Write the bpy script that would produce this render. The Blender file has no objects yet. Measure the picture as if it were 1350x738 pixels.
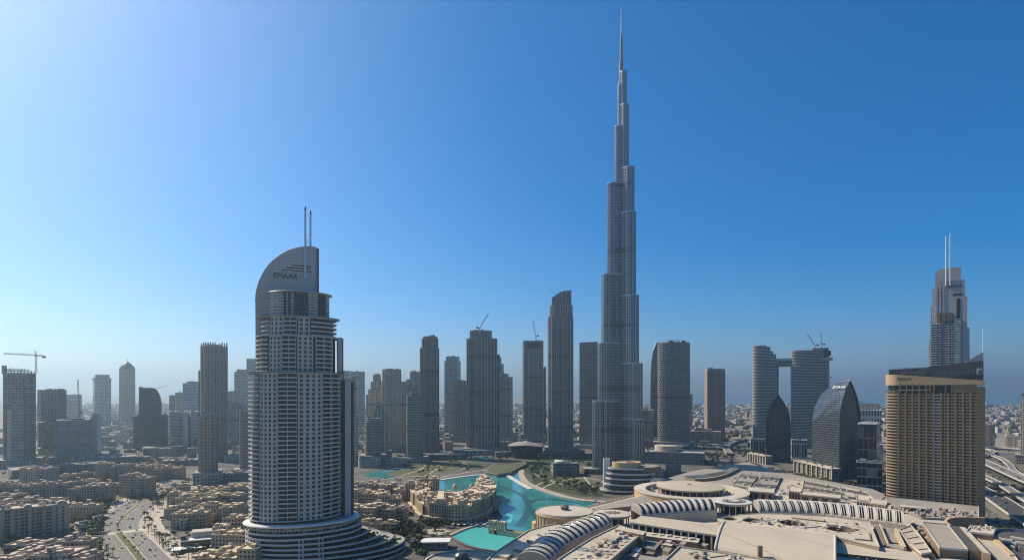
import bpy, math, random
from mathutils import Vector, Matrix
R = math.radians
PI = math.pi
C = bpy.context.scene.collection
SC = bpy.context.scene

# ------------------------------------------------------------------ camera, sky, sun, exposure
F, H, Y0, CX = 760.0, 141.0, 518.0, 675.0        # focal length and horizon in photo pixels, eye height in metres
cam_d = bpy.data.cameras.new('camera'); cam = bpy.data.objects.new('camera', cam_d); C.objects.link(cam)
cam.location = (0, 0, H); cam.rotation_euler = (R(90), 0, 0)
cam_d.sensor_width = 36; cam_d.lens = 36 * F / 1350; cam_d.shift_y = (Y0 - 369) / 1350
cam_d.clip_start = 1; cam_d.clip_end = 200000
SC.camera = cam

SUN_AZ, SUN_EL = R(-60), R(43)                    # azimuth from +Y, negative = left
w = bpy.data.worlds.new('World'); SC.world = w; w.use_nodes = True
wn = w.node_tree; bg = wn.nodes['Background']
sky = wn.nodes.new('ShaderNodeTexSky'); sky.sky_type = 'NISHITA'; sky.sun_disc = False
sky.sun_elevation = SUN_EL; sky.sun_rotation = SUN_AZ
sky.air_density = 0.8; sky.dust_density = 0.9; sky.ozone_density = 6.0; sky.altitude = 0
hs_ = wn.nodes.new("ShaderNodeHueSaturation"); hs_.inputs["Saturation"].default_value = 1.42; hs_.inputs["Hue"].default_value = 0.497
wn.links.new(sky.outputs[0], hs_.inputs["Color"]); wn.links.new(hs_.outputs[0], bg.inputs[0]); bg.inputs[1].default_value = 0.075
sd = bpy.data.lights.new('sun', 'SUN'); sd.energy = 3.35; sd.angle = R(0.53); sd.color = (1.0, 0.87, 0.68)
sun = bpy.data.objects.new('sun', sd); C.objects.link(sun)
sdir = Vector((math.sin(SUN_AZ) * math.cos(SUN_EL), math.cos(SUN_AZ) * math.cos(SUN_EL), math.sin(SUN_EL)))
sun.rotation_euler = sdir.to_track_quat('Z', 'Y').to_euler(); sun.location = (-300, 200, 900)
SC.view_settings.view_transform = 'Standard'; SC.view_settings.look = 'None'
SC.view_settings.exposure = 0.90; SC.view_settings.gamma = 1; SC.view_settings.use_curve_mapping = False
SC.render.engine = 'CYCLES'
try:
    SC.cycles.use_denoising = True; SC.cycles.denoising_prefilter = 'NONE'; SC.cycles.filter_width = 1.1
    SC.cycles.max_bounces = 5; SC.cycles.diffuse_bounces = 2; SC.cycles.glossy_bounces = 2
    SC.cycles.volume_bounces = 0; SC.cycles.caustics_reflective = False; SC.cycles.caustics_refractive = False
except Exception: pass

# ------------------------------------------------------------------ helpers
def P(px, py, z=0.0):                             # a point of the plane at height z seen at photo pixel (px, py)
    D = (H - z) * F / (py - Y0); return Vector(((px - CX) * D / F, D, z))
def XD(px, D): return (px - CX) * D / F
def ZD(py, D): return H - (py - Y0) * D / F
ORD = ['first','second','third','fourth','fifth','sixth','seventh','eighth','ninth','tenth','eleventh','twelfth','thirteenth',
       'fourteenth','fifteenth','sixteenth','seventeenth','eighteenth','nineteenth','twentieth','twenty-first','twenty-second',
       'twenty-third','twenty-fourth','twenty-fifth','twenty-sixth','twenty-seventh','twenty-eighth','twenty-ninth','thirtieth']

def tag(o, label=None, cat=None, group=None, kind=None):
    if label: o['label'] = label
    if cat: o['category'] = cat
    if group: o['group'] = group
    if kind: o['kind'] = kind
    return o
def thing(name, label, cat, loc=(0,0,0), rotz=0.0, group=None):
    o = bpy.data.objects.new(name, None); C.objects.link(o)
    o.empty_display_size = 1; o.location = loc; o.rotation_euler = (0, 0, rotz)
    return tag(o, label, cat, group)

class MB:
    """collects faces with a material and uv in metres; build() links ONE mesh object"""
    def __init__(s): s.v = []; s.f = []; s.m = []; s.uv = []; s.mats = []; s.sm = []
    def mi(s, m):
        if m not in s.mats: s.mats.append(m)
        return s.mats.index(m)
    def face(s, pts, m, uv=None, smooth=False):
        n = len(s.v); s.v += [tuple(p) for p in pts]; s.f.append(tuple(range(n, n + len(pts))))
        s.m.append(s.mi(m)); s.sm.append(smooth)
        if uv is None:
            a = Vector(pts[0]); e = [Vector(p) for p in pts]
            nrm = (e[1] - e[0]).cross(e[2] - e[0])
            if abs(nrm.z) > .7 * max(nrm.length, 1e-9): uv = [(p.x, p.y) for p in e]
            else:
                t = Vector((0,0,1)).cross(nrm)
                t = t.normalized() if t.length > 1e-9 else Vector((1,0,0))
                uv = [(p.dot(t), p.z) for p in e]
        s.uv.append(uv)
    def prism(s, poly, z0, z1, m, mtop=None, u0=0.0, bottom=False, taper=None, zs=None, smooth=False):
        """poly counter-clockwise [(x,y)]; taper = second polygon at the top"""
        top = taper or poly; n = len(poly); u = u0
        zt = zs or [z1] * n
        for i in range(n):
            a, b = poly[i], poly[(i+1) % n]; c, d = top[(i+1) % n], top[i]
            L = math.hypot(b[0]-a[0], b[1]-a[1])
            s.face([(a[0],a[1],z0),(b[0],b[1],z0),(c[0],c[1],zt[(i+1)%n]),(d[0],d[1],zt[i])], m,
                   [(u,z0),(u+L,z0),(u+L,zt[(i+1)%n]),(u,zt[i])], smooth); u += L
        s.face([(p[0],p[1],zt[i]) for i, p in enumerate(top)], mtop or m)
        if bottom: s.face([(p[0],p[1],z0) for p in reversed(poly)], mtop or m)
    def box(s, x0, x1, y0, y1, z0, z1, m, mtop=None, bottom=True):
        s.prism([(x0,y0),(x1,y0),(x1,y1),(x0,y1)], z0, z1, m, mtop, bottom=bottom)
    def obox(s, c, ux, hw, hd, z0, z1, m, mtop=None):        # oriented box: centre, unit x axis, half sizes
        uy = Vector((-ux[1], ux[0])); ux = Vector(ux[:2]); c = Vector(c[:2])
        s.prism([tuple(c - ux*hw - uy*hd), tuple(c + ux*hw - uy*hd), tuple(c + ux*hw + uy*hd), tuple(c - ux*hw + uy*hd)], z0, z1, m, mtop, bottom=True)
    def tube(s, p0, p1, r0, r1, m, n=8, caps=True):
        p0, p1 = Vector(p0), Vector(p1); d = (p1-p0).normalized()
        a = d.orthogonal().normalized(); b = d.cross(a)
        c0 = [p0 + (a*math.cos(2*PI*i/n) + b*math.sin(2*PI*i/n))*r0 for i in range(n)]
        c1 = [p1 + (a*math.cos(2*PI*i/n) + b*math.sin(2*PI*i/n))*r1 for i in range(n)]
        for i in range(n):
            j = (i+1) % n; s.face([c0[i], c0[j], c1[j], c1[i]], m, smooth=n > 6)
        if caps:
            s.face(list(reversed(c0)), m); s.face(c1, m)
    def lathe(s, c, prof, m, n=32, a0=0, a1=2*PI, sx=1, sy=1, rot=0):   # prof [(r,z)] bottom to top
        cx, cy = c[0], c[1]; cr, sr = math.cos(rot), math.sin(rot)
        def pt(r, z, a):
            x, y = r*sx*math.cos(a), r*sy*math.sin(a)
            return (cx + x*cr - y*sr, cy + x*sr + y*cr, z)
        for k in range(len(prof)-1):
            (r0,z0),(r1,z1) = prof[k], prof[k+1]
            for i in range(n):
                a, b = a0+(a1-a0)*i/n, a0+(a1-a0)*(i+1)/n
                rr = max(r0, r1)
                if r1 < 1e-6: s.face([pt(r0,z0,a), pt(r0,z0,b), pt(0,z1,a)], m, [(a*rr,z0),(b*rr,z0),(a*rr,z1)], True)
                elif r0 < 1e-6: s.face([pt(0,z0,a), pt(r1,z1,b), pt(r1,z1,a)], m, [(a*rr,z0),(b*rr,z1),(a*rr,z1)], True)
                else: s.face([pt(r0,z0,a), pt(r0,z0,b), pt(r1,z1,b), pt(r1,z1,a)], m, [(a*rr,z0),(b*rr,z0),(b*rr,z1),(a*rr,z1)], True)
    def mesh(s, name):
        me = bpy.data.meshes.new(name); me.from_pydata(s.v, [], s.f)
        for m in s.mats: me.materials.append(m)
        me.polygons.foreach_set('material_index', s.m)
        me.polygons.foreach_set('use_smooth', s.sm)
        ul = me.uv_layers.new(name='UVMap'); flat = [x for f in s.uv for t in f for x in t]
        ul.data.foreach_set('uv', flat); me.update(); return me
    def build(s, name, parent=None, loc=None, rotz=None):
        o = bpy.data.objects.new(name, s.mesh(name)); C.objects.link(o)
        if parent: o.parent = parent
        if loc is not None: o.location = loc
        if rotz is not None: o.rotation_euler = (0,0,rotz)
        return o
def weld(o, ang=40):
    """merge doubles so smooth shading works, sharp by angle"""
    import bmesh
    bm = bmesh.new(); bm.from_mesh(o.data); bmesh.ops.remove_doubles(bm, verts=bm.verts, dist=.01)
    for e in bm.edges:
        if len(e.link_faces) == 2 and e.calc_face_angle(0) > R(ang): e.smooth = False
    bm.to_mesh(o.data); bm.free(); return o
def copy_tree(o, parent=None):
    c = o.copy(); C.objects.link(c)
    if parent: c.parent = parent
    for ch in o.children: copy_tree(ch, c)
    return c

# ------------------------------------------------------------------ materials
def srgb(r, g, b): return tuple(((x/255)/12.92 if x/255 <= .04045 else ((x/255+.055)/1.055)**2.4) for x in (r,g,b))
class NT:
    def __init__(s, name):
        s.m = bpy.data.materials.new(name); s.m.use_nodes = True; s.t = s.m.node_tree; s.b = s.t.nodes['Principled BSDF']
    def n(s, typ, **kw):
        x = s.t.nodes.new(typ)
        for k, v in kw.items(): setattr(x, k, v)
        return x
    def l(s, a, b): s.t.links.new(a, b)
    def val(s, sock, v):
        if hasattr(v, 'is_linked') or isinstance(v, bpy.types.NodeSocket): s.l(v, sock)
        else: sock.default_value = v
    def math(s, op, a, b=0.0, c=None):
        x = s.n('ShaderNodeMath', operation=op); s.val(x.inputs[0], a); s.val(x.inputs[1], b)
        if c is not None: s.val(x.inputs[2], c)
        return x.outputs[0]
    def mix(s, f, a, b):
        x = s.n('ShaderNodeMix', data_type='RGBA'); s.val(x.inputs[0], f)
        s.val(x.inputs[6], a if not isinstance(a, tuple) else (*a[:3], 1)); s.val(x.inputs[7], b if not isinstance(b, tuple) else (*b[:3], 1))
        return x.outputs[2]
    def noise(s, scale, detail=4, vec=None, rough=.6):
        x = s.n('ShaderNodeTexNoise'); x.inputs['Scale'].default_value = scale; x.inputs['Detail'].default_value = detail; x.inputs['Roughness'].default_value = rough
        if vec is None: vec = s.n('ShaderNodeNewGeometry').outputs['Position']
        s.l(vec, x.inputs['Vector']); return x.outputs[0]
    def ramp(s, f, stops):
        x = s.n('ShaderNodeValToRGB'); s.l(f, x.inputs[0]); e = x.color_ramp.elements
        while len(e) > 1: e.remove(e[0])
        e[0].position = stops[0][0]; e[0].color = (*stops[0][1], 1)
        for p, c in stops[1:]:
            y = e.new(p); y.color = (*c, 1)
        return x.outputs[0]
    def bump(s, h, dist, strength=.5):
        x = s.n('ShaderNodeBump'); s.l(h, x.inputs['Height']); x.inputs['Distance'].default_value = dist; x.inputs['Strength'].default_value = strength
        s.l(x.outputs[0], s.b.inputs['Normal'])
def scale_c(c, k): return tuple(min(1, x*k) for x in c)
MATS = {}
def plain(name, col, rough=.8, metal=0.0, var=.18, ns=.15, fine=1.2, bump=0.0, objvar=0.0, spec=.4):
    if name in MATS: return MATS[name]
    t = NT(name); a = t.noise(ns, 5); b = t.noise(fine, 3)
    f = t.math('ADD', t.math('MULTIPLY', a, .6), t.math('MULTIPLY', b, .4))
    f = t.math('MULTIPLY_ADD', t.math('SUBTRACT', f, .5), 2.2, .5)
    col_s = t.mix(f, scale_c(col, 1-var), scale_c(col, 1+var))
    if objvar:
        oi = t.n('ShaderNodeObjectInfo'); hs = t.n('ShaderNodeHueSaturation')
        t.l(t.math('MULTIPLY_ADD', oi.outputs['Random'], objvar*2, 1-objvar), hs.inputs['Value']); t.l(col_s, hs.inputs['Color']); col_s = hs.outputs[0]
    t.l(col_s, t.b.inputs['Base Color']); t.b.inputs['Roughness'].default_value = rough; t.b.inputs['Metallic'].default_value = metal
    t.b.inputs['Specular IOR Level'].default_value = spec
    if bump: t.bump(b, bump)
    MATS[name] = t.m; return t.m
def facade(name, wall, glass, fh=3.6, bw=3.0, ww=.6, wh=.6, spandrel=None, vary=.5, grough=.12, pier=None, mech=None, stagger=False, blind=.12, objvar=0, wrough=.75, gmetal=0.0):
    """window grid in uv metres: wall piers, spandrels, glass panes that differ; pier=(period, width) wider solid piers;
    mech=[(z0,z1)] dark louvred plant floors; stagger shifts every other floor"""
    if name in MATS: return MATS[name]
    if name.split('_')[0] not in ('tan','silver','sail','white','old'): wall = scale_c(wall, 1.2); glass = scale_c(glass, .72)
    t = NT(name); uv = t.n('ShaderNodeUVMap'); sp = t.n('ShaderNodeSeparateXYZ'); t.l(uv.outputs[0], sp.inputs[0])
    u, v = sp.outputs[0], sp.outputs[1]
    vv = t.math('DIVIDE', v, fh); iv = t.math('FLOOR', vv); fv = t.math('FRACT', vv)
    uu = t.math('DIVIDE', u, bw)
    if stagger: uu = t.math('ADD', uu, t.math('MULTIPLY', t.math('FLOORED_MODULO', iv, 2.0), .5))
    iu = t.math('FLOOR', uu); fu = t.math('FRACT', uu)
    mu = t.math('LESS_THAN', t.math('ABSOLUTE', t.math('SUBTRACT', fu, .5)), ww/2)
    mv = t.math('LESS_THAN', t.math('ABSOLUTE', t.math('SUBTRACT', fv, .55)), wh/2)
    if pier:
        fp = t.math('FRACT', t.math('DIVIDE', u, pier[0]))
        mu = t.math('MULTIPLY', mu, t.math('GREATER_THAN', fp, pier[1]/pier[0]))
    mw = t.math('MULTIPLY', mu, mv)
    cb = t.n('ShaderNodeCombineXYZ'); t.l(iu, cb.inputs[0]); t.l(iv, cb.inputs[1])
    wn_ = t.n('ShaderNodeTexWhiteNoise', noise_dimensions='2D'); t.l(cb.outputs[0], wn_.inputs['Vector']); r = wn_.outputs['Value']
    g0, g1 = scale_c(glass, 1-vary), scale_c(glass, 1+vary)
    gc = t.mix(r, g0, g1)
    gc = t.mix(t.math('MULTIPLY', t.math('GREATER_THAN', r, 1-blind), .55), gc, scale_c(wall, .8))
    n1 = t.noise(.06, 5); n2 = t.noise(.9, 3)
    wf = t.math('MULTIPLY_ADD', t.math('ADD', n1, n2), 1.0, -.5)
    wc = t.mix(wf, scale_c(wall, .78), scale_c(wall, 1.2))
    if spandrel: wc = t.mix(mu, wc, t.mix(wf, scale_c(spandrel, .8), scale_c(spandrel, 1.2)))
    if mech:
        mm = None
        for z0, z1 in mech:
            k = t.math('LESS_THAN', t.math('ABSOLUTE', t.math('SUBTRACT', v, (z0+z1)/2)), (z1-z0)/2)
            mm = k if mm is None else t.math('MAXIMUM', mm, k)
        wc = t.mix(mm, wc, scale_c(wall, .3)); mw = t.math('MULTIPLY', mw, t.math('SUBTRACT', 1.0, mm))
    col = t.mix(mw, wc, gc)
    if objvar:
        oi = t.n('ShaderNodeObjectInfo'); hs = t.n('ShaderNodeHueSaturation')
        t.l(t.math('MULTIPLY_ADD', oi.outputs['Random'], objvar*2, 1-objvar), hs.inputs['Value']); t.l(col, hs.inputs['Color']); col = hs.outputs[0]
    t.l(col, t.b.inputs['Base Color'])
    t.l(t.math('MULTIPLY_ADD', mw, grough-wrough, wrough), t.b.inputs['Roughness'])
    if gmetal: t.l(t.math('MULTIPLY', mw, gmetal), t.b.inputs['Metallic'])
    t.bump(t.math('SUBTRACT', 1.0, mw), .35, .6)
    MATS[name] = t.m; return t.m
# ------------------------------------------------------------------ shared materials
ASPH = plain('asphalt', (.075,.073,.07), .9, var=.25, ns=.05)
CONC = plain('concrete', (.30,.285,.26), .85, var=.2)
DCONC = plain('dark_concrete', (.13,.125,.12), .85, var=.25)
WHITEP = plain('white_paint', (.72,.70,.66), .5, var=.06)
STEEL = plain('pale_steel', (.52,.53,.55), .35, metal=.5, var=.08)
DSTEEL = plain('dark_steel', (.07,.075,.085), .4, metal=.4, var=.15)
PAVE = plain('paving_stone', (.40,.34,.27), .85, var=.2, ns=.03, fine=.5)
SAND = plain('sandstone', (.50,.395,.265), .85, var=.16, objvar=.10)
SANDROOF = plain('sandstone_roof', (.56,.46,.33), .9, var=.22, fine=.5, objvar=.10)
PINK = plain('pink_render', (.45,.355,.265), .85, var=.16, objvar=.12)
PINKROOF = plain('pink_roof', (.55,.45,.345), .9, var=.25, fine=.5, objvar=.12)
WINDARK = plain('window_glass_dark', (.014,.014,.014), .18, var=.3, spec=.35)
TRUNK = plain('bark', (.13,.09,.06), .9)
DARKHOLE = plain('recess_shade_black', (.03,.028,.026), .9)  # near-black: shade inside openings put into the colour, also dark lettering

# ------------------------------------------------------------------ setting: ground, sea, haze
def sheet(name, pts, m, z, kind='structure'):
    mb = MB(); mb.face([(p[0], p[1], z) for p in pts], m); o = mb.build(name); o['kind'] = kind; return o
def ground_mat():
    t = NT('desert_ground'); 
    big = t.noise(.0016, 6); mid = t.noise(.012, 6); fin = t.noise(.11, 5)
    base = t.ramp(mid, [(.32,(.10,.095,.075)),(.45,(.27,.23,.175)),(.55,(.36,.30,.225)),(.68,(.20,.18,.15))])
    base = t.mix(t.math('MULTIPLY', t.ramp(big, [(.5,(0,0,0)),(.62,(1,1,1))]), .5), base, (.085,.095,.05))
    base = t.mix(t.ramp(fin, [(.45,(0,0,0)),(.7,(1,1,1))]), base, (.13,.115,.09))
    t.l(base, t.b.inputs['Base Color']); t.b.inputs['Roughness'].default_value = .95
    return t.m
GROUND = ground_mat()
g = sheet('ground', [(-60000,-3000),(60000,-3000),(60000,70000),(-60000,70000)], GROUND, 0.0)
def water_mat(name, shallow, deep, ns, rough=.08, bumpd=.05, bs=1.5):
    t = NT(name); n = t.noise(ns, 5)
    t.l(t.mix(t.ramp(n, [(.38,(0,0,0)),(.64,(1,1,1))]), shallow, deep), t.b.inputs['Base Color'])
    t.b.inputs['Roughness'].default_value = rough; t.b.inputs['Specular IOR Level'].default_value = .35
    t.bump(t.noise(bs, 3), bumpd, .25); return t.m
SEA = water_mat('sea_water', (.045,.13,.20), (.05,.15,.22), .002, .25)
sheet('sea', [(XD(880,7300),7300),(XD(1000,7000),7000),(40000,6600),(40000,69000),(XD(700,26000),69000),(XD(700,26000),26000),(XD(800,12000),12000)], SEA, .6)

def haze(density=1.0e-4):
    x0, x1, y0, y1, z0, z1 = -22000, 22000, -600, 30000, -1.5, 862
    mb = MB(); m = bpy.data.materials.new('hazy_air'); m.use_nodes = True; nt = m.node_tree
    nt.nodes.remove(nt.nodes['Principled BSDF']); pv = nt.nodes.new('ShaderNodeVolumePrincipled')
    pv.inputs['Density'].default_value = density; pv.inputs['Color'].default_value = (.66,.88,1.0,1); pv.inputs['Anisotropy'].default_value = .6
    nt.links.new(pv.outputs[0], nt.nodes['Material Output'].inputs['Volume'])
    mb.box(x0, x1, y0, y1, z0, z1, m)
    o = weld(mb.build('haze')); o['kind'] = 'stuff'; o['label'] = 'pale dusty haze over the whole city'; return o
haze()

# ------------------------------------------------------------------ towers
def unit(shape, n=24):
    if shape == 'box': return [(-.5,-.5),(.5,-.5),(.5,.5),(-.5,.5)]
    if shape == 'chamfer': c = .12; return [(-.5+c,-.5),(.5-c,-.5),(.5,-.5+c),(.5,.5-c),(.5-c,.5),(-.5+c,.5),(-.5,.5-c),(-.5,-.5+c)]
    if shape == 'notch': a = .2; b = .08; return [(-.5+b,-.5+b),(-a,-.5+b),(-a,-.5),(a,-.5),(a,-.5+b),(.5-b,-.5+b),(.5-b,-a),(.5,-a),(.5,a),(.5-b,a),(.5-b,.5-b),(a,.5-b),(a,.5),(-a,.5),(-a,.5-b),(-.5+b,.5-b),(-.5+b,a),(-.5,a),(-.5,-a),(-.5+b,-a)]
    if shape == 'round': return [(.5*math.cos(-PI+2*PI*i/n), .5*math.sin(-PI+2*PI*i/n)) for i in range(n)]
    if shape == 'super':
        r = []
        for i in range(n):
            a = -PI + 2*PI*i/n; c, s = math.cos(a), math.sin(a); r.append((.5*abs(c)**.5*(1 if c>=0 else -1), .5*abs(s)**.5*(1 if s>=0 else -1)))
        return r
    if shape == 'bow': return [(.5*math.sin(R(-90+15*i)), -.2-.3*math.cos(R(-90+15*i))) for i in range(13)] + [(.5,.5),(-.5,.5)]
def sc(poly, w, d, ox=0, oy=0, k=1.0): return [(ox + x*w*k, oy + y*d*k) for x, y in poly]
def grow(poly, g):                                # push a polygon out from its centre by about g metres
    cx = sum(p[0] for p in poly)/len(poly); cy = sum(p[1] for p in poly)/len(poly); r = []
    for x, y in poly:
        dx, dy = x-cx, y-cy; r.append((x + (g if dx > 0 else -g) * min(1, abs(dx)/ (abs(dy)*.5+1e-6)), y + (g if dy > 0 else -g) * min(1, abs(dy)/(abs(dx)*.5+1e-6))))
    return r
def ribs(mb, poly, z0, z1, m, step, wd=.9, dp=.7):
    n = len(poly)
    for i in range(n):
        a, b = Vector(poly[i]), Vector(poly[(i+1)%n]); L = (b-a).length
        if L < step*.6: continue
        t = (b-a)/L; k = max(1, round(L/step))
        for j in range(k+1):
            c = a + t*L*j/k
            nrm = Vector((t.y,-t.x)); c = c + nrm*(dp*.5-.05)
            mb.obox(c, (t.x,t.y), wd/2, dp/2+.05, z0, z1+.013*j, m)
def clutter(mb, poly, z, m, seed, n=5, hmax=3.5):
    rng = random.Random(seed); xs = [p[0] for p in poly]; ys = [p[1] for p in poly]
    cx, cy = sum(xs)/len(xs), sum(ys)/len(ys); wx, wy = max(xs)-min(xs), max(ys)-min(ys)
    for k in range(n):
        x = cx + rng.uniform(-.32,.32)*wx; y = cy + rng.uniform(-.32,.32)*wy; a = rng.uniform(.05,.14)*wx; b = rng.uniform(.06,.16)*wy
        mb.box(x-a, x+a, y-b, y+b, z-.2, z + rng.uniform(1, hmax) + .01*k, m)
def tower(name, label, xl, xr, ytop, D, m, depth=None, shape='box', rot=0, tiers=(), rib=None, bands=None, ybase=None, roof=None, cat='tower', group=None, par=1.2, crown=None, extra=4, z0=0.0):
    """silhouette from photo pixels at distance D; tiers = [(xl, xr, ytop)] stacked above the first; rib = (material, step, width, proud);
    bands = (material, floor step, thickness, proud) real slab edges"""
    xm = (xl+xr)/2; Xc = XD(xm, D); az = math.atan2(Xc, D); r = R(rot)
    t = thing(name, label, cat, (Xc, D, 0), -az + r, group)
    roof = roof or CONC
    def dims(a, b, dp):
        W = (b-a)*D/F*math.cos(az); s_ = abs(math.sin(r)); dp = dp or W*.8
        if W - dp*s_ < W*.35: dp = W*.65/max(s_, .05)
        if shape in ('round','super'): return W, dp
        return (W - dp*s_)/max(math.cos(r), .3), dp
    w0, d0 = dims(xl, xr, depth); U = unit(shape)
    if D < 1850 and z0 == 0 and cat == 'tower' and xr-xl > 14:
        mb = MB(); hp = 9 + (int(xl)*7 % 4)*3.0; pw, pd = w0*.5+6+(int(xl)%3)*2, d0*.5+7; mb.box(-pw, pw, -pd, pd, 0, hp, POD[int(xl)%3], CONC); mb.box(-pw-.5, pw+.5, -pd-.5, pd+.5, hp-1.2, hp+.9, CONC, CONC); mb.build('podium', t)
    levels = [(xl, xr, ytop)] + list(tiers); zb = z0
    for k, (a, b, yt) in enumerate(levels):
        w_, d_ = dims(a, b, None if depth is None else depth * (b-a)/(xr-xl)); zt = ZD(yt, D)
        ox = ((a+b)/2 - xm)*D/F
        poly = sc(U, w_, d_, ox, 0)
        mb = MB(); mb.prism(poly, zb, zt, m if not isinstance(m, list) else m[min(k, len(m)-1)], roof)
        # parapet
        mb.prism(grow(poly, .25), zt-1.0, zt+par*.0+.35, roof, roof)
        if rib: ribs(mb, poly, zb, zt + .6, rib[0], rib[1], rib[2], rib[3])
        if bands:
            z = zb + bands[1]; g_ = grow(poly, bands[3])
            while z < zt - 1: mb.prism(g_, z, z+bands[2], bands[0], bands[0], bottom=True); z += bands[1]
        if k == len(levels)-1 and extra: clutter(mb, poly, zt+.3, DCONC, hash((xl, yt)) % 1000, extra)
        nm = 'shaft' if k == 0 else ('crown' if k == len(levels)-1 and len(levels) > 1 else 'setback')
        mb.build(nm, t); zb = zt
    return t, w0, d0, zb
# ------------------------------------------------------------------ the skyline, tower by tower
GL = (.03,.035,.04)
fa_brown = facade('brown_striped_facade', (.28,.23,.185), GL, 5.2, 4.4, .55, .66, spandrel=(.10,.082,.07), pier=(12.8,2.6), mech=[(84,89)])
fa_brown2 = facade('warm_grey_facade', (.32,.265,.205), GL, 5.2, 4.4, .6, .6, pier=(15,2.4))
fa_grey = facade('grey_grid_facade', (.33,.31,.27), GL, 5.2, 4.4, .62, .64, pier=(18,2.2), mech=[(70,76),(150,156)])
fa_dark = facade('dark_grid_facade', (.215,.195,.17), (.014,.016,.018), 5.2, 4.4, .62, .62, pier=(17.6,2.6), mech=[(92,98),(186,192)])
fa_dark2 = facade('dark_striped_facade', (.22,.20,.178), (.012,.014,.017), 5.0, 3.6, .6, .72, spandrel=(.07,.064,.06), pier=(10.8,2.2), mech=[(60,66),(140,146),(222,229)])
fa_beige = facade('beige_grid_facade', (.45,.38,.28), GL, 5.2, 4.4, .52, .55, pier=(15,3), mech=[(110,115)])
fa_green = facade('green_glass_facade', (.27,.29,.24), (.04,.085,.07), 5.2, 4.4, .82, .7, vary=.45, blind=.05)
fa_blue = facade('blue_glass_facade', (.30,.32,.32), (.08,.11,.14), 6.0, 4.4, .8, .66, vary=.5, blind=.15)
fa_white = facade('white_banded_facade', (.55,.55,.53), (.07,.10,.11), 3.8, 6, .96, .5, vary=.3)
fa_diag = facade('staggered_facade', (.27,.255,.23), (.010,.012,.014), 5.4, 5.2, .62, .66, stagger=True, blind=.04, mech=[(128,133)])
fa_site = facade('unfinished_concrete_facade', (.33,.295,.255), (.04,.04,.042), 4.6, 5.0, .8, .64, vary=.9, grough=.7, blind=.3)
fa_bglass = facade('bluish_clad_facade', (.27,.265,.265), (.07,.09,.13), 4.4, 3.6, .75, .6, vary=.7, blind=.3)

POD = [facade('podium_shopfront', (.36,.33,.28), (.03,.03,.03), 5, 5, .7, .62, vary=.8, blind=.2), fa_dark, fa_grey]
T = tower
# ---- left, behind the old town
t, w_, d_, zt = T('unfinished_tower', 'tall unfinished concrete tower with scaffolded open top floors at left edge', 2, 50, 492, 1105, fa_site, depth=40, shape='notch', rot=-12, bands=(CONC,3.6,.5,.5), extra=0)
mb = MB(); rng = random.Random(3)
for k in range(2):
    z = zt + 3.6*(k+1); mb.box(-w_*.46, w_*(.44-.18*k), -d_*.42, d_*.4, z, z+.45, CONC)
for i in range(9):
    x = -w_*.45 + w_*.88*i/8
    for y in (-d_*.4, d_*.38): mb.box(x-.5, x+.5, y-.5, y+.5, zt, zt+(7.2 if i < 7 else 3.6), CONC)
for i in range(26):
    x = rng.uniform(-.47,.42)*w_; mb.tube((x, -d_*.41, zt+3), (x+rng.uniform(-1,1), -d_*.41, zt + rng.uniform(6,13) * (1 if x < 0 else .8)), .16, .12, DSTEEL, 4)
mb.box(-w_*.49, -w_*.38, -d_*.45, -d_*.2, zt-2, zt+14, CONC)
mb.build('open_floors', t)
mb = MB(); mb.box(-w_*.12, w_*.24, -d_*.53, -d_*.46, 8, 128, fa_blue); mb.box(-w_*.30, -w_*.13, -d_*.525, -d_*.46, 5, 116, fa_beige); mb.build('glazed_bay', t)
t, w_, d_, zt = T('unfinished_block', 'unfinished tower with vertical concrete columns and protruding floor slabs', 50, 87, 514, 1230, fa_site, depth=44, rot=8, bands=(CONC,3.6,.45,.9), rib=(CONC,7,1.2,1.0))
T('clad_block', 'lower bluish clad block beside the unfinished towers', 74, 121, 553, 1170, fa_bglass, depth=45, rot=-6, rib=(CONC,14,1.0,.6), bands=(CONC,3.6,.3,.3))
T('link_block', 'dim middle block joining the unfinished tower and the clad block', 51, 77, 556, 1190, fa_site, depth=30, rot=0, z0=32, cat='building')
T('podium_building', 'pale low podium under the gap between the construction blocks', 50, 78, 590, 1200, fa_beige, depth=30, cat='building')
T('white_slab_tower', 'narrow white slab tower with dark right half beside the clad block', 119, 134, 549, 1220, plain('white_render',(.50,.50,.48),.7), depth=30, rot=-14, extra=2, tiers=[(121,131,545)])
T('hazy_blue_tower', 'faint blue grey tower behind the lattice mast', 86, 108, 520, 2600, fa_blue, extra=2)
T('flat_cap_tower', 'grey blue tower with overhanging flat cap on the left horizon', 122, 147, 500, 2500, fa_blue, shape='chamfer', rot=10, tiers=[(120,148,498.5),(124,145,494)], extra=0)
t, w_, d_, zt = T('domed_tower', 'slim brown tower with pointed dome and finial', 157.5, 178, 487, 2650, fa_brown2, shape='chamfer', extra=0, rib=(fa_brown2,8,1.5,.8))
mb = MB(); hh = ZD(476.5,2650)-zt
mb.lathe((0,0), [(w_*.52,zt),(w_*.50,zt+hh*.22),(w_*.40,zt+hh*.5),(w_*.22,zt+hh*.8),(w_*.06,zt+hh*.97),(0,zt+hh)], plain('dome_slate',(.10,.11,.13),.5), 16); mb.build('dome', t)
mb = MB(); mb.tube((0,0,zt+hh*.95),(0,0,ZD(472.5,2650)),1.2,.3,DSTEEL,6); mb.build('finial', t)
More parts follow.
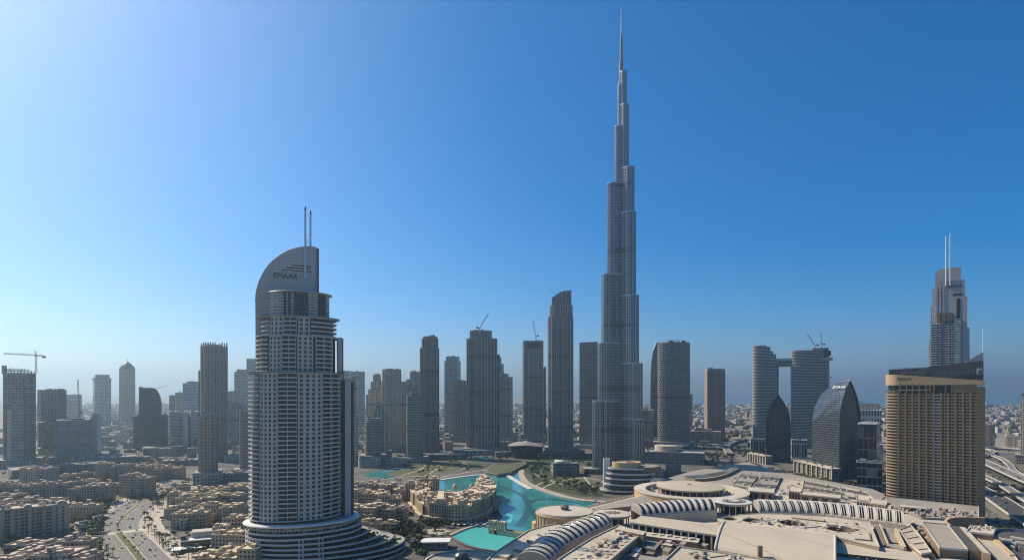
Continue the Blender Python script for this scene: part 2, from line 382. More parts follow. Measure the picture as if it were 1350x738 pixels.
# curved shoulder tower
def shoulder_tower():
    D = 1430; xl, xr = 184, 213; Xc = XD((xl+xr)/2, D); az = math.atan2(Xc, D)
    t = thing('curved_shoulder_tower', 'dark glass tower whose right shoulder curves down like a sail', 'tower', (Xc, D, 0), -az)
    s = D/F*math.cos(az); hw = (xr-xl)/2*s; z1 = ZD(511, D); z2 = ZD(533, D)
    prof = [(-hw,0),(hw,0),(hw,z2)] + [(hw - hw*.85*(1-math.cos(a)) , z2 + (z1-z2)*math.sin(a)) for a in (R(15*i) for i in range(1,7))] + [(-hw,z1)]
    dp = 17; mb = MB(); n = len(prof)
    dg = facade('smoked_glass_facade', (.10,.105,.11), (.03,.036,.045), 3.8, 2.0, .85, .72, vary=.4, blind=.04)
    mb.face([(x,-dp,z) for x,z in prof], dg); mb.face([(x,dp,z) for x,z in reversed(prof)], dg)
    for i in range(n):
        a, b = prof[i], prof[(i+1)%n]; mb.face([(b[0],-dp,b[1]),(a[0],-dp,a[1]),(a[0],dp,a[1]),(b[0],dp,b[1])], dg)
    mb.build('shaft', t)
    mb = MB(); mb.box(-hw-1.2, -hw+7, -dp-1.5, dp, 0, z1+2, DCONC); mb.build('edge_fin', t)
    mb = MB(); mb.tube((hw*.4,0,z1-3),(hw+14,-2,z1+7),.6,.3,DSTEEL,5); mb.build('jib', t)
shoulder_tower()
T('annex_tower', 'dark stub tower tucked left of the sail shouldered tower', 175, 186, 548, 1445, fa_dark, depth=25, extra=3)
T('annex_tower', 'dark stub tower tucked right of the sail shouldered tower', 212, 222, 546, 1450, fa_dark2, depth=25, extra=3)
T('long_low_building', 'long grey low building in front of the sail shouldered tower', 188, 247, 588, 1385, fa_grey, depth=40, rot=10, cat='building', extra=8)
t, w_, d_, zt = T('white_office_building', 'white curved glass office building with bright flat roof', 222, 247, 542, 1520, fa_white, depth=34, shape='bow', rot=-8, roof=WHITEP, bands=(WHITEP,3.8,.5,.5), cat='building')
T('white_office_wing', 'white banded office wing right of the curved white office', 247, 264, 542, 1540, fa_white, depth=34, rot=14, roof=WHITEP, cat='building', bands=(WHITEP,3.8,.4,.3))
T('white_stair_tower', 'plain white stair tower between the two white offices', 241, 248, 544, 1500, plain('white_render',(.50,.50,.48),.7), depth=12, rot=0, extra=0, cat='building')
T('far_office', 'dim square office behind the white offices, leftmost of three', 223, 231, 521, 2050, fa_dark, extra=2)
T('far_office', 'grey office behind the white offices, middle of three', 231, 243, 517.5, 2000, fa_grey, extra=2)
T('far_office', 'tall pale blue striped office behind the white offices', 241, 265, 505, 1900, facade('pale_stripe_facade',(.36,.40,.43),(.10,.14,.18),5,8,.97,.55), shape='box', rot=-20, extra=2, tiers=[(246,265,503)])
# brown ribbed tower and its low neighbour
t, w_, d_, zt = T('brown_ribbed_tower', 'tall brown ribbed tower with jagged crown left of the sail topped hotel', 264, 300.5, 457, 1225, fa_brown, depth=44, shape='notch', rot=6, rib=(plain('brown_rib',(.40,.33,.26)),6.2,1.5,1.2), extra=0)
mb = MB(); rng = random.Random(5)
for i in range(11):
    x = -w_*.46 + w_*.92*i/10; h_ = rng.uniform(4,8.5)
    for y in (-d_*.42, d_*.4): mb.box(x-1.1, x+1.1, y-1.1, y+1.1, zt-6, zt+h_+ .03*i, plain('brown_rib',(.40,.33,.26)))
mb.box(-w_*.3, w_*.3, -d_*.25, d_*.25, zt, zt+4, DCONC); mb.build('crown_spikes', t)
T('brown_shoulder_block', 'narrow dark shoulder block against the left side of the brown ribbed tower', 261.5, 267, 489, 1240, fa_dark, depth=26, extra=1)
T('stepped_brown_tower', 'short brown apartment tower in front of the ribbed tower, on the boulevard', 261, 288, 549, 905, fa_brown2, depth=26, shape='notch', rot=-8, rib=(plain('tan_rib',(.42,.35,.26)),5.5,1.0,.8), tiers=[(264,285,546)])
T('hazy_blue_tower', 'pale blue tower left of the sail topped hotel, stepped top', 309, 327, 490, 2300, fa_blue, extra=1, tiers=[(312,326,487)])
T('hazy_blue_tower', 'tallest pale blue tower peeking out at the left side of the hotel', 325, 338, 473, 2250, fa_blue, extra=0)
T('far_office', 'small beige office block right of the brown ribbed tower', 300, 312, 516, 1800, fa_beige, extra=2)
T('grey_apartment_tower', 'grey apartment slab right of the brown ribbed tower', 301, 327, 531, 1480, fa_grey, rot=-12, extra=4)
T('brown_apartment_tower', 'brown apartment tower touching the left edge of the hotel', 316, 331, 541, 1010, fa_brown2, rot=5, extra=3, rib=(plain('brown_rib',(.40,.33,.26)),5,.9,.6))
# ---- right of the sail topped hotel
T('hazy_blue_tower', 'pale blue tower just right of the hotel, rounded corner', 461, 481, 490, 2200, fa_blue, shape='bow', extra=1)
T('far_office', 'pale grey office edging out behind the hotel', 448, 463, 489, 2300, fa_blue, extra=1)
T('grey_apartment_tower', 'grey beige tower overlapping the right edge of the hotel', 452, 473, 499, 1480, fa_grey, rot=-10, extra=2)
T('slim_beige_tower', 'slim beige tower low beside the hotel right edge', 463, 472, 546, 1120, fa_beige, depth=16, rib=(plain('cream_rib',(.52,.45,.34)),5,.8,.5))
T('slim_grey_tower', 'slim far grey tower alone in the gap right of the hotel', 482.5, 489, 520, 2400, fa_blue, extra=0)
t, *_ = T('beige_stepped_tower', 'beige stepped tower with spiky top, left of the broad beige tower', 486, 507, 513, 1480, fa_beige, rot=-8, tiers=[(489,507,503),(492,502,494)], rib=(plain('cream_rib',(.52,.45,.34)),7,1,.6))
T('broad_beige_tower', 'broad beige gridded tower with square top storeys among the beige cluster', 503, 536, 503, 1400, fa_beige, depth=40, shape='notch', rot=4, tiers=[(504,529,487)], rib=(plain('cream_rib',(.52,.45,.34)),6.5,1.2,.8))
T('lit_roof_tower', 'grey tower with sunlit sloping roof behind the green glass tower', 536, 556, 500, 1620, fa_grey, rot=-18, tiers=[(541,554,490)], rib=(CONC,8,1,.6))
T('dark_brown_tower', 'tall dark brown gridded tower with square cap, right of the beige cluster', 552.5, 580, 459, 1290, fa_dark, depth=42, shape='notch', rot=10, tiers=[(555,578.5,446.5),(557,577,444)], rib=(DCONC,6,.9,.6))
T('green_glass_tower', 'rounded green glass tower beside the park with lawn', 536, 558, 521, 1185, fa_green, shape='super', depth=30, tiers=[(541,552,516.5)], bands=(CONC,3.5,.35,.4), roof=CONC)
T('beige_green_tower', 'beige and green glass tower between two lower rounded towers', 493, 511, 541, 1230, fa_green, rot=-15, tiers=[(495,505,532)], rib=(plain('cream_rib',(.52,.45,.34)),9,2,.6))
T('round_glass_tower', 'short cylindrical green tower with ringed top by the left pool', 481, 503, 556, 1140, fa_green, shape='round', depth=33, tiers=[(483,501,551)], bands=(plain('cream_rib',(.52,.45,.34)),3.5,.4,.5))
T('pale_blue_slab', 'pale blue glass slab tower behind two dark towers', 586, 607.5, 476, 1900, fa_blue, rot=-14, tiers=[(588,606,470)], extra=2)
T('ribbed_brown_slab', 'brown ribbed slab half hidden by the tower with crane', 597, 618, 502, 1680, fa_brown, rot=-6, rib=(plain('brown_rib',(.40,.33,.26)),6,1.2,.9))
t, w_, d_, zt = T('ribbed_grey_tower', 'broad dark tower with vertical pale ribs and luffing crane on top', 615, 656, 447, 1370, fa_dark2, depth=50, shape='notch', rot=-4, tiers=[(619.5,648.5,436.5)], rib=(plain('grey_rib',(.46,.43,.385)),6.4,1.1,.9))
T('side_wing_tower', 'lower right shoulder wing of the broad ribbed tower', 652, 659, 468, 1385, fa_dark2, depth=30, extra=1)
T('grey_apartment_tower', 'grey tower with stepped crown right of the broad ribbed tower', 656, 675.5, 497, 1720, fa_grey, rot=8, tiers=[(658,670,493)], rib=(CONC,7,1,.7))
t, w_, d_, zt = T('slim_spired_tower', 'slim blue stepped tower with mast behind the ribbed tower', 652, 664, 480, 2000, fa_blue, tiers=[(653,661,471)], extra=0)
mb = MB(); mb.tube((0,0,zt),(0,0,ZD(461,2000)),.9,.4,DSTEEL,5); mb.build('mast', t)
t, w_, d_, zt = T('dark_capped_tower', 'grey gridded tower with dark plant floor and luffing crane on top', 689, 716, 450, 1740, fa_dark, depth=46, rot=5, rib=(plain('grey_rib',(.46,.43,.385)),14,1.2,.7), extra=3)
mb = MB(); mb.box(-w_*.34, w_*.34, -d_*.53, -d_*.48, ZD(460,1740), ZD(452,1740), DARKHOLE); mb.build('plant_screen', t)
T('side_wing_tower', 'narrow wing on the right side of the dark capped tower', 713, 720, 485, 1755, fa_grey, depth=34, extra=1)
# slanted crown tower
t, w_, d_, zt = T('slant_crowned_tower', 'very tall dark tower with slanted crown left of the supertall spire', 722, 755.5, 419, 1350, fa_dark2, depth=50, shape='chamfer', rot=4, tiers=[(724.5,754.5,404)], rib=(plain('grey_rib',(.46,.43,.385)),5.2,.9,.8), extra=0)
def slant_crown(t):
    D = 1350; s = D/F; mb = MB(); x0, x1 = (727-738.75)*s, (752.5-738.75)*s; y0_, y1_ = -17, 17; zb = ZD(404.5,D)
    zl, zr = ZD(394,D), ZD(384,D)
    mb.prism([(x0,y0_),(0,y0_-4),(x1,y0_),(x1,y1_),(x0,y1_)], zb, zr, fa_dark2, DCONC, zs=[zl, (zl+zr)/2+5, zr, zr, zl])
    mb.build('slanted_crown', t)
    mb = MB(); mb.tube((-6,0,zr-8),(-30,4,zr+6),.5,.4,DSTEEL,5); mb.build('jib', t)
slant_crown(t)
T('curved_podium_building', 'dark low podium with pale roof edge below the slant crowned tower', 727, 771, 593, 1330, fa_dark, depth=50, shape='super', cat='building', roof=CONC)
T('diagonal_facade_tower', 'dark tower with diagonal lattice facade directly left of the supertall spire', 764, 795, 452, 1480, fa_diag, depth=46, rot=-22, par=2, extra=4)
T('round_top_block', 'dark mid height block right of the supertall base', 841, 862, 540, 1550, fa_dark2, depth=40, shape='super', roof=CONC)
t, w_, d_, zt = T('lattice_curved_tower', 'dark tower with pale curved left corner and rooftop sign, right of the supertall', 866.5, 910, 454, 1500, fa_diag, depth=52, shape='bow', rot=-2, tiers=[(868.5,909,452)], roof=CONC, extra=2)
LATTICE = (t, w_, d_, zt)
mb = MB(); 
mb.box(-w_*.5-.2, -w_*.5+1.4, -d_*.24, d_*.1, 0, zt+1, WHITEP); mb.build('corner_strip', t)
T('slim_grey_tower', 'slim dark far tower touching right side of the lattice facade tower', 906, 913, 519, 2300, fa_dark, extra=0)
# pointed sail behind the lattice tower
def sail_tower():
    D = 1640; Xc = XD(864, D); t = thing('pointed_sail_tower', 'slender tower with open pointed sail crown behind the lattice facade tower', 'tower', (Xc, D, 0), -math.atan2(Xc, D))
    s = D/F; mb = MB(); pts = [(858,600),(858.2,505),(859,480),(861.5,463),(866,452)]
    L = [((x-864)*s, ZD(y, D)) for x, y in pts]
    for i in range(len(L)-1):
        a, b = L[i], L[i+1]; r_ = 9*s
        za, zb = max(0, a[1]), b[1]
        for y0_, y1_ in ((-14,14),):
            mb.face([(a[0],y0_,za),(r_,y0_,za),(r_,y0_,zb),(b[0],y0_,zb)], fa_diag); mb.face([(r_,y1_,za),(a[0],y1_,za),(b[0],y1_,zb),(r_,y1_,zb)], fa_diag)
            mb.face([(a[0],y1_,za),(a[0],y0_,za),(b[0],y0_,zb),(b[0],y1_,zb)], fa_dark)
    mb.face([(L[-1][0],-14,L[-1][1]),(9*s,-14,L[-1][1]),(9*s,14,L[-1][1]),(L[-1][0],14,L[-1][1])], DCONC)
    mb.build('shaft', t)
    mb = MB()
    for y in (-15, 15):
        for i in range(len(L)-1): mb.tube((L[i][0]-1.5,y,max(0,L[i][1])),(L[i+1][0]-1.5,y,L[i+1][1]),.9,.9,STEEL,5)
    mb.build('sail_rib', t)
sail_tower()
T('brown_hotel_tower', 'plain brown slab tower with dark side walls standing alone right of centre', 928, 956, 488, 1700, [facade('brown_plain_facade',(.235,.19,.15),(.05,.045,.04),3.6,4.2,.45,.4, pier=(21,3.4)), CONC], depth=40, rot=14, rib=None, tiers=[(929,955,486.5)], extra=3)
T('tan_low_hotel', 'tan low hotel block with window rows at the foot of the brown slab tower', 903, 951, 568, 1640, facade('tan_hotel_facade',(.40,.31,.20),(.06,.05,.04),4.2,5.2,.6,.45, pier=(26,5)), depth=36, rot=-5, cat='building', extra=6, tiers=[(915,938,565)])
# ------------------------------------------------------------------ lettering
def letters(name, txt, parent, loc, size, m, rot=(R(90),0,0), ext=.15, align='CENTER', width=None):
    cu = bpy.data.curves.new(name, 'FONT'); cu.body = txt; cu.size = size; cu.extrude = ext; cu.align_x = align; cu.align_y = 'CENTER'
    cu.materials.append(m); tmp = bpy.data.objects.new(name + '_outline', cu); C.objects.link(tmp)
    me = bpy.data.meshes.new_from_object(tmp); bpy.data.objects.remove(tmp); bpy.data.curves.remove(cu)
    o = bpy.data.objects.new(name, me); C.objects.link(o); o.parent = parent; o.location = loc; o.rotation_euler = rot
    if width: o.scale = (width, 1, 1)
    return o
def capped(things, build, name, parent, cap=100):
    """things: list of (sort key, callable adding the piece to a mesh); the first `cap` become parts, the rest one stuff part"""
    things = sorted(things, key=lambda k: k[0])
    for key, fn in things[:cap]:
        mb = MB(); fn(mb); mb.build(name, parent)
    if things[cap:]:
        mb = MB()
        for key, fn in things[cap:]: fn(mb)
        o = mb.build(name, parent); o['kind'] = 'stuff'

# ------------------------------------------------------------------ supertall spire
def supertall():
    D = 1032; s = D/F; Xc = XD(819, D)
    t = thing('supertall_skyscraper', 'immense stepped needle skyscraper of silver glass, tallest in the city', 'skyscraper', (Xc, D, 0), 0)
    mech = [(ZD(y+3,D), ZD(y-3,D)) for y in (247, 333, 430, 512, 566)]
    f = facade('silver_glass_facade', (.22,.219,.216), (.05,.056,.062), 5.2, 3.8, .66, .66, vary=.5, grough=.18, blind=.05, wrough=.32, mech=mech, pier=(11.4,2.0))
    f2 = facade('silver_glass_facade_low', (.22,.21,.19), (.022,.024,.025), 5.2, 4.2, .70, .66, vary=.8, grough=.2, blind=.16, wrough=.35, mech=mech, pier=(14.4,2.0))
    FIN = plain('bright_steel_fin', (.58,.585,.59), .28, metal=.85, var=.05)
    def capsule(L, r, ang, n=12):
        dx, dy = math.cos(ang), math.sin(ang); pts = []
        for i in range(n+1):
            a = ang - PI/2 + PI*i/n; pts.append((dx*L + r*math.cos(a), dy*L + r*math.sin(a)))
        px, py = -dy, dx
        pts.append((px*r*.98, py*r*.98)); pts.append((-px*r*.98, -py*r*.98)); return pts
    wl, wr, wb = R(192), R(-48), R(70); cw = math.cos(wl); cr = math.cos(wr)
    tiers = []                                       # (wing, lobe centre px from axis, radius px, top y)
    for cx_, r_, y_ in ((-.8,3.9,113),(-3.2,5.4,168),(-11.5,7.4,244),(-18.6,7.9,363),(-23.4,8.1,453),(-30.8,8.2,528)): tiers.append((wl, cx_*s/cw, r_*s, y_))
    for cx_, r_, y_ in ((2.8,3.7,97),(4.4,4.4,141),(9.2,5.8,225),(9.4,7.6,284),(12.2,7.9,392),(15.8,8.1,480),(18.2,8.0,551)): tiers.append((wr, cx_*s/cr, r_*s, y_))
    for L, r_, y_ in ((5,4.2,150),(11,6,205),(22,8,262),(31,8.4,325),(40,8.2,420),(48,8,505)): tiers.append((wb, L, r_*s, y_))
    for k, (a, L, r_, y_) in enumerate(tiers):
        zt = ZD(y_, D); mb = MB(); poly = capsule(L, r_ - .05*k*.2, a)
        mb.prism(poly, 0, zt, f2 if zt < 150 else f, DSTEEL, smooth=False)
        mb.prism(grow(poly, .35), zt-.6, zt+.9, STEEL, DSTEEL)
        # thin vertical fins on the round nose
        n = 12
        for i in range(0, n+1):
            an = a - PI/2 + PI*i/n; c = (math.cos(a)*L + (r_+.12)*math.cos(an), math.sin(a)*L + (r_+.12)*math.sin(an))
            mb.obox(c, (-math.sin(an), math.cos(an)), .24, .34, 0, zt+.5, FIN)
        mb.build('wing_tier', t)
    mb = MB()
    mb.lathe((0,0), [(7.2*s,0),(7.2*s,ZD(262,D)),(5.0*s,ZD(225,D)),(4.4*s,ZD(120,D)),(3.0*s,ZD(100,D)),(3.0*s,ZD(83,D)),(2.2*s,ZD(82.5,D)),(1.7*s,ZD(46,D)),(.8*s,ZD(45.5,D))], f, 16)
    weld(mb.build('core', t))
    mb = MB(); mb.lathe((0,0), [(.75*s,ZD(46,D)),(.6*s,ZD(30,D)),(.28*s,ZD(12,D)),(0,ZD(11.5,D))], WHITEP, 10); mb.build('spire', t)
    mb = MB()
    for a, L in ((wl,56),(wr,52),(wb,56)): mb.prism(capsule(L, 17, a), 0, 9, f2, CONC)
    mb.build('podium', t)
supertall()

# ------------------------------------------------------------------ sail topped hotel (near left)
HW = plain('hotel_cladding', (.42,.41,.395), .7, var=.10, fine=.3)
HW2 = plain('hotel_balcony_concrete', (.52,.51,.49), .7, var=.10)
HG = facade('hotel_recess_glass', (.06,.06,.058), (.010,.011,.012), 3.66, 1.6, .82, .74, vary=.6, blind=.14, grough=.08)
SAILM = facade('sail_panels', (.25,.245,.24), (.41,.40,.385), 2.6, 3.6, .955, .945, vary=.07, blind=0, grough=.45)
CURT = plain('drawn_curtain', (.13,.12,.10), .5, var=.2); PANE = plain('bluish_pane', (.035,.042,.05), .12)
def pane(k): return (WINDARK, WINDARK, CURT, WINDARK, PANE, WINDARK, WINDARK, CURT, PANE, WINDARK, WINDARK)[int(abs(k)*7919) % 11]
def sail_hotel():
    D = 497; Xc = XD(391, D); az = math.atan2(Xc, D); s = D/F*math.cos(az)*1.0
    t = thing('sail_topped_hotel', 'grey curved hotel tower with quarter circle sail blade and twin spires', 'hotel', (Xc, D, 0), -az)
    L = lambda px: (px-391)*s
    def ep(a, b, th, off=0.0, cx=0.0): return (cx + (a+off)*math.cos(th), (b+off)*math.sin(th))
    def th_of(px, a, cx=0.0):
        v = max(-.9999, min(.9999, (L(px)-cx)/a)); return -math.acos(v)
    def arc(a, b, t0, t1, off, n, cx=0): return [ep(a,b,t0+(t1-t0)*i/n,off,cx) for i in range(n+1)]
    def full(a, b, n=48, cx=0, cy=0): return [(cx+a*math.cos(2*PI*i/n - PI), cy+b*math.sin(2*PI*i/n - PI)) for i in range(n)]
    wins, balc = [], []
    def tier(a, b, z0, nf, fh, blocks, bal, cx=0.0, nm='core'):
        zt = z0 + nf*fh
        mb = MB(); mb.prism(full(a-2.4, b-2.4, 48, cx), z0, zt, HG, CONC); mb.build(nm, t)
        for (p0, p1, nc) in blocks:
            t0, t1 = th_of(p0, a, cx), th_of(p1, a, cx); mb = MB(); cw_ = (t1-t0)/nc; wf = .23
            for c in range(nc+1):                         # piers
                ta, tb = t0+cw_*(c-wf if c else 0), t0+cw_*(c+wf if c < nc else c)
                if c == 0: ta = t0
                q = [ep(a,b,ta,0,cx), ep(a,b,tb,0,cx), ep(a,b,tb,-2.5,cx), ep(a,b,ta,-2.5,cx)]
                mb.prism(q, z0, zt+.2, HW)
            for c in range(nc):
                ta, tb = t0+cw_*(c+wf), t0+cw_*(c+1-wf)
                for k in range(nf+1):
                    zz = z0 + k*fh; h0, h1 = zz-.75, zz+.75
                    h0 = max(h0, z0); h1 = min(h1, zt)
                    q = [ep(a,b,ta,-.02,cx), ep(a,b,tb,-.02,cx), ep(a,b,tb,-2.45,cx), ep(a,b,ta,-2.45,cx)]
                    mb.prism(q, h0, h1, HW, bottom=True)
                    if k < nf:
                        def fn(m_, ta=ta, tb=tb, zz=zz, a=a, b=b):
                            p, q_ = ep(a,b,ta,-.7,cx), ep(a,b,tb,-.7,cx); rr = ep(a,b,tb,-.8,cx); ss = ep(a,b,ta,-.8,cx)
                            m_.prism([p,q_,rr,ss], zz+.75, zz+fh-.75, pane(zz*1.37+ta*9.1))
                        wins.append((zz, fn))
            mb.build('window_wall', t)
        for (p0, p1, wrap) in bal:
            t0, t1 = th_of(p0, a, cx), th_of(p1, a, cx)
            if wrap < 0: t0 = -PI - R(70)
            if wrap > 0: t1 = R(50)
            n = 4 if not wrap else 9
            for k in range(nf):
                zz = z0 + k*fh
                def fn(m_, t0=t0, t1=t1, zz=zz, a=a, b=b, n=n):
                    o_ = arc(a,b,t0,t1,.5,n,cx); i_ = arc(a,b,t0,t1,-2.45,n,cx); i2 = arc(a,b,t0,t1,.3,n,cx)
                    m_.prism(o_ + i_[::-1], zz, zz+.3, HW2, bottom=True)
                    for j in range(n): m_.prism([o_[j], o_[j+1], i2[j+1], i2[j]], zz+.28, zz+1.05, HW2)
                balc.append((zz, fn))
        # stack dividers
        mb = MB()
        for p in sorted({b_[0] for b_ in bal if not b_[2]} | {b_[1] for b_ in bal if not b_[2]} | {(b_[0]+b_[1])/2 for b_ in bal if not b_[2]}):
            th = th_of(p, a, cx); c = ep(a,b,th,-1.1,cx); nx = Vector((math.cos(th)*b, math.sin(th)*a)).normalized()
            mb.obox(c, (-nx.y, nx.x), .22, 1.35, z0, zt+.1, HW)
        mb.build('divider', t)
        mb = MB(); mb.prism(full(a+.35, b+.35, 48, cx), zt, zt+1.1, HW, CONC); mb.build('parapet', t)
    a1, b1 = L(452), 27.5
    a1 = (452-330)/2*s
    tier(a1, b1, 36, 33, 3.66, [(345,366.5,4),(393,423.5,4)], [(330,344,-1),(367.5,391.5,0),(424.5,449,0)])
    z = 36+33*3.66
    mb = MB(); mb.prism(full(a1+2.6, b1+2.0), z+1.1, z+1.7, DCONC, CONC, bottom=True); mb.build('ledge', t)
    a2 = (447-339)/2*s; cx2 = L(393)
    tier(a2, 25, z+1.7, 8, 3.66, [(357,371,3),(392,412,3)], [(340,355,-1),(372,390,0),(416,438,0)], cx2, 'upper_core')
    z2 = z+1.7+8*3.66
    a3 = (446-344)/2*s
    tier(a3-1, 22.5, z2+1.1, 4, 3.66, [(358,374,3),(393,408,2)], [(347,357,-1),(375,391,0),(409,440,1)], L(395), 'upper_core')
    z3 = z2+1.1+4*3.66
    mb = MB(); mb.prism(full(a3+2, 24, 48, L(395)), z3+1.1, z3+1.6, DCONC, CONC, bottom=True)
    for i in range(40):
        th = -PI + PI*i/39*1.0; c = ep(a3+1.4, 23.4, th, 0, L(395)); mb.tube((c[0],c[1],z3+1.5),(c[0],c[1],z3+2.9),.08,.08,STEEL,4)
    mb.build('ledge', t)
    # glazed crown drum and its disc roof
    zc = ZD(383.5, 478)
    cg = facade('crown_louvre_facade', (.30,.30,.30), (.05,.055,.06), 2.4, 5.2, .9, .30, vary=.6, blind=.3)
    mb = MB(); mb.prism(full((435-355)/2*s, 18.5, 48, L(395)), z3+1.6, zc, cg, CONC)
    for px in (376, 382, 420):
        th = th_of(px, (435-355)/2*s, L(395)); c = ep((435-355)/2*s, 18.5, th, .1, L(395)); nx = Vector((math.cos(th)*18.5, math.sin(th)*24)).normalized()
        mb.obox(c, (-nx.y, nx.x), .8, .4, z3+2, zc-.5, WINDARK)
    for px, w_ in ((397,5.5),(425,3)):
        th = th_of(px, (435-355)/2*s, L(395)); c = ep((435-355)/2*s, 18.5, th, .1, L(395)); nx = Vector((math.cos(th)*18.5, math.sin(th)*24)).normalized()
        mb.obox(c, (-nx.y, nx.x), w_, .45, z3+2.2, zc-.6, HG)
    mb.build('crown_drum', t)
    mb = MB(); mb.lathe((L(396),0), [(0,zc-.5),(25.0,zc-.45),(26.6,zc),(26.2,zc+.5),(24,zc+.9),(0,zc+1.2)], SAILM, 48, sy=.78); weld(mb.build('disc_roof', t))
    # sail blade
    ys0, ys1 = 3.0, 7.5; zr = lambda py: ZD(py, 503)
    prof = [(L(338), 150), (L(418), 150), (L(418), zr(324.5)), (L(413), zr(324.5))]
    for i in range(1, 15):
        an = R(90 + 90*i/14*.985); prof.append((L(413) + 75.5*s*math.cos(an), zr(402) + (zr(324.5)-zr(402))*math.sin(an)))
    mb = MB(); mb.face([(x,ys0,z_) for x,z_ in prof], SAILM); mb.face([(x,ys1,z_) for x,z_ in reversed(prof)], SAILM)
    for i in range(len(prof)):
        p, q = prof[i], prof[(i+1)%len(prof)]; mb.face([(q[0],ys0,q[1]),(p[0],ys0,p[1]),(p[0],ys1,p[1]),(q[0],ys1,q[1])], HW)
    # pale rim along the curve
    for i in range(3, len(prof)-1):
        p, q = prof[i], prof[i+1]
        mb.tube((p[0],ys0-.1,p[1]),(q[0],ys0-.1,q[1]),.35,.35,HW,5,caps=False)
    sail = mb.build('sail_blade', t)
    mb = MB(); mb.box(L(418)+.01, L(421), ys0-1.2, ys1-.6, 150, zr(327), DSTEEL)
    mb.build('blade_edge', t)
    mb = MB()
    for (x0,x1,y_) in ((384,411,351.2),(377,409,354.6),(372,411,358)): mb.box(L(x0), L(x1), ys0-.25, ys0+.1, zr(y_+.55), zr(y_-.55), DARKHOLE)
    mb.build('louvre_slot', t)
    for px, y0_, y1_, yy in ((402.6,272,368,ys0-1.1),(409.6,276,330,ys0+1.2)):
        mb = MB(); x = L(px); w_ = 1.3*s
        mb.box(x-w_, x+w_, yy-w_, yy+w_*.8, zr(y1_), zr(y0_+6), STEEL)
        mb.lathe((x,yy-.1), [(w_*1.15,zr(y0_+6)),(w_*1.15,zr(y0_+4)),(0,zr(y0_))], DSTEEL, 8)
        mb.build('spire', t)
    mb = MB()
    for i in range(6):
        z_ = zr(324-2.4*i); mb.tube((L(403.5),ys0-1,z_),(L(408.8),ys0+1.2,z_+3*(1 if i%2 else -1)),.18,.18,STEEL,4)
    mb.build('spire_brace', t)
    letters('sign_lettering', 'EMAAR', t, (L(376.4), ys0-.12, zr(366)), 6.5, DARKHOLE, ext=.25, width=.92)
    # right hand slab fin
    mb = MB(); xf0, xf1 = L(455.5), L(463.5)
    mb.box(xf0, xf1, -9, 12, 30, ZD(501,497), HW); mb.box(xf1+.02, L(468), -7, 11, 30, ZD(503,497), DSTEEL)
    mb.box(L(448), xf0-.02, -6, 10, 30, ZD(499,497), HG)
    mb.build('side_fin', t)
    mb = MB(); mb.box(L(446), L(452), -8, 10, ZD(500,497), ZD(444,497), HW); mb.box(L(452)+.02, L(453.6), -7, 9, ZD(500,497), ZD(445,497), DSTEEL); mb.build('side_fin', t)
    capped([(k[0], k[1]) for k in wins], None, 'window', t)
    capped([(k[0], k[1]) for k in balc], None, 'balcony', t)
    # podium
    cxp = L(400); ap = (478-322)/2*s
    mb = MB(); mb.lathe((cxp,-2), [(ap-6,32.0),(ap-.4,32.6),(ap,33.3),(ap-.5,33.9),(ap-7,34.2)], WHITEP, 56, sy=.70); mb.face([(cxp+(ap-7)*math.cos(2*PI*i/40), -2+(ap-7)*.7*math.sin(2*PI*i/40), 34.25) for i in range(40)], CONC)
    weld(mb.build('canopy', t))
    mb = MB(); mb.prism(full(ap-5, 30, 56, cxp, -2), 26.6, 32.4, facade('lobby_glass',(.40,.36,.30),(.05,.055,.05),5.9,3,.85,.8), CONC)
    mb.build('lobby_ring', t)
    pg = facade('podium_glass', (.10,.10,.10), (.02,.023,.027), 3.7, 2.2, .85, .7, vary=.8, blind=.2)
    plants = plain('terrace_planting', (.05,.075,.03), .9, var=.4, fine=2)
    rx = [479, 480, 489, 506, 524, 541, 542, 543, 543]
    for i in range(8):
        z1 = 26.6 - 3.7*i; x0 = L(325.5) + .3*i*0; x1 = L(rx[i]); a_ = (x1-x0)/2; c_ = (x0+x1)/2; b_ = 33 + 1.6*i
        cy_ = -2 - .3*i
        fl = full(a_, b_, 64, c_, cy_); ins = full(a_-2.3, b_-2.3, 64, c_, cy_); lip = full(a_-.35, b_-.35, 64, c_, cy_)
        mb = MB(); mb.prism(ins, max(0,z1-3.7), z1-.31, pg, CONC)
        mb.prism(fl, z1-.35, z1, HW2, CONC, bottom=True)
        for j in range(64): mb.prism([fl[j], fl[(j+1)%64], lip[(j+1)%64], lip[j]], z1-.02, z1+1.15, HW2)
        # vertical window stacks cut the bands near the left and the middle
        for px in (333,336.5,341,344.5, 394,398.5, 419,423.5):
            if i: 
                v = (L(px)-c_)/a_; th = -math.acos(max(-.99,min(.99,v))); c2 = (c_+(a_-.9)*math.cos(th), cy_+(b_-.9)*math.sin(th)); nx = Vector((math.cos(th)*b_, math.sin(th)*a_)).normalized()
                mb.obox(c2, (-nx.y,nx.x), .75, 1.05, z1-3.7+1.1, z1-.33, HW)
        mb.build('podium_terrace', t)
    rng = random.Random(8); mb = MB()
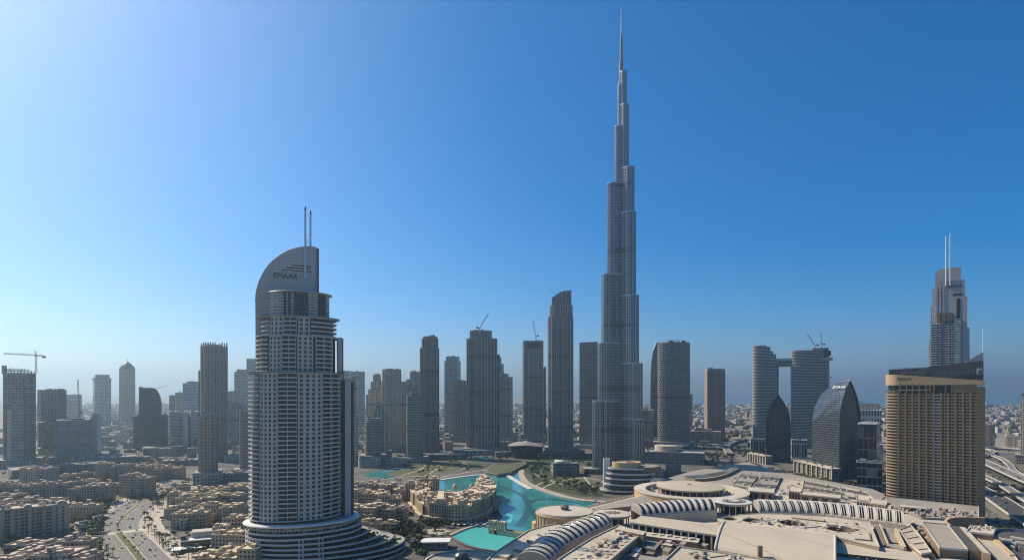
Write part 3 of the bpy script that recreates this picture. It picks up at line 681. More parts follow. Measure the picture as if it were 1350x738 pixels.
    for i in range(2, 6):
        z1 = 26.6 - 3.7*i
        for k in range(26):
            px = rng.uniform(rx[i-1]-6, rx[i]-2); x0 = L(325.5); x1 = L(rx[i]); a_ = (x1-x0)/2; c_ = (x0+x1)/2; b_ = 33+1.6*i
            th = -rng.uniform(-.9, .75); th = -abs(th) if rng.random() < .75 else abs(th)
            rr = rng.uniform(.80, .955); x, y = c_+a_*rr*math.cos(th), b_*rr*math.sin(th)-2
            if ((x-(L(325.5)+L(rx[i-1]))/2)/((L(rx[i-1])-L(325.5))/2))**2 + (y/(33+1.6*i-1.6))**2 < 1.02: continue
            for q in range(5):
                xx, yy, r_ = x+rng.uniform(-1,1), y+rng.uniform(-1,1), rng.uniform(.4,1.0)
                mb.lathe((xx,yy), [(r_*.7,z1),(r_,z1+r_*.7),(r_*.5,z1+r_*1.5),(0,z1+r_*1.7)], plants, 6)
    o = mb.build('terrace_planting', t); o['kind'] = 'stuff'
sail_hotel()

# ------------------------------------------------------------------ hotel tower with twin white masts behind the beige hotel
def mast_tower():
    D = 880; Xc = XD(1250, D); az = math.atan2(Xc, D); s = D/F*math.cos(az)
    t = thing('twin_mast_tower', 'pale stepped tower with twin white masts behind the tan hotel', 'tower', (Xc, D, 0), -az)
    L = lambda p: (p-1250)*s
    PL = plain('pale_panel', (.33,.335,.345), .6, var=.06); fg = facade('masted_glass_facade', (.40,.41,.42), (.05,.065,.075), 3.6, 2.2, .7, .62, vary=.5)
    fs = facade('masted_side_facade', (.40,.40,.41), (.09,.10,.11), 3.6, 2.6, .35, .4)
    def blk(nm, x0, x1, yt, y0, y1, m, zb=0): mb = MB(); mb.box(L(x0), L(x1), y0, y1, zb, ZD(yt,D), m, CONC); mb.build(nm, t)
    blk('shaft', 1224.5, 1276.8, 447, -9, 18, fs)
    blk('setback', 1226.5, 1274.2, 403, -10, 17, fs); blk('setback', 1229, 1271, 379, -7, 15, PL)
    blk('crown_slab', 1238, 1267, 354.5, -6, 12, PL); blk('crown_slab', 1233, 1238.6, 357, -4.5, 11, plain('pale_panel_grey',(.30,.30,.31),.6))
    blk('sign_slab', 1246, 1272, 372, -12, 2, PL); blk('stair_fin', 1256, 1274.6, 393.5, -12.6, 0, PL)
    blk('side_fin', 1267, 1277.4, 434, -13.2, 2, PL)
    for x0, x1, yt in ((1228,1240.5,428),(1245.5,1255.8,424)):
        mb = MB(); mb.box(L(x0), L(x1), -13, -9, 0, ZD(yt,D), facade('dark_balcony_recess',(.13,.13,.13),(.03,.035,.04),3.6,2,.8,.7), CONC)
        z = 3.6
        while z < ZD(yt,D)-2: mb.box(L(x0)-.2, L(x1)+.2, -15, -13.01, z, z+1.15, HW2); z += 3.6
        mb.box(L((x0+x1)/2)-.4, L((x0+x1)/2)+.4, -15.2, -13, 0, ZD(yt,D), PL); mb.build('balcony_stack', t)
    mb = MB(); mb.box(L(1257), L(1266), -15.5, -12.7, 0, ZD(422,D), facade('masted_pale_glass',(.33,.38,.39),(.15,.20,.21),3.6,2,.85,.75,vary=.2), CONC); mb.build('glass_bay', t)
    GOLD = plain('gilt_grille', (.36,.27,.13), .45, metal=.3, var=.3, fine=.9)
    for x in (1237.2, 1244, 1251.8):
        mb = MB(); w_ = 2.0*s; zb, zt = ZD(425,D), ZD(413,D); n = 4
        for i in range(n):
            za, zc = zb+(zt-zb)*i/n, zb+(zt-zb)*(i+1)/n
            mb.tube((L(x)-w_,-15.6,za),(L(x)+w_,-15.6,zc),.45,.45,GOLD,4); mb.tube((L(x)+w_,-15.6,za),(L(x)-w_,-15.6,zc),.45,.45,GOLD,4)
            mb.tube((L(x)-w_,-15.6,za),(L(x)-w_,-15.6,zc),.5,.5,GOLD,4); mb.tube((L(x)+w_,-15.6,za),(L(x)+w_,-15.6,zc),.5,.5,GOLD,4)
        mb.box(L(x)-w_, L(x)+w_, -15.2, -9, zb, zt, plain('gilt_back',(.25,.20,.11),.6)); mb.build('gilt_grille', t)
    for i, x in enumerate((1235, 1239.5, 1244)):       # tall fins with lattice above the grilles
        mb = MB(); mb.box(L(x)-1.2, L(x)+1.2, -12.4-.1*i, -7, ZD(415,D), ZD(372-4*(i==1),D), PL)
        for k in range(7):
            z = ZD(410-5*k, D); mb.tube((L(x)+1.2,-12,z),(L(x)+4.2,-12,z+4),.3,.3,WHITEP,4); mb.tube((L(x)+4.2,-12,z),(L(x)+1.2,-12,z+4),.3,.3,WHITEP,4)
        mb.build('lattice_fin', t)
    mb = MB(); mb.box(L(1261), L(1265.5), -13.0, -12.4, ZD(421,D), ZD(396,D), DARKHOLE); mb.box(L(1256), L(1268), -12.4, -11.9, ZD(392,D), ZD(389.5,D), DARKHOLE); mb.build('dark_slot', t)
    for x, y in ((1247, 313), (1252.6, 310)):
        mb = MB(); mb.tube((L(x),-13.0,ZD(378,D)),(L(x),-13.0,ZD(y,D)),.85,.55,WHITEP,8); mb.build('mast', t)
    letters('sign_lettering', 'EMAAR', t, (L(1258.8), -12.15, ZD(380,D)), 5.4, DARKHOLE, ext=.15, width=1.0)
mast_tower()

# ------------------------------------------------------------------ tan curved hotel at right
def tan_hotel():
    D = 650; Xc = XD(1230, D); az = math.atan2(Xc, D); s = D/F*math.cos(az)
    t = thing('tan_hotel', 'broad tan hotel slab with rounded left corner and dark rooftop sign wall', 'hotel', (Xc, D, 0), -az)
    L = lambda p: (p-1230)*s
    TAN2 = plain('tan_spandrel', (.29,.20,.11), .75, var=.1); TAN = plain('tan_cladding', (.24,.165,.09), .75, var=.1, fine=.3); TANL = plain('tan_band', (.41,.295,.165), .7, var=.08)
    rec = facade('tan_recess', (.13,.095,.06), (.025,.024,.022), 3.4, 2.2, .75, .7, vary=.6, blind=.12)
    x0, xc, x1, xe = L(1165.5), L(1184), L(1286.5), L(1295)
    dep = 30.0; r = 13.0; z0, fh, nf = 16.0, 3.40, 37; zt = z0+fh*nf
    def corner(off, n=10): # rounded left end: quarter plus return
        cx, cy = xc, r*.0
        return [(cx + (xc-x0+off)*math.cos(a), cy + (r+off)*math.sin(a)) for a in (R(180+90*i/n) for i in range(n+1))]
    body = [(x0+1.6, dep)] + [(x0+1.6,0)] + corner(-1.6)[1:] + [(x1,-r+1.6),(x1,dep)]
    zl = zt - 9.5; 
    mb = MB(); mb.prism(body, 0, zt+2, rec, CONC); mb.build('core', t)
    # rounded corner balconies
    items = []
    cn = [(x0,dep*.9),(x0,0)] + corner(0)[1:]; ci = [(x0+1.7,dep*.9),(x0+1.7,0)] + corner(-1.7)[1:]; cl = [(x0+.3,dep*.9),(x0+.3,0)] + corner(-.3)[1:]
    for k in range(nf):
        z = z0+k*fh
        def fn(m_, z=z):
            m_.prism(cn + ci[::-1], z, z+.3, TAN, bottom=True)
            for j in range(len(cn)-1): m_.prism([cn[j],cn[j+1],cl[j+1],cl[j]], z+.28, z+1.35, TANL)
        items.append((k, fn))
    capped(items, None, 'balcony', t)
    # pier grid: 11 bays
    edges = [xc + (x1-xc)*i/11 for i in range(12)]
    for i in range(12):
        mb = MB(); w_ = 1.0; mb.box(edges[i]-w_, edges[i]+w_, -r-.55, -r+1.8, 6, zt-(.0 if i else 0)+.02*i, TAN)
        mb.build('pier', t)
    wins = []
    for i in range(11):
        xa, xb = edges[i]+1.0, edges[i+1]-1.0; xm = (xa+xb)/2
        glassy = i == 5
        mb = MB()
        for k in range(nf):
            z = z0+k*fh
            mb.box(xa, xb, -r-.35, -r+1.7, z-.1, z+(1.0 if glassy else 1.55), STEEL if glassy else TAN2)
            mb.box(xm-.3, xm+.3, -r-.2, -r+1.7, z+1.0, z+fh-.1, TAN)
            for (p, q) in ((xa, xm-.22), (xm+.22, xb)):
                wins.append((k*20+i, (lambda m_, p=p, q=q, z=z, g=glassy: m_.box(p, q, -r+.75, -r+1.5, z+(1.0 if g else 1.55), z+fh-.1, pane(z*1.93+p*.77)))))
        mb.build('spandrel_column', t)
    capped(wins, None, 'window', t)
    # right end wall
    mb = MB(); mb.prism([(x1-1.2,-r-1.6),(xe,-r-1.0),(xe,dep),(x1-1.2,dep)], 0, zt+6, facade('tan_end_wall',(.27,.19,.105),(.10,.075,.05),3.4,2.4,.28,.28,blind=0), CONC)
    mb.build('end_wall', t)
    # dark glazed storey and sloping band
    zb0 = ZD(517,D)
    mb = MB(); mb.prism([(x0+2.2,dep),(x0+2.2,0)] + corner(-2.2)[1:] + [(L(1253),-r+1.9),(L(1253),dep)], zt, ZD(506,D), facade('dark_top_glazing',(.10,.085,.07),(.02,.022,.025),20,6,.94,.94), CONC); mb.build('glazed_storey', t)
    mb = MB(); mb.box(xc-1, L(1225), -r-.9, -r+.4, ZD(514.5,D), ZD(513.4,D), TANL)
    for p in (1186,1195,1203,1212,1221,1226,1231,1246,1254): mb.box(L(p)-.6, L(p)+.6, -r-.8, -r+2.2, zt, ZD(506,D)+.5, TAN)
    mb.build('glazing_bars', t)
    mb = MB(); mb.box(L(1253)+.01, x1-1.21, -r-.6, dep, zt+.01, ZD(505,D), TAN); mb.build('upper_wall', t)
    ring = [(x0-.4,dep+.1),(x0-.4,0)] + corner(.4)[1:] + [(xe+.3,-r-1.9),(xe+.3,dep+.1)]
    zls = []
    for (x,y) in ring:
        f = max(0.0, (x-x0)/(xe-x0)); zls.append(ZD(493 + 9.5*f**1.5, D))
    mb = MB()
    mb.prism(ring, ZD(507.5,D), 0, TANL, CONC, zs=zls, bottom=True); mb.build('top_band', t)
    letters('sign_lettering', 'EMAAR', t, (L(1192), -r-.62, ZD(499,D)), 3.4, DARKHOLE, ext=.12, width=1.3)
    # rooftop screen wall with pale lettering
    SCR = facade('dark_roof_screen', (.045,.047,.05), (.09,.095,.10), 30, 2.1, .12, 1.0, vary=.3, blind=0, grough=.5)
    def wall(nm, xa, xb, ya, yb, za, zb_, zc, m):
        mb = MB(); mb.prism([(xa,ya),(xb,yb),(xb,yb+1.2),(xa,ya+1.2)], za, 0, m, zs=[zb_,zc,zc,zb_]); return mb.build(nm, t)
    wall('roof_screen', L(1170), L(1222), -8.6, -11.4, ZD(500,D), ZD(486.5,D), ZD(484.5,D), SCR)
    wall('roof_screen', L(1222)+.01, L(1293), -11.4, -12.2, ZD(504,D), ZD(484,D), ZD(477.5,D), SCR)
    mb = MB()
    for i in range(17):
        p = 1171 + i*3.1; mb.tube((L(p),-9.2-.12*i*.5,ZD(494,D)),(L(p),-9.2-.12*i*.5,ZD(484.6,D)),.13,.13,DSTEEL,4)
    mb.box(L(1171), L(1222), -10.9, -10.6, ZD(485.4,D), ZD(484.9,D), DSTEEL)
    mb.build('roof_railing', t)
    letters('sign_lettering', 'DUBAI MALL', t, (L(1203), -11.75, ZD(490.5,D)), 4.6, plain('grey_letters',(.13,.135,.145),.5), ext=.12, width=1.15)
    letters('sign_lettering', 'THE ADDRESS', t, (L(1260), -12.55, ZD(492.5,D)), 4.8, plain('grey_letters',(.13,.135,.145),.5), ext=.12, width=1.15)
    mb = MB(); mb.box(L(1284.5), L(1292), -12.7, -12.25, ZD(494.5,D), ZD(486.8,D), plain('logo_grey',(.30,.31,.33),.5))
    mb.prism([(L(1286),-12.9),(L(1290.6),-12.9),(L(1290.6),-12.72),(L(1286),-12.72)], ZD(493.5,D), 0, DSTEEL, zs=[ZD(492.8,D),ZD(488,D),ZD(488,D),ZD(492.8,D)]); mb.build('sign_emblem', t)
    mb = MB(); mb.prism([(L(1272),-6),(L(1292.6),-6),(L(1292.6),12),(L(1272),12)], ZD(502,D), 0, plain('plant_room',(.27,.27,.28),.7), zs=[ZD(478,D),ZD(466.5,D),ZD(466.5,D),ZD(478,D)])
    mb.build('plant_room', t)
    mb = MB(); mb.tube((L(1293),-5,ZD(500,D)),(L(1293),-5,ZD(437,D)),.5,.3,WHITEP,6); mb.build('mast', t)
tan_hotel()

# ------------------------------------------------------------------ linked twin towers
def linked_towers():
    D = 1500; fb = facade('slab_band_facade', (.20,.20,.18), (.025,.03,.028), 3.9, 3.0, .85, .7, vary=.6, blind=.15)
    PB = plain('pale_slab_edge', (.43,.425,.38), .7, var=.15)
    Xc = XD(1043, D); az = math.atan2(Xc, D); s = D/F*math.cos(az)
    t = thing('linked_twin_towers', 'pair of rounded slab banded towers joined by a bridge high up', 'towers', (Xc, D, 0), -az)
    L = lambda p: (p-1043)*s
    U = unit('super', 28)
    def banded(nm, x0, x1, dep, ztops, cy=0):
        zmax = max(z for _, z in ztops); poly = sc(U, L(x1)-L(x0)-2, dep-2, (L(x0)+L(x1))/2, cy); out = sc(U, L(x1)-L(x0), dep, (L(x0)+L(x1))/2, cy)
        def cut(z, pl):   # right limit at height z
            lim = None
            for xr_, zt in ztops:
                if z < zt: lim = L(xr_) if lim is None else max(lim, L(xr_))
            return [(min(x, lim), y) for x, y in pl] if lim is not None else None
        mb = MB(); z = 0
        while z < zmax - .5:
            c = cut(z, poly); o_ = cut(z, out)
            mb.prism(c, z, z+3.9, fb, CONC); mb.prism(o_, z+2.7, z+4.3, PB, bottom=True); z += 3.9
        mb.build(nm, t)
    banded('west_tower', 990.5, 1027, 46, [(1010,ZD(455.5,D)),(1015,ZD(458,D)),(1019,ZD(463,D)),(1023,ZD(468,D)),(1027,ZD(474,D))])
    banded('east_tower', 1042, 1086, 46, [(1086, ZD(464.5,D))])
    banded('east_wing', 1070, 1092.5, 40, [(1092.5, ZD(473,D))], 8)
    mb = MB()
    mb.prism([(L(1008),-14),(L(1055),-19),(L(1096),-16),(L(1096),14),(L(1008),14)], ZD(476,D), ZD(472.5,D), PB, bottom=True)
    mb.prism([(L(1009),-11),(L(1056),-16),(L(1060),12),(L(1009),12)], ZD(483,D), ZD(476,D)-.05, fb, PB, bottom=True)
    mb.prism([(L(1009),-12),(L(1056),-17),(L(1056),13),(L(1009),13)], ZD(480,D), ZD(479,D), PB, bottom=True)
    mb.build('sky_bridge', t)
    mb = MB(); mb.box(L(1071), L(1091), -8, 16, ZD(474,D), ZD(460,D), plain('rusty_formwork',(.13,.085,.07),.9)); mb.box(L(1086), L(1094), -6, 14, ZD(470,D), ZD(463.5,D), plain('rusty_formwork',(.13,.085,.07),.9))
    mb.build('formwork', t)
    mb = MB()
    for y in (497.5, 504, 510, 514): mb.box(L(1083), L(1093+ (498-y)*.2 + 2), -10, 14, ZD(y+.9,D), ZD(y-.3,D), PB)
    mb.build('loose_slab', t)
    mb = MB(); mb.box(L(985), L(1100), -30, 24, 0, 10, fb, CONC); mb.build('podium', t)
linked_towers()

# ------------------------------------------------------------------ pointed arch glass towers
def arch_tower(name, label, pxc, D, wd, ln, z_apex, rot, dropf, m_side, m_end, sign=None):
    Xc = XD(pxc, D); az = math.atan2(Xc, D); t = thing(name, label, 'tower', (Xc, D, 0), -az + R(rot))
    # local: end face looks to -y, body runs to +y; section: pointed arch across x
    NS, NT_ = 12, 12
    def section(sy):
        zt = z_apex*(1 - dropf*sy**1.8); zs_ = z_apex*.56*(1-.08*sy)
        hw = wd/2*(1-.10*sy**3); pts = [(hw, 0), (hw*1.0, zs_*.5), (hw*.985, zs_)]
        for i in range(1, NT_+1):
            u = i/NT_; pts.append((hw*.985*(1-u**2.15), zs_ + (zt-zs_)*u))
        return pts
    mb = MB(); secs = [(ln*k/NS, section(k/NS)) for k in range(NS+1)]
    for k in range(NS):
        (ya, A), (yb, B) = secs[k], secs[k+1]
        for sgn in (1, -1):
            u = 0
            for i in range(len(A)-1):
                a0, a1, b0, b1 = A[i], A[i+1], B[i], B[i+1]
                u1 = u + math.hypot(a1[0]-a0[0], a1[1]-a0[1])
                q = [(sgn*a0[0],ya,a0[1]),(sgn*b0[0],yb,b0[1]),(sgn*b1[0],yb,b1[1]),(sgn*a1[0],ya,a1[1])]
                uvq = [(ya,u),(yb,u),(yb,u1),(ya,u1)]
                if sgn < 0: q = q[::-1]; uvq = uvq[::-1]
                mb.face(q, m_side, uvq, True); u = u1
    weld(mb.build('curved_shell', t), 35)
    def cap(y, S, m, inset=1.0, flip=False):
        c = [(x*inset, z) for x, z in S]; ring = [(x, z) for x, z in c] + [(-x, z) for x, z in c[::-1][1:]]
        pts = [(x, y, z*(.985 if inset < 1 else 1)) for x, z in ring]
        if flip: pts = pts[::-1]
        return pts
    mb = MB(); A = secs[0][1]
    mb.face(cap(1.6, A, m_end, .93), m_end)
    mb.build('end_glazing', t)
    mb = MB(); full_ = [(x,z) for x,z in A] + [(-x,z) for x,z in A[::-1][1:]]; inn = [(x*.9, z*.985) for x, z in full_]
    for i in range(len(full_)-1):
        mb.face([(full_[i+1][0],0,full_[i+1][1]),(inn[i+1][0],0,inn[i+1][1]),(inn[i][0],0,inn[i][1]),(full_[i][0],0,full_[i][1])][::-1], DSTEEL)
        mb.face([(inn[i+1][0],0,inn[i+1][1]),(inn[i+1][0],1.7,inn[i+1][1]),(inn[i][0],1.7,inn[i][1]),(inn[i][0],0,inn[i][1])], DSTEEL)
    mb.build('end_rim', t)
    mb = MB(); mb.face(cap(ln, secs[-1][1], m_end, 1, True), m_end); mb.build('rear_glazing', t)
    mb = MB(); mb.tube((0,0,z_apex-.5),(0,ln*.3,z_apex*(1-dropf*.3**1.8)+.3),.7,.5,STEEL,6); mb.build('ridge', t)
    if sign: sign(t)
    return t
m_bp = facade('arched_tower_glass', (.12,.13,.135), (.15,.185,.22), 3.9, 3.0, .86, .84, vary=.35, gmetal=.8, grough=.12, blind=.03, stagger=True, wrough=.35)
m_be = facade('arched_tower_end_glass', (.10,.10,.098), (.012,.014,.016), 3.9, 2.4, .82, .68, vary=.7, grough=.08, blind=.10)
def sg(t):
    letters('sign_lettering', 'EMAAR', t, (-11.2, 12, 151), 7.0, WHITEP, rot=(R(58),0,R(-90)), ext=.12, width=1.2)
arch_tower('arched_glass_tower', 'larger dark glass tower shaped like a pointed arch, white letters on its shoulder', 1121, 952, 44, 62, 163, 45, .14, m_bp, m_be, sg)
arch_tower('arched_glass_tower', 'smaller dark glass tower shaped like a pointed arch in front of the linked towers', 1026, 1170, 46, 44, 138, 2, .25, m_be, m_be)
# ------------------------------------------------------------------ cranes
CRW = plain('crane_red', (.22,.07,.06), .6); CRG = plain('crane_grey', (.20,.21,.23), .6)
def lattice(mb, p0, p1, w, m, n=8, r=.18):
    p0, p1 = Vector(p0), Vector(p1); d = (p1-p0).normalized(); a = d.orthogonal().normalized(); b = d.cross(a)
    cs = [(a*sx + b*sy)*w/2 for sx, sy in ((-1,-1),(1,-1),(1,1),(-1,1))]
    for c in cs: mb.tube(p0+c, p1+c, r, r, m, 4)
    for i in range(n):
        q0, q1 = p0 + (p1-p0)*i/n, p0 + (p1-p0)*(i+1)/n
        for k in range(4): mb.tube(q0+cs[k], q1+cs[(k+1)%4], r*.7, r*.7, m, 3, caps=False)
def crane(label, px, D, y_base, y_slew, jib, cj, m, w=2.2, apex=None, y=0):
    """jib, cj = photo pixels of the jib tip and counter jib end"""
    X = XD(px, D); zb, zs_ = ZD(y_base, D), ZD(y_slew, D)
    t = thing('tower_crane', label, 'crane', (X, D+y, zb), 0, 'construction cranes on the skyline')
    h = zs_-zb; loc = lambda q: (XD(q[0],D)-X, 0, ZD(q[1],D)-zb)
    mb = MB(); lattice(mb, (0,0,0), (0,0,h), w, m, 12, .3); mb.build('mast', t)
    mb = MB(); lattice(mb, (0,0,h), loc(jib), w*.7, m, 12, .24); mb.build('jib', t)
    mb = MB(); lattice(mb, (0,0,h), loc(cj), w*.8, m, 4, .28); e = loc(cj); mb.build('counter_jib', t)
    mb = MB(); mb.box(e[0]-2.2, e[0]+2.2, -1.6, 1.6, e[2]-3.2, e[2]+.4, DCONC); mb.build('counterweight', t)
    mb = MB(); mb.box(-1.2, 1.2, -2.6, -.9, h-2.4, h-.2, WHITEP); mb.build('cab', t)
    if apex:
        a = loc(apex); mb = MB(); lattice(mb, (0,0,h), a, w*.6, m, 4, .24); j = loc(jib)
        mb.tube(a, (j[0]*.66, 0, h+(j[2]-h)*.66), .13, .13, m, 4); mb.tube(a, e, .13, .13, m, 4); mb.build('tie_apex', t)
crane('red hammerhead crane with long level jib above the unfinished tower', 47.5, 1105, 492, 468, (5,465.8), (58,469.5), CRW, 2.6, (46.5,462.5))
crane('upright luffing crane rising beside the clad construction block', 104, 1190, 553, 541, (102.8,500), (107,543), CRG, 2.6)
crane('luffing crane leaning right on the broad ribbed tower', 632, 1372, 437, 433, (644,413.5), (629,431), CRG, 2.2)
crane('luffing crane leaning left on the dark capped tower', 706.5, 1742, 450, 443.5, (702.5,422.5), (709.5,442), CRG, 2.6)
crane('luffing crane leaning left on top of the linked towers', 1074, 1490, 462, 455.5, (1064.5,440), (1078,454), CRG, 2.2)
crane('upright luffing crane, rightmost on top of the linked towers', 1083, 1492, 462, 454, (1082,438), (1086.5,453), CRG, 2.2)
# rooftop sign of the lattice facade tower
t, w_, d_, zt = LATTICE
letters('sign_lettering', 'EMAAR', t, (0, -d_*.3, zt+4.6), 7.0, CONC, ext=.2, width=1.4)
mb = MB()
for i in range(7): mb.tube((-15+5*i, -d_*.3+.5, zt), (-15+5*i, -d_*.3+.5, zt+6.5), .2, .2, DSTEEL, 4)
mb.box(-16, 16, -d_*.3+.4, -d_*.3+.7, zt+1.2, zt+1.6, DSTEEL); mb.build('sign_frame', t)

# ------------------------------------------------------------------ pixel polygons
def ccw(pts):
    a = sum(pts[i][0]*pts[(i+1)%len(pts)][1] - pts[(i+1)%len(pts)][0]*pts[i][1] for i in range(len(pts)))
    return pts if a > 0 else pts[::-1]
def pp(pts, z=0.0): return ccw([tuple(P(x, y, z)[:2]) for x, y in pts])
def smooth_line(pts, n=6):                         # Catmull-Rom through the points
    q = [pts[0]] + list(pts) + [pts[-1]]; r = []
    for i in range(1, len(q)-2):
        for k in range(n):
            u = k/n; r.append(tuple(.5*(2*q[i][j] + (q[i+1][j]-q[i-1][j])*u + (2*q[i-1][j]-5*q[i][j]+4*q[i+1][j]-q[i+2][j])*u*u + (3*q[i][j]-q[i-1][j]-3*q[i+1][j]+q[i+2][j])*u**3) for j in range(len(q[0]))))
    r.append(tuple(pts[-1])); return r
from mathutils.geometry import tessellate_polygon
def poly_sheet(name, pts, z, m, holes=(), kind=None, cat=None, label=None, parent=None):
    mb = MB(); loops = [[Vector((x,y,0)) for x,y in pts]] + [[Vector((x,y,0)) for x,y in h] for h in holes]
    flat = [v for l in loops for v in l]
    for tri in tessellate_polygon(loops):
        q = [flat[i] for i in tri]
        if (q[1]-q[0]).cross(q[2]-q[0]).z < 0: q.reverse()
        mb.face([(v.x,v.y,z) for v in q], m)
    o = weld(mb.build(name, parent))
    return tag(o, label, cat, None, kind)
def ribbon(pts, w, z=None):
    """left and right offset points of a plan polyline, width w"""
    L_, R_ = [], []
    for i, p in enumerate(pts):
        a = Vector(pts[max(0,i-1)][:2]); b = Vector(pts[min(len(pts)-1,i+1)][:2]); t_ = (b-a).normalized(); n_ = Vector((-t_.y, t_.x)); c = Vector(p[:2])
        ww = w if not callable(w) else w(i)
        L_.append(tuple(c+n_*ww/2)); R_.append(tuple(c-n_*ww/2))
    return L_, R_
def strip_sheet(name, A, B, z, m, kind='structure'):
    mb = MB()
    for i in range(len(A)-1):
        q = [(B[i][0],B[i][1],z),(B[i+1][0],B[i+1][1],z),(A[i+1][0],A[i+1][1],z),(A[i][0],A[i][1],z)]
        if (Vector(q[1])-Vector(q[0])).cross(Vector(q[2])-Vector(q[0])).z < 0: q = q[::-1]
        mb.face(q, m)
    o = mb.build(name); o['kind'] = kind; return o
def wall_along(mb, pts, w, z0, z1, m, closed=False):
    n = len(pts); 
    for i in range(n if closed else n-1):
        a, b = Vector(pts[i][:2]), Vector(pts[(i+1)%n][:2]); d = b-a
        if d.length < 1e-3: continue
        mb.obox((a+b)/2, tuple(d.normalized()), d.length/2 + w*.5, w/2, z0, z1 + .002*(i%3), m)

# ------------------------------------------------------------------ lake, promenades, park
def lake_mat():
    t = NT('lake_water'); n = t.noise(.025, 4); n2 = t.noise(.25, 3)
    c = t.mix(t.ramp(n, [(.40,(0,0,0)),(.58,(1,1,1))]), (.05,.27,.275), (.024,.17,.18))
    c = t.mix(t.math('MULTIPLY', n2, .25), c, (.08,.38,.34))
    t.l(c, t.b.inputs['Base Color']); t.b.inputs['Roughness'].default_value = .09; t.b.inputs['Specular IOR Level'].default_value = .4; t.bump(t.noise(.5,4), .10, .5); return t.m
LAKE = lake_mat()
POOL = plain('pool_water', (.085,.44,.43), .12, var=.10, ns=.05, spec=.22)
POOLL = plain('shallow_pool_water', (.11,.46,.45), .16, var=.10, ns=.05, spec=.22)
TRACK = plain('submerged_track', (.028,.105,.11), .2, var=.3, spec=.22)
city = pp([(-80,760),(-80,600),(60,588),(300,575),(640,570),(930,575),(1180,592),(1500,600),(1500,760)])
def plaza_mat():
    t = NT('district_paving'); a = t.noise(.012,6); b = t.noise(.15,4)
    c = t.ramp(a, [(.36,(.05,.048,.042)),(.46,(.085,.08,.07)),(.56,(.15,.135,.11)),(.68,(.07,.066,.058))])
    c = t.mix(t.ramp(b, [(.50,(0,0,0)),(.72,(1,1,1))]), c, (.09,.085,.07)); t.l(c, t.b.inputs['Base Color']); t.b.inputs['Roughness'].default_value = .92; return t.m
poly_sheet('pavement', city, .004, plaza_mat(), kind='structure')
lake_px = [(560,640),(588,632),(616,627.5),(640,626),(664,625),(673,619),(683,613.5),(692,614.5),(689,620),(687,627),(692,636),(705,643),(722,649),(745,656),(768,660.5),(785,662),(782,667),(760,676),(735,690),(706,703),(676,698),(655,696),(645,690),(660,684),(668,676),(662,664),(650,655),(600,650)]
poly_sheet('lake', pp(lake_px), .03, LAKE, kind='structure')
poly_sheet('lower_pool', pp([(594,707),(606,701),(618,696.5),(630,694),(648,695),(670,701),(690,706),(700,712),(672,732),(654,726),(630,722.5),(612,717.5),(600,713)]), .034, POOL, kind='structure')
poly_sheet('shallow_pool', pp([(652,664),(664,664),(672,670),(676,677),(675,686),(672,690),(665,684),(658,674)]), .05, POOLL, kind='structure')
for pts in ([(476,627),(490,622.5),(508,618.5),(530,616.5),(546,616.6),(536,618.6),(520,620.5),(508,625),(519,628),(516,631),(508,630.5),(494,628.5)], [(609,604.5),(616,602.5),(640,601.5),(652,603),(640,606),(618,606.5)]):
    poly_sheet('garden_pool', pp(pts), .04, LAKE, kind='structure')
# dark fountain tracks just under the surface
TZ = [.07]
def track(name, label, px, w, closed=False):
    TZ[0] += .012; tz = TZ[0]
    pts = [tuple(P(x,y)[:2]) for x,y in (smooth_line(px, 8))]; A, B = ribbon(pts, w); mb = MB()
    for i in range(len(A)-1):
        q = [(B[i][0],B[i][1],tz),(B[i+1][0],B[i+1][1],tz),(A[i+1][0],A[i+1][1],tz),(A[i][0],A[i][1],tz)]
        if (Vector(q[1])-Vector(q[0])).cross(Vector(q[2])-Vector(q[0])).z < 0: q = q[::-1]
        mb.face(q, TRACK)
    o = weld(mb.build(name)); tag(o, label, 'fountain track')
track('fountain_track', 'long dark curved fountain track bending through the main lake', [(618,641),(640,639.5),(662,642),(680,648),(693,657),(697,667),(695,677),(688,687),(683,694)], 8.5)
track('fountain_track', 'straight dark fountain track running right across the lake', [(697,663),(706,659),(724,657.5),(745,660),(765,662.5)], 9)
track('fountain_track', 'short dark fountain branch toward the domed drum building', [(697,668),(703,676),(709,686)], 8)
for cx_, cy_, rr, lb in ((634,632.5,13,'far round dark fountain ring in the lake'),(646,646,16,'middle round dark fountain ring by the curved track'),(712,673,10,'round dark fountain ring near the domed drum building')):
    c = P(cx_,cy_); r_ = rr*c.y/F
    for k,(ra,wd) in enumerate(((r_,4.2),(r_*.55,5))):
        TZ[0] += .012; tz = TZ[0]
        pts = [(c.x+ra*math.cos(2*PI*i/36), c.y+ra*math.sin(2*PI*i/36)) for i in range(37)]; A, B = ribbon(pts, wd); mb = MB()
        for i in range(36):
            q = [(B[i][0],B[i][1],tz),(B[i+1][0],B[i+1][1],tz),(A[i+1][0],A[i+1][1],tz),(A[i][0],A[i][1],tz)]
            if (Vector(q[1])-Vector(q[0])).cross(Vector(q[2])-Vector(q[0])).z < 0: q = q[::-1]
            mb.face(q, TRACK)
        if k == 0: o = thing('fountain_ring', lb, 'fountain ring', (0,0,0))
        weld(mb.build('outer_ring' if k == 0 else 'inner_ring', o))
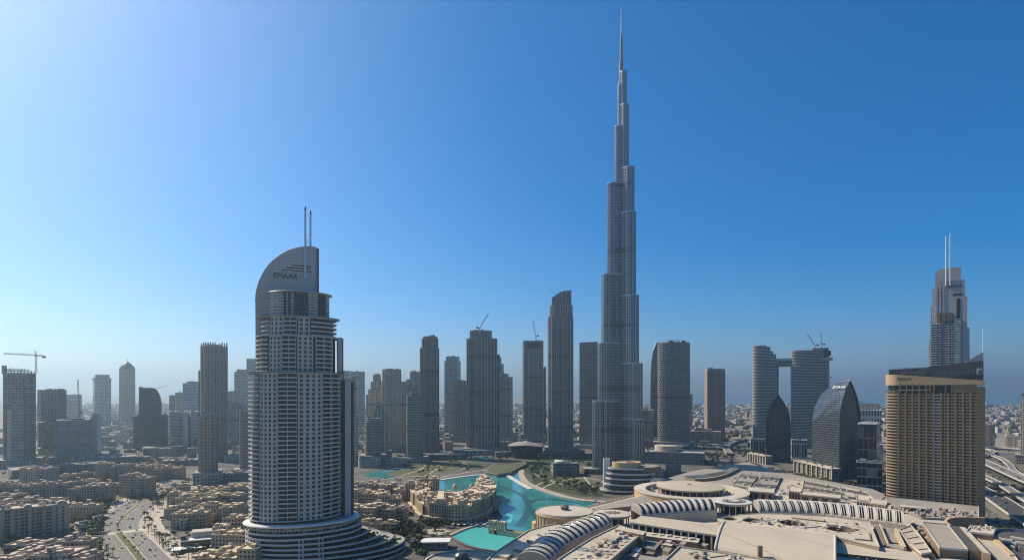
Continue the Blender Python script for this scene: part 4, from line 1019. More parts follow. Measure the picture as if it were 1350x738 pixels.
# pale weir walkway and quays
def edge_path(name, px, w, z0, z1, m, label=None, cat=None, n=6):
    pts = [tuple(P(x,y)[:2]) for x,y in smooth_line(px, n)]; mb = MB(); wall_along(mb, pts, w, z0, z1, m); o = mb.build(name)
    if label: tag(o, label, cat)
    else: o['kind'] = 'structure'
    return o
edge_path('walkway', [(584,632),(616,627.3),(640,625.6),(664,625.2),(676,631),(688,638),(699,644)], 7, .0, .9, plain('white_paving',(.58,.56,.52),.7,var=.08))
edge_path('quay', [(687,620),(688,628),(694,636),(706,642),(722,648),(745,655),(768,659.5),(792,661.5)], 10, 0, 1.3, PAVE)
edge_path('quay', [(594,706),(606,700.5),(618,696),(630,693.5),(646,694.4)], 3, 0, 1.5, PAVE)
edge_path('quay', [(596,710),(612,718.5),(630,724),(654,728)], 3, 0, 1.8, DCONC)
LAWN = plain('lawn_grass', (.080,.095,.036), .95, var=.5, ns=.06, fine=.6)
LAWND = plain('dark_lawn_grass', (.04,.055,.022), .95, var=.35, ns=.05, fine=.6)
def lawn(pts, z, m=None): o = poly_sheet('lawn', pp(pts), z, m or LAWN, kind='structure'); return o
lawn([(500,622),(530,616),(566,613),(606,615),(598,620),(560,624),(530,626)], .02)
lawn([(575,612),(610,609.5),(650,611),(640,617),(612,618)], .024, LAWND)
lawn([(530,613),(560,609),(600,607.5),(606,609),(575,611.5),(545,615)], .024, LAWND)
lawn([(645,618),(660,611.5),(676,609),(686,610),(672,616.5),(655,620)], .028)
lawn([(698,640),(705,625),(724,621),(760,628),(792,640),(796,654),(770,654),(738,648),(716,643)], .02, LAWND)
lawn([(744,632),(768,627),(784,634),(770,640),(752,638)], .03)
lawn([(690,612),(706,606),(730,606),(726,618),(706,622),(694,626)], .026, LAWND)
for k, px in enumerate(([(505,621),(540,617.5),(575,618),(604,616)], [(530,626),(552,619.5),(560,613)], [(566,624),(580,616),(596,612.5)], [(545,614),(590,613.5),(640,613)], [(610,609.5),(618,614),(606,619)], [(650,617),(666,613),(682,610)], [(700,622),(716,630),(736,634),(760,630),(790,632)], [(706,640),(724,634),(748,640),(780,646)], [(770,628),(780,640),(796,644)], [(716,643),(726,638),(736,634)])):
    edge_path('path', px, 3.2, 0, .12, plain('pale_path',(.42,.37,.30),.85))
edge_path('path', [(584,628.5),(620,622),(655,617.5),(690,608)], 5, 0, .5, PAVE)
edge_path('path', [(470,640),(510,631),(560,627),(585,629)], 5, 0, .3, PAVE)
# raised lawn roof building by the channel
def lawn_roof():
    pts = pp([(640,622),(652,612),(690,608.5),(694,611),(672,622),(655,625)], 5); t = thing('lawn_roofed_pavilion', 'low pavilion with sloping lawn roof beside the lake channel', 'pavilion')
    mb = MB(); mb.prism(pts, 0, 5, facade('pavilion_front',(.20,.19,.17),(.03,.03,.03),5,3,.6,.7), LAWN); mb.build('body', t)
    mb = MB(); wall_along(mb, pts, .8, 4.6, 5.7, PAVE, True); mb.build('roof_edge', t)
lawn_roof()

# ------------------------------------------------------------------ trees
LEAFA = plain('leaf_green', (.055,.075,.028), .8, var=.35, fine=.8); LEAFB = plain('leaf_dark', (.030,.043,.018), .8, var=.35, fine=.8)
PALMA = plain('palm_frond', (.075,.085,.035), .75, var=.3)
def crown_mesh(seed, r=3.4, hz=.8, n=150):
    rng = random.Random(seed); mb = MB(); blobs = [(Vector((rng.uniform(-1,1),rng.uniform(-1,1),rng.uniform(-.5,.7)))*r*.62, rng.uniform(.42,.62)*r) for _ in range(6)]
    for c, br in blobs:
        for k in range(n//6):
            d = Vector((rng.gauss(0,1),rng.gauss(0,1),rng.gauss(0,.9))).normalized(); p = c + d*br*rng.uniform(.6,1.05); p.z *= hz
            a = Vector((rng.gauss(0,1),rng.gauss(0,1),rng.gauss(0,1))).normalized(); b = a.cross(d).normalized() if a.cross(d).length > .01 else d.orthogonal().normalized(); e = (b.cross(d)*.6 + d*.5)
            s_ = rng.uniform(.35,.75); m = LEAFA if rng.random() < .55 else LEAFB
            mb.face([p-b*s_-e*s_*.4, p+b*s_*.9-e*s_*.6, p+b*s_*.3+e*s_, p-b*s_*.6+e*s_*.8], m)
    return mb.mesh('crown')
def trunk_mesh(seed, h, r):
    rng = random.Random(seed); mb = MB(); p = Vector((0,0,0)); 
    q = Vector((rng.uniform(-.3,.3),rng.uniform(-.3,.3),h*.6)); mb.tube(p, q, r, r*.7, TRUNK, 6, False)
    for k in range(4):
        a = 2*PI*k/4 + rng.random(); e = q + Vector((math.cos(a)*h*.28, math.sin(a)*h*.28, h*.42)); mb.tube(q, e, r*.55, r*.2, TRUNK, 5, False)
    return mb.mesh('trunk')
def palm_meshes(seed, h):
    rng = random.Random(seed); mb = MB(); bend = Vector((rng.uniform(-.4,.4),rng.uniform(-.4,.4),0)); n = 5; prev = Vector((0,0,0))
    for i in range(1, n+1):
        p = Vector((bend.x*(i/n)**2, bend.y*(i/n)**2, h*i/n)); mb.tube(prev, p, .26-.02*i, .24-.02*i, TRUNK, 6, False); prev = p
    tr = mb.mesh('trunk'); mb = MB()
    for k in range(22):
        a = 2*PI*k/22 + rng.uniform(-.15,.15); el = rng.uniform(.05,1.2) if k % 2 else rng.uniform(-.5,.5); L = rng.uniform(2.3,3.1); pts = []
        for j in range(6):
            u = j/5; rr = L*u*math.cos(el*(1-u*.5)); zz = L*u*math.sin(el) - 1.5*u*u*L*.38; pts.append(prev + Vector((math.cos(a)*rr, math.sin(a)*rr, zz)))
        side = Vector((-math.sin(a), math.cos(a), 0))
        for j in range(5):
            w0, w1 = .45*(1-abs(j/5-.35)), .45*(1-abs((j+1)/5-.35)) * (0.2 if j == 4 else 1)
            for sg_ in (1,-1):
                dn = Vector((0,0,-.28))
                q = [pts[j], pts[j+1], pts[j+1]+side*sg_*w1+dn*w1*2, pts[j]+side*sg_*w0+dn*w0*2]; mb.face(q if sg_ < 0 else q[::-1], PALMA if k%3 else LEAFA)
    return tr, mb.mesh('crown')
TREES = [(trunk_mesh(i, 4.2, .25), crown_mesh(20+i, 3.2+.3*(i%3), .75+.1*(i%2))) for i in range(4)]
PALMS = [palm_meshes(40+i, 7.5+1.1*i) for i in range(3)]
TREE_PROTO, PALM_PROTO = {}, {}
PLANTED = []
def plant_tree(x, y, z, kind, seed, label, group, s=1.0): PLANTED.append((math.hypot(x, y) + (0 if label else 600), x, y, z, kind, seed, label, group, s))
def flush_trees(limit=290):
    PLANTED.sort(key=lambda q: q[0]); cnt = {'tree': 0, 'palm': 0}; rest = []
    for q in PLANTED:
        if q[6] and cnt[q[4]] < limit: cnt[q[4]] += 1; plant_one(*q[1:])
        else: rest.append(q)
    co, fa, ma = [], [], []; mats = [LEAFA, LEAFB]; src = []
    for tm, cm in TREES: src.append(([tuple(v.co) for v in cm.vertices], [tuple(p.vertices) for p in cm.polygons], [0 if cm.materials[p.material_index] == LEAFA else 1 for p in cm.polygons]))
    for d_, x, y, z, kind, seed, label, group, s in rest:
        V, Fc, M_ = src[seed % 4]; b = len(co); a = seed*1.7; ca, sa = math.cos(a)*s, math.sin(a)*s; far = math.hypot(x,y) > 1000
        co += [(x+v[0]*ca-v[1]*sa, y+v[0]*sa+v[1]*ca, z+3.4*s+v[2]*s) for v in V]; fa += [tuple(b+i for i in f) for f in Fc]; ma += M_
    me = bpy.data.meshes.new('tree_mass'); me.from_pydata(co, [], fa); [me.materials.append(m) for m in mats]; me.polygons.foreach_set('material_index', ma); me.update()
    o = bpy.data.objects.new('tree_mass', me); C.objects.link(o); tag(o, 'dark greenery filling the gaps between blocks and towers', 'greenery', None, 'stuff')
def plant_one(x, y, z, kind, seed, label, group, s=1.0):
    rng = random.Random(seed); key = seed % (4 if kind == 'tree' else 3); pr = TREE_PROTO if kind == 'tree' else PALM_PROTO
    tm, cm = (TREES if kind == 'tree' else PALMS)[key]
    nm = 'tree' if kind == 'tree' else 'palm_tree'
    t = thing(nm, label, 'tree' if kind == 'tree' else 'palm', (x,y,z), rng.uniform(0,6.28), group); t.scale = (s,s,s*rng.uniform(.9,1.15))
    o = bpy.data.objects.new('trunk', tm); C.objects.link(o); o.parent = t
    o = bpy.data.objects.new('crown', cm); C.objects.link(o); o.parent = t; o.location = (0,0, 4.6 if kind == 'tree' else 0)
    return t
NTREE = [0]
def tree_at(px, py, kind, label, group, s=1.0, z=0):
    NTREE[0] += 1; p = P(px, py, z); return plant_tree(p.x, p.y, z, kind, NTREE[0]*7+3, label, group, s)
def scatter_trees(poly_px, n, kind, label, group, seed, s=(.8,1.3), z=0):
    rng = random.Random(seed); xs = [p[0] for p in poly_px]; ys = [p[1] for p in poly_px]; k = 0; pts = []
    def inside(x, y):
        c = False; j = len(poly_px)-1
        for i in range(len(poly_px)):
            xi, yi = poly_px[i]; xj, yj = poly_px[j]
            if (yi > y) != (yj > y) and x < (xj-xi)*(y-yi)/(yj-yi)+xi: c = not c
            j = i
        return c
    while k < n:
        x, y = rng.uniform(min(xs),max(xs)), rng.uniform(min(ys),max(ys))
        if inside(x, y): tree_at(x, y, kind, label, group, rng.uniform(*s), z); k += 1
# ------------------------------------------------------------------ mall and lakeside buildings
def roofmat(name, col, seam=6.0, var=.12):
    t = NT(name); pos = t.n('ShaderNodeNewGeometry').outputs['Position']; sp = t.n('ShaderNodeSeparateXYZ'); t.l(pos, sp.inputs[0])
    a = t.noise(.03, 6); b = t.noise(.5, 3); big = t.noise(.008, 3)
    f = t.math('ADD', t.math('MULTIPLY', a, .5), t.math('ADD', t.math('MULTIPLY', b, .25), t.math('MULTIPLY', big, .35)))
    c = t.mix(t.math('MULTIPLY_ADD', t.math('SUBTRACT', f, .55), 3.6, .5), scale_c(col, 1-var*2.2), scale_c(col, 1+var))
    u = t.math('ADD', t.math('MULTIPLY', sp.outputs[0], .94), t.math('MULTIPLY', sp.outputs[1], .34))
    ln = t.math('LESS_THAN', t.math('FRACT', t.math('DIVIDE', u, seam)), .05)
    c = t.mix(t.math('MULTIPLY', ln, .35), c, scale_c(col, .5))
    t.l(c, t.b.inputs['Base Color']); t.b.inputs['Roughness'].default_value = .85; return t.m
CREAM = roofmat('cream_roof_membrane', (.49,.425,.325)); CREAM2 = roofmat('pale_roof_membrane', (.53,.47,.375), 9)
GREYR = roofmat('grey_roof_sheet', (.31,.28,.235), 4); DARKR = roofmat('dark_roof_sheet', (.085,.08,.072), 4)
SMOOTH = roofmat('smooth_cream_roof', (.46,.395,.30), 40, .06)
MWALL = plain('mall_wall', (.33,.26,.18), .8, var=.14); MWALL_SUN = plain('mall_wall_sunlit', (.50,.36,.20), .8, var=.12); MBROWN = plain('mall_wall_brown', (.24,.17,.11), .8, var=.12)  # the yellower wall copy has warm sunlight put into its colour
VENT = plain('vent_dark', (.05,.045,.04), .7); COLW = plain('column_white', (.52,.49,.44), .7)
MALLN = [0]
def roof_block(name, label, cat, px, z, mtop, mside, z0=0, par=.9, parm=None, parent=None, holes=()):
    pts = pp(px, z); t = parent or thing(name, label, cat, (0,0,0))
    mb = MB(); mb.prism(pts, z0, z, mside, mside); mb.f.pop(); mb.m.pop(); mb.sm.pop(); mb.uv.pop(); mb.build('wall', t)
    poly_sheet('roof', pts, z, mtop, holes=holes, parent=t)
    if par: mb = MB(); wall_along(mb, pts, .6, z-.5, z+par, parm or CREAM2, True); mb.build('parapet', t)
    return t, pts
def roof_plant(t, q, z, n, seed):
    rg = random.Random(seed)
    for k in range(n):
        u, v = rg.uniform(.06,.94), rg.uniform(.1,.9); x = (q[0][0]*(1-u)+q[1][0]*u)*(1-v)+(q[3][0]*(1-u)+q[2][0]*u)*v; y = (q[0][1]*(1-u)+q[1][1]*u)*(1-v)+(q[3][1]*(1-u)+q[2][1]*u)*v
        p = P(x,y,z); mb = MB(); kind = rg.random()
        if kind < .25: mb.obox((p.x,p.y), (.94,.34) if k%2 else (-.34,.94), rg.uniform(4,11), .35, z-.05, z+.6, rg.choice((CONC,STEEL,COLW))); mb.build('duct', t)
        else: s_ = rg.uniform(.7,1.9); mb.obox((p.x,p.y), (.94,.34), s_, s_*rg.uniform(.5,.9), z-.05, z+rg.uniform(.7,2.2), rg.choice((CONC,GREYR,CREAM2,COLW,MBROWN))); mb.build('rooftop_unit', t)
def vents(t, px_list, z, w=1.6, d=.7, h=.7, dirv=(1,0)):
    for k, (x, y) in enumerate(px_list):
        p = P(x, y, z); mb = MB(); mb.obox((p.x,p.y), dirv, w, d, z-.05, z+h, VENT, CREAM2); mb.build('roof_vent', t)
def quad_grid(q, nu, nv, margin=.08):
    r = []
    for i in range(nu):
        for j in range(nv):
            u = margin + (1-2*margin)*i/max(1,nu-1); v = margin + (1-2*margin)*j/max(1,nv-1)
            x = (q[0][0]*(1-u)+q[1][0]*u)*(1-v) + (q[3][0]*(1-u)+q[2][0]*u)*v; y = (q[0][1]*(1-u)+q[1][1]*u)*(1-v) + (q[3][1]*(1-u)+q[2][1]*u)*v
            r.append((x, y))
    return r
# base of the whole mall
t, _ = roof_block('shopping_mall', 'sprawling cream shopping mall podium under all the vaults and drums', 'mall',
    [(640,742),(660,727),(700,700),(740,690),(780,668),(845,652),(862,640),(905,640),(935,655),(960,655),(996,652),(1080,655),(1165,668),(1215,684),(1248,686),(1300,690),(1340,735),(1345,748),(1380,800),(600,800)], 29, CREAM, MWALL, par=0)
t, _ = roof_block('rear_podium', 'dim lower podium carrying the sheds behind the grand rotunda', 'building', [(850,646),(866,634),(886,628),(910,621),(950,614),(985,608.5),(1012,617),(1060,628),(1110,637),(1150,644),(1166,651),(1166,668),(1080,657),(996,654),(960,656)], 20, GREYR, MWALL, par=0)
roof_plant(t, [(905,640),(975,612),(1165,655),(1000,654)], 20, 50, 54)
# lakeside flat strip with roof pads
t, _ = roof_block('promenade_wing', 'narrow flat roofed mall wing along the lower pool', 'building', [(652,729),(697,699.5),(716,694),(753,686.5),(757,690),(728,702),(705,716),(690,728),(676,741),(640,741)], 34, CREAM, MWALL)
for k, (q) in enumerate(([(655,730),(664,725),(676,728),(668,734)], [(676,722),(686,714),(698,717),(690,725)], [(694,711),(703,704),(714,707),(706,714)], [(708,703),(716,698),(727,700),(719,705.5)], [(723,697.5),(730,693.5),(740,695),(733,699)], [(738,692.5),(745,689.5),(753,690.5),(747,693.5)])):
    pts = pp(q, 36); mb = MB(); mb.prism(pts, 34.02, 36, MWALL, CREAM2); mb.build('roof_pad', t)
def arch_vault(name, label, Lp, Rp, z, rise, stripes, t0, t1, n=48, zend=0, double=False, shell=None, wall=True, zL=None, profile_pow=1.0):
    """barrel vault between two plan lines given as photo pixels at height z; dark glazing strips are parts"""
    t = thing(name, label, 'vaulted roof', (0,0,0)); shell = shell or CREAM2
    Ls = [P(x,y,z) for x,y in smooth_line(Lp, 12)]; Rs = [P(x,y,z) for x,y in smooth_line(Rp, 12)]
    def res(pts, n):
        ds = [0]
        for i in range(1,len(pts)): ds.append(ds[-1] + (pts[i]-pts[i-1]).length)
        out = []; k = 0
        for i in range(n+1):
            d = ds[-1]*i/n
            while k < len(ds)-2 and ds[k+1] < d: k += 1
            u = (d-ds[k])/max(1e-6, ds[k+1]-ds[k]); out.append(pts[k].lerp(pts[k+1], u))
        return out
    A, B = res(Ls, n), res(Rs, n)
    def pt(s, u, off=0.0):
        s = max(0, min(n, s)); i = min(n-1, int(s)); f = s-i; a = A[i].lerp(A[i+1], f); b = B[i].lerp(B[i+1], f); an = PI*u
        c = (a+b)/2; hv = (a-b)/2; return c + hv*math.cos(an)*(1+off/max(1,hv.length)) + Vector((0,0,(rise+off)*math.sin(an)**profile_pow))
    M = 14; mb = MB()
    for i in range(n):
        for j in range(M): mb.face([pt(i,j/M), pt(i,(j+1)/M), pt(i+1,(j+1)/M), pt(i+1,j/M)][::-1], shell, None, True)
    o = weld(mb.build('vault_roof', t))
    import bmesh
    bm = bmesh.new(); bm.from_mesh(o.data); bmesh.ops.recalc_face_normals(bm, faces=bm.faces)
    if sum(f.normal.z*f.calc_area() for f in bm.faces) < 0: bmesh.ops.reverse_faces(bm, faces=bm.faces)
    bm.to_mesh(o.data); bm.free()
    for e in (0, n):
        mb = MB(); mb.face([pt(e,j/M) for j in range(M+1)], GREYR); mb.build('gable', t)
    for k in range(stripes):
        s0 = n*(k+.30)/stripes; s1 = n*(k+.72)/stripes; segs = [(s0, s1)] if not double else [(s0, (s0+s1)/2-.06*n/stripes), ((s0+s1)/2+.06*n/stripes, s1)]
        mb = MB()
        for a, b in segs:
            m_ = 9
            for j in range(m_):
                u0, u1 = t0+(t1-t0)*j/m_, t0+(t1-t0)*(j+1)/m_
                mb.face([pt(a,u0,.12), pt(a,u1,.12), pt(b,u1,.12), pt(b,u0,.12)], WINDARK)
                for s_, e_ in ((a,-.06),(b,.06)): mb.face([pt(s_,u0,.12), pt(s_,u1,.12), pt(s_+e_,u1,-.05), pt(s_+e_,u0,-.05)], WINDARK)
        mb.build('skylight', t)
        # raised rib beside the skylight
        mb = MB(); c = n*(k+.02)/stripes; d = .10*n/stripes; m_ = 12
        for j in range(m_):
            u0, u1 = .02+.96*j/m_, .02+.96*(j+1)/m_
            mb.face([pt(c,u0,.35), pt(c,u1,.35), pt(c+d,u1,.35), pt(c+d,u0,.35)], COLW); mb.face([pt(c,u0,.35), pt(c,u1,.35), pt(c,u1,-.05), pt(c,u0,-.05)], COLW); mb.face([pt(c+d,u0,.35), pt(c+d,u1,.35), pt(c+d,u1,-.05), pt(c+d,u0,-.05)], COLW)
        mb.build('rib', t)
    if wall:
        mb = MB()
        for S in (A, B):
            pts = [(p.x,p.y) for p in S[::3]]; wall_along(mb, pts, .7, 29, z+.25, CREAM2)
        mb.build('side_wall', t)
    return t
arch_vault('ribbed_vault', 'curving ribbed vault roof with dark skylight strips, nearest of three', [(681,738),(711,712),(745,694.5),(770,686),(785,681.5)], [(724,744),(747,721),(778,704.5),(797,696.5),(808,690.5)], 36, 6.6, 15, .10, .90)
arch_vault('ribbed_vault', 'ribbed vault roof with slanted dark skylights between star and scroll drums', [(832,671.5),(858,668),(884,665),(912,663.5),(937,663)], [(846,680),(865,678.6),(888,676.8),(915,674.8),(944,673.5)], 37, 6.8, 12, .42, .93)
arch_vault('ribbed_vault', 'long ribbed vault with paired dark windows right of the scroll drum', [(992,666),(1040,665),(1090,668),(1140,673),(1190,680.5)], [(1001,675.5),(1042,676.5),(1084,678.5),(1140,685),(1192,691.8)], 37, 7.4, 17, .52, .93, double=True)

def rotunda(name, label, cpx, cpy, rpx, z, parts):
    c = P(cpx, cpy, z); r = rpx*c.y/F; t = thing(name, label, 'rotunda', (c.x, c.y, 0)); parts(t, r, z); return t, c, r
def domed_drum(t, r, z):
    mb = MB(); mb.lathe((0,0), [(r*1.0,0),(r*1.0,z-2.2),(r*1.03,z-2.0),(r*1.03,z-1.2),(r*.99,z-1.0)], MWALL_SUN, 56); weld(mb.build('drum_wall', t))
    mb = MB()
    for i in range(36):
        a = 2*PI*i/36; mb.obox((math.cos(a)*(r+.12), math.sin(a)*(r+.12)), (-math.sin(a),math.cos(a)), .5, .35, 2, z-2.3, MWALL)
    mb.build('pilaster', t)
    mb = MB(); mb.lathe((0,0), [(r*.99,z-1.0),(r*1.0,z-.2),(r*.985,z),(r*.94,z+.15),(0,z+1.4)], CREAM2, 56); weld(mb.build('roof_disc', t))
    mb = MB(); mb.lathe((0,0), [(3.2,z+1.2),(3.2,z+3.0),(4.0,z+3.1),(4.0,z+3.5),(3.0,z+4.4),(1.6,z+5.4),(0,z+5.8)], DCONC, 16); weld(mb.build('cupola', t))
    mb = MB(); mb.lathe((0,0), [(r*.99,z-1.1),(r*.99,z+.55),(r*.975,z+.55),(r*.975,z-.1)], CREAM2, 56); weld(mb.build('roof_rim', t), 20)
rotunda('domed_drum_building', 'yellow lit round drum building with flat disc roof and small dark cupola by the lake', 744.5, 673, 37.5, 40, domed_drum)
c = P(706,690,20); t = thing('curved_annex', 'small half round yellow lit annex at the lake side of the domed drum', 'annex', (c.x+4,c.y-2,0)); mb = MB(); mb.lathe((0,0), [(7.5,0),(7.5,22),(7.0,22.4),(0,22.6)], MWALL_SUN, 32); weld(mb.build('wall', t))
def saucer(t, r, z, under=7.0, disc=None):
    mb = MB(); mb.lathe((0,0), [(r*.62,29),(r*.62,z-2.4)], WINDARK, 40); mb.build('glazed_drum', t)
    for i in range(18):
        a = 2*PI*i/18; mb = MB(); mb.tube((math.cos(a)*r*.86,math.sin(a)*r*.86,29),(math.cos(a)*r*.86,math.sin(a)*r*.86,z-2.2),.45,.45,COLW,8); mb.build('column', t)
    mb = MB(); mb.lathe((0,0), [(0,z-2.6),(r*.88,z-2.4),(r*.985,z-1.2),(r,z-.5),(r*.985,z),(r*.93,z+.1),(0,z+.5)], disc or CREAM2, 56); weld(mb.build('saucer_roof', t))
def star(t, r, z):
    saucer(t, r, z); mb = MB(); pts = []
    for i in range(16):
        a = 2*PI*i/16+.2; q = r*.46 if i % 2 == 0 else r*.20; pts.append((math.cos(a)*q, math.sin(a)*q))
    mb.prism(pts, z+.05, z+.75, plain('emblem_brown',(.15,.125,.10),.8)); mb.build('star_emblem', t)
rotunda('star_drum', 'round saucer roof with dark star emblem on raised columns', 807, 676, 25.2, 40, star)
def scroll(t, r, z):
    saucer(t, r, z, disc=plain('pale_blue_grey_roof',(.50,.50,.47),.8,var=.06)); EM = plain('emblem_brown',(.15,.125,.10),.8)
    mb = MB()
    def stroke(f, a0, a1, n=30, w=.9):
        pts = [f(a0+(a1-a0)*i/n) for i in range(n+1)]; wall_along(mb, pts, w, z+.1, z+.75, EM)
    stroke(lambda a: (r*.62*math.cos(a), r*.62*math.sin(a)), R(200), R(420))
    stroke(lambda a: (r*(.16+.36*a/6)*math.cos(a+1), r*(.16+.36*a/6)*math.sin(a+1)), 0, 6, 36)
    stroke(lambda a: (r*(-.25)+r*.22*math.cos(a), r*.1+r*.2*math.sin(a)), 0, 5)
    stroke(lambda a: (r*.3*a-r*.5, -r*.35+r*.12*math.sin(a*3)), 0, 3)
    mb.build('scroll_emblem', t)
rotunda('scroll_drum', 'round saucer roof with dark scroll pattern right of the grand ring rotunda', 965.5, 660, 24.5, 40, scroll)
def grand(t, r, z):
    mb = MB(); mb.lathe((0,0), [(r,0),(r,z-1),(r*1.012,z-.8),(r*1.012,z),(r*.97,z+.2),(r*.80,z+.2),(r*.80,z-5)], CREAM2, 72); weld(mb.build('ring_roof', t), 30)
    mb = MB(); mb.lathe((0,0), [(r+.15,3),(r+.15,z-1.2)], MWALL_SUN, 72); weld(mb.build('ring_wall', t))
    mb = MB(); mb.lathe((0,0), [(0,z-4.9),(r*.81,z-4.8)], CREAM, 56); weld(mb.build('court_floor', t))
    ri = r*.585
    mb = MB(); mb.lathe((0,0), [(ri*.9,z-5),(ri*.9,z+2.5)], WINDARK, 56); mb.build('glazed_drum', t)
    for i in range(30):
        a = 2*PI*i/30; mb = MB(); mb.tube((math.cos(a)*ri*.97,math.sin(a)*ri*.97,z-5),(math.cos(a)*ri*.97,math.sin(a)*ri*.97,z+2.6),.35,.35,COLW,6); mb.build('column', t)
    mb = MB(); mb.lathe((0,0), [(0,z+2.3),(ri,z+2.4),(ri*1.03,z+3.0),(ri*1.03,z+4.2),(ri*.99,z+4.5),(ri*.1,z+5.6),(ri*.09,z+4.6),(0,z+4.6)], SMOOTH, 72); weld(mb.build('disc_roof', t), 35)
    rng = random.Random(4)
    for k in range(34):
        a = rng.uniform(0,6.28); q = r*rng.uniform(.64,.76); mb = MB(); s_ = rng.uniform(.8,2.2); mb.obox((math.cos(a)*q,math.sin(a)*q),(math.cos(a),math.sin(a)),s_,s_*.7,z-4.9,z-4.9+rng.uniform(1,3),rng.choice((CONC,GREYR,COLW))); mb.build('rooftop_unit', t)
rotunda('grand_rotunda', 'largest round rotunda with flat disc roof inside an outer cream ring', 910, 645, 72, 36, grand)
def near_drum(t, r, z):
    mb = MB(); mb.lathe((0,0), [(r,0),(r,z-1.2),(r*1.02,z-1),(r*1.02,z+.4),(r*.975,z+.4),(r*.975,z-.4)], CREAM2, 64); weld(mb.build('drum_wall', t), 25)
    mb = MB(); mb.lathe((0,0), [(r*.98,z-.5),(0,z+1.2)], GREYR, 64); weld(mb.build('roof_disc', t))  # disc greyed for the hotel shadow lying over this roof
    mb = MB(); mb.lathe((-2,2), [(4.4,z+.6),(4.4,z+2.4),(5.0,z+2.6),(4.6,z+3.6),(3.0,z+5.0),(0,z+5.6)], DSTEEL, 16); weld(mb.build('cupola', t), 20)
rotunda('near_drum_building', 'round drum with shadow grey roof and dark cupola at the bottom edge below the lower pool', 612, 739, 52, 32, near_drum)

# flat and curved roofs
t, pts = roof_block('tapering_wing', 'tapering flat cream roof with rows of small vents, nearest the curved vault', 'building', [(730,742),(752,727.5),(780,709.8),(816,692.6),(846,703.5),(826,720),(800,742)], 40, CREAM, MBROWN)
vents(t, [p for p in quad_grid([(752,738),(815,697),(838,705),(800,736)], 8, 5, .05)], 40, 1.5, .45, .4, (.85,.5))
roof_plant(t, [(760,737),(812,698),(836,705),(798,737)], 40, 16, 51)
mb = MB(); mb.prism(pp([(797,708),(808,702.5),(819,705.5),(809,712)], 42), 40.02, 42, MWALL, CREAM); mb.build('roof_pad', t)
mb = MB(); mb.prism(pp([(811,697),(816,693),(852,700),(848,704.5)], 42.2), 29, 42.2, MBROWN, CREAM); mb.build('roof_step', t)
def gallery():
    t = thing('colonnaded_gallery', 'long low sloping roofed gallery with dark colonnade under its front edge', 'building', (0,0,0))
    z = 41; pts = pp([(831,688),(845,679.2),(953,691.5),(945,705)], z); mb = MB()
    q = [P(831,688,z), P(945,705,z), P(953,691.5,z+.5), P(845,679.2,z+.5)]; 
    mb.face([tuple(q[0]),tuple(q[1]),tuple(q[2]),tuple(q[3])], SMOOTH); lo = [Vector((p.x,p.y,p.z-1.3)) for p in q]
    for i in range(4): j = (i+1)%4; mb.face([lo[i],lo[j],q[j],q[i]], GREYR)
    mb.face([lo[3],lo[2],lo[1],lo[0]], GREYR); mb.build('roof', t)
    a, b = q[0].xy, q[1].xy; d = (b-a).normalized(); n_ = Vector((-d.y,d.x)); L = (b-a).length
    mb = MB(); c = (a+b)/2 + n_*3.0; mb.obox(c, tuple(d), L/2-1, 1, 29, z-1.4, DARKHOLE); mb.build('recess_wall', t)
    for i in range(12):
        p = a + d*L*(i+.3)/12 + n_*.7; mb = MB(); mb.obox(p, tuple(d), .55, .55, 29, z-1.35, COLW); mb.build('column', t)
gallery()
t, pts = roof_block('oval_light_roof', 'cream flat roof with four dark oval light wells', 'building', [(946,684),(975,678.2),(1002,676.8),(1042,677.6),(1084,680),(1146,687.5),(1159,720),(1101,706.8),(1030,698),(957,689.3)], 39, CREAM, MWALL, par=.5,
    holes=[[tuple(P(cx_+wx*math.cos(2*PI*i/28), cy_+wy*math.sin(2*PI*i/28)+sl*math.cos(2*PI*i/28), 39)[:2]) for i in range(28)] for cx_,cy_,wx,wy,sl in ((962,683.6,8.5,1.7,.3),(991,685.6,12.5,2.6,.6),(1044,689.2,16.5,3.4,1.4),(1107,696.6,19.5,3.9,2.0))])
for cx_,cy_,wx,wy,sl in ((962,683.6,8.5,1.7,.3),(991,685.6,12.5,2.6,.6),(1044,689.2,16.5,3.4,1.4),(1107,696.6,19.5,3.9,2.0)):
    ring = [tuple(P(cx_+wx*math.cos(2*PI*i/28), cy_+wy*math.sin(2*PI*i/28)+sl*math.cos(2*PI*i/28), 39)[:2]) for i in range(28)]; ring = ccw(ring)
    mb = MB()
    for i in range(28):
        a, b = ring[i], ring[(i+1)%28]; mb.face([(b[0],b[1],35),(a[0],a[1],35),(a[0],a[1],39.25),(b[0],b[1],39.25)], MBROWN)
    mb.face([(p[0],p[1],39.02-3.5) for p in ring], WINDARK); wall_along(mb, ring, .35, 38.8, 39.3, MBROWN, True)
    mb.build('light_well', t)
vents(t, [p for p in quad_grid([(978,680.5),(1138,690),(1146,706),(962,687.5)], 12, 5, .06)][::1], 39, 1.3, .32, .35, (.96,.28))
roof_plant(t, [(975,680),(1140,689),(1146,708),(1000,692)], 39, 22, 52)
mb = MB(); wall_along(mb, [tuple(P(x,y,39)[:2]) for x,y in ((1044,683),(1086,687.6),(1087,686))], .7, 38.9, 39.9, MBROWN); wall_along(mb, [tuple(P(x,y,39)[:2]) for x,y in ((1128,711),(1148,713),(1146,703))], .8, 38.9, 39.9, MBROWN); mb.build('roof_kerb', t)
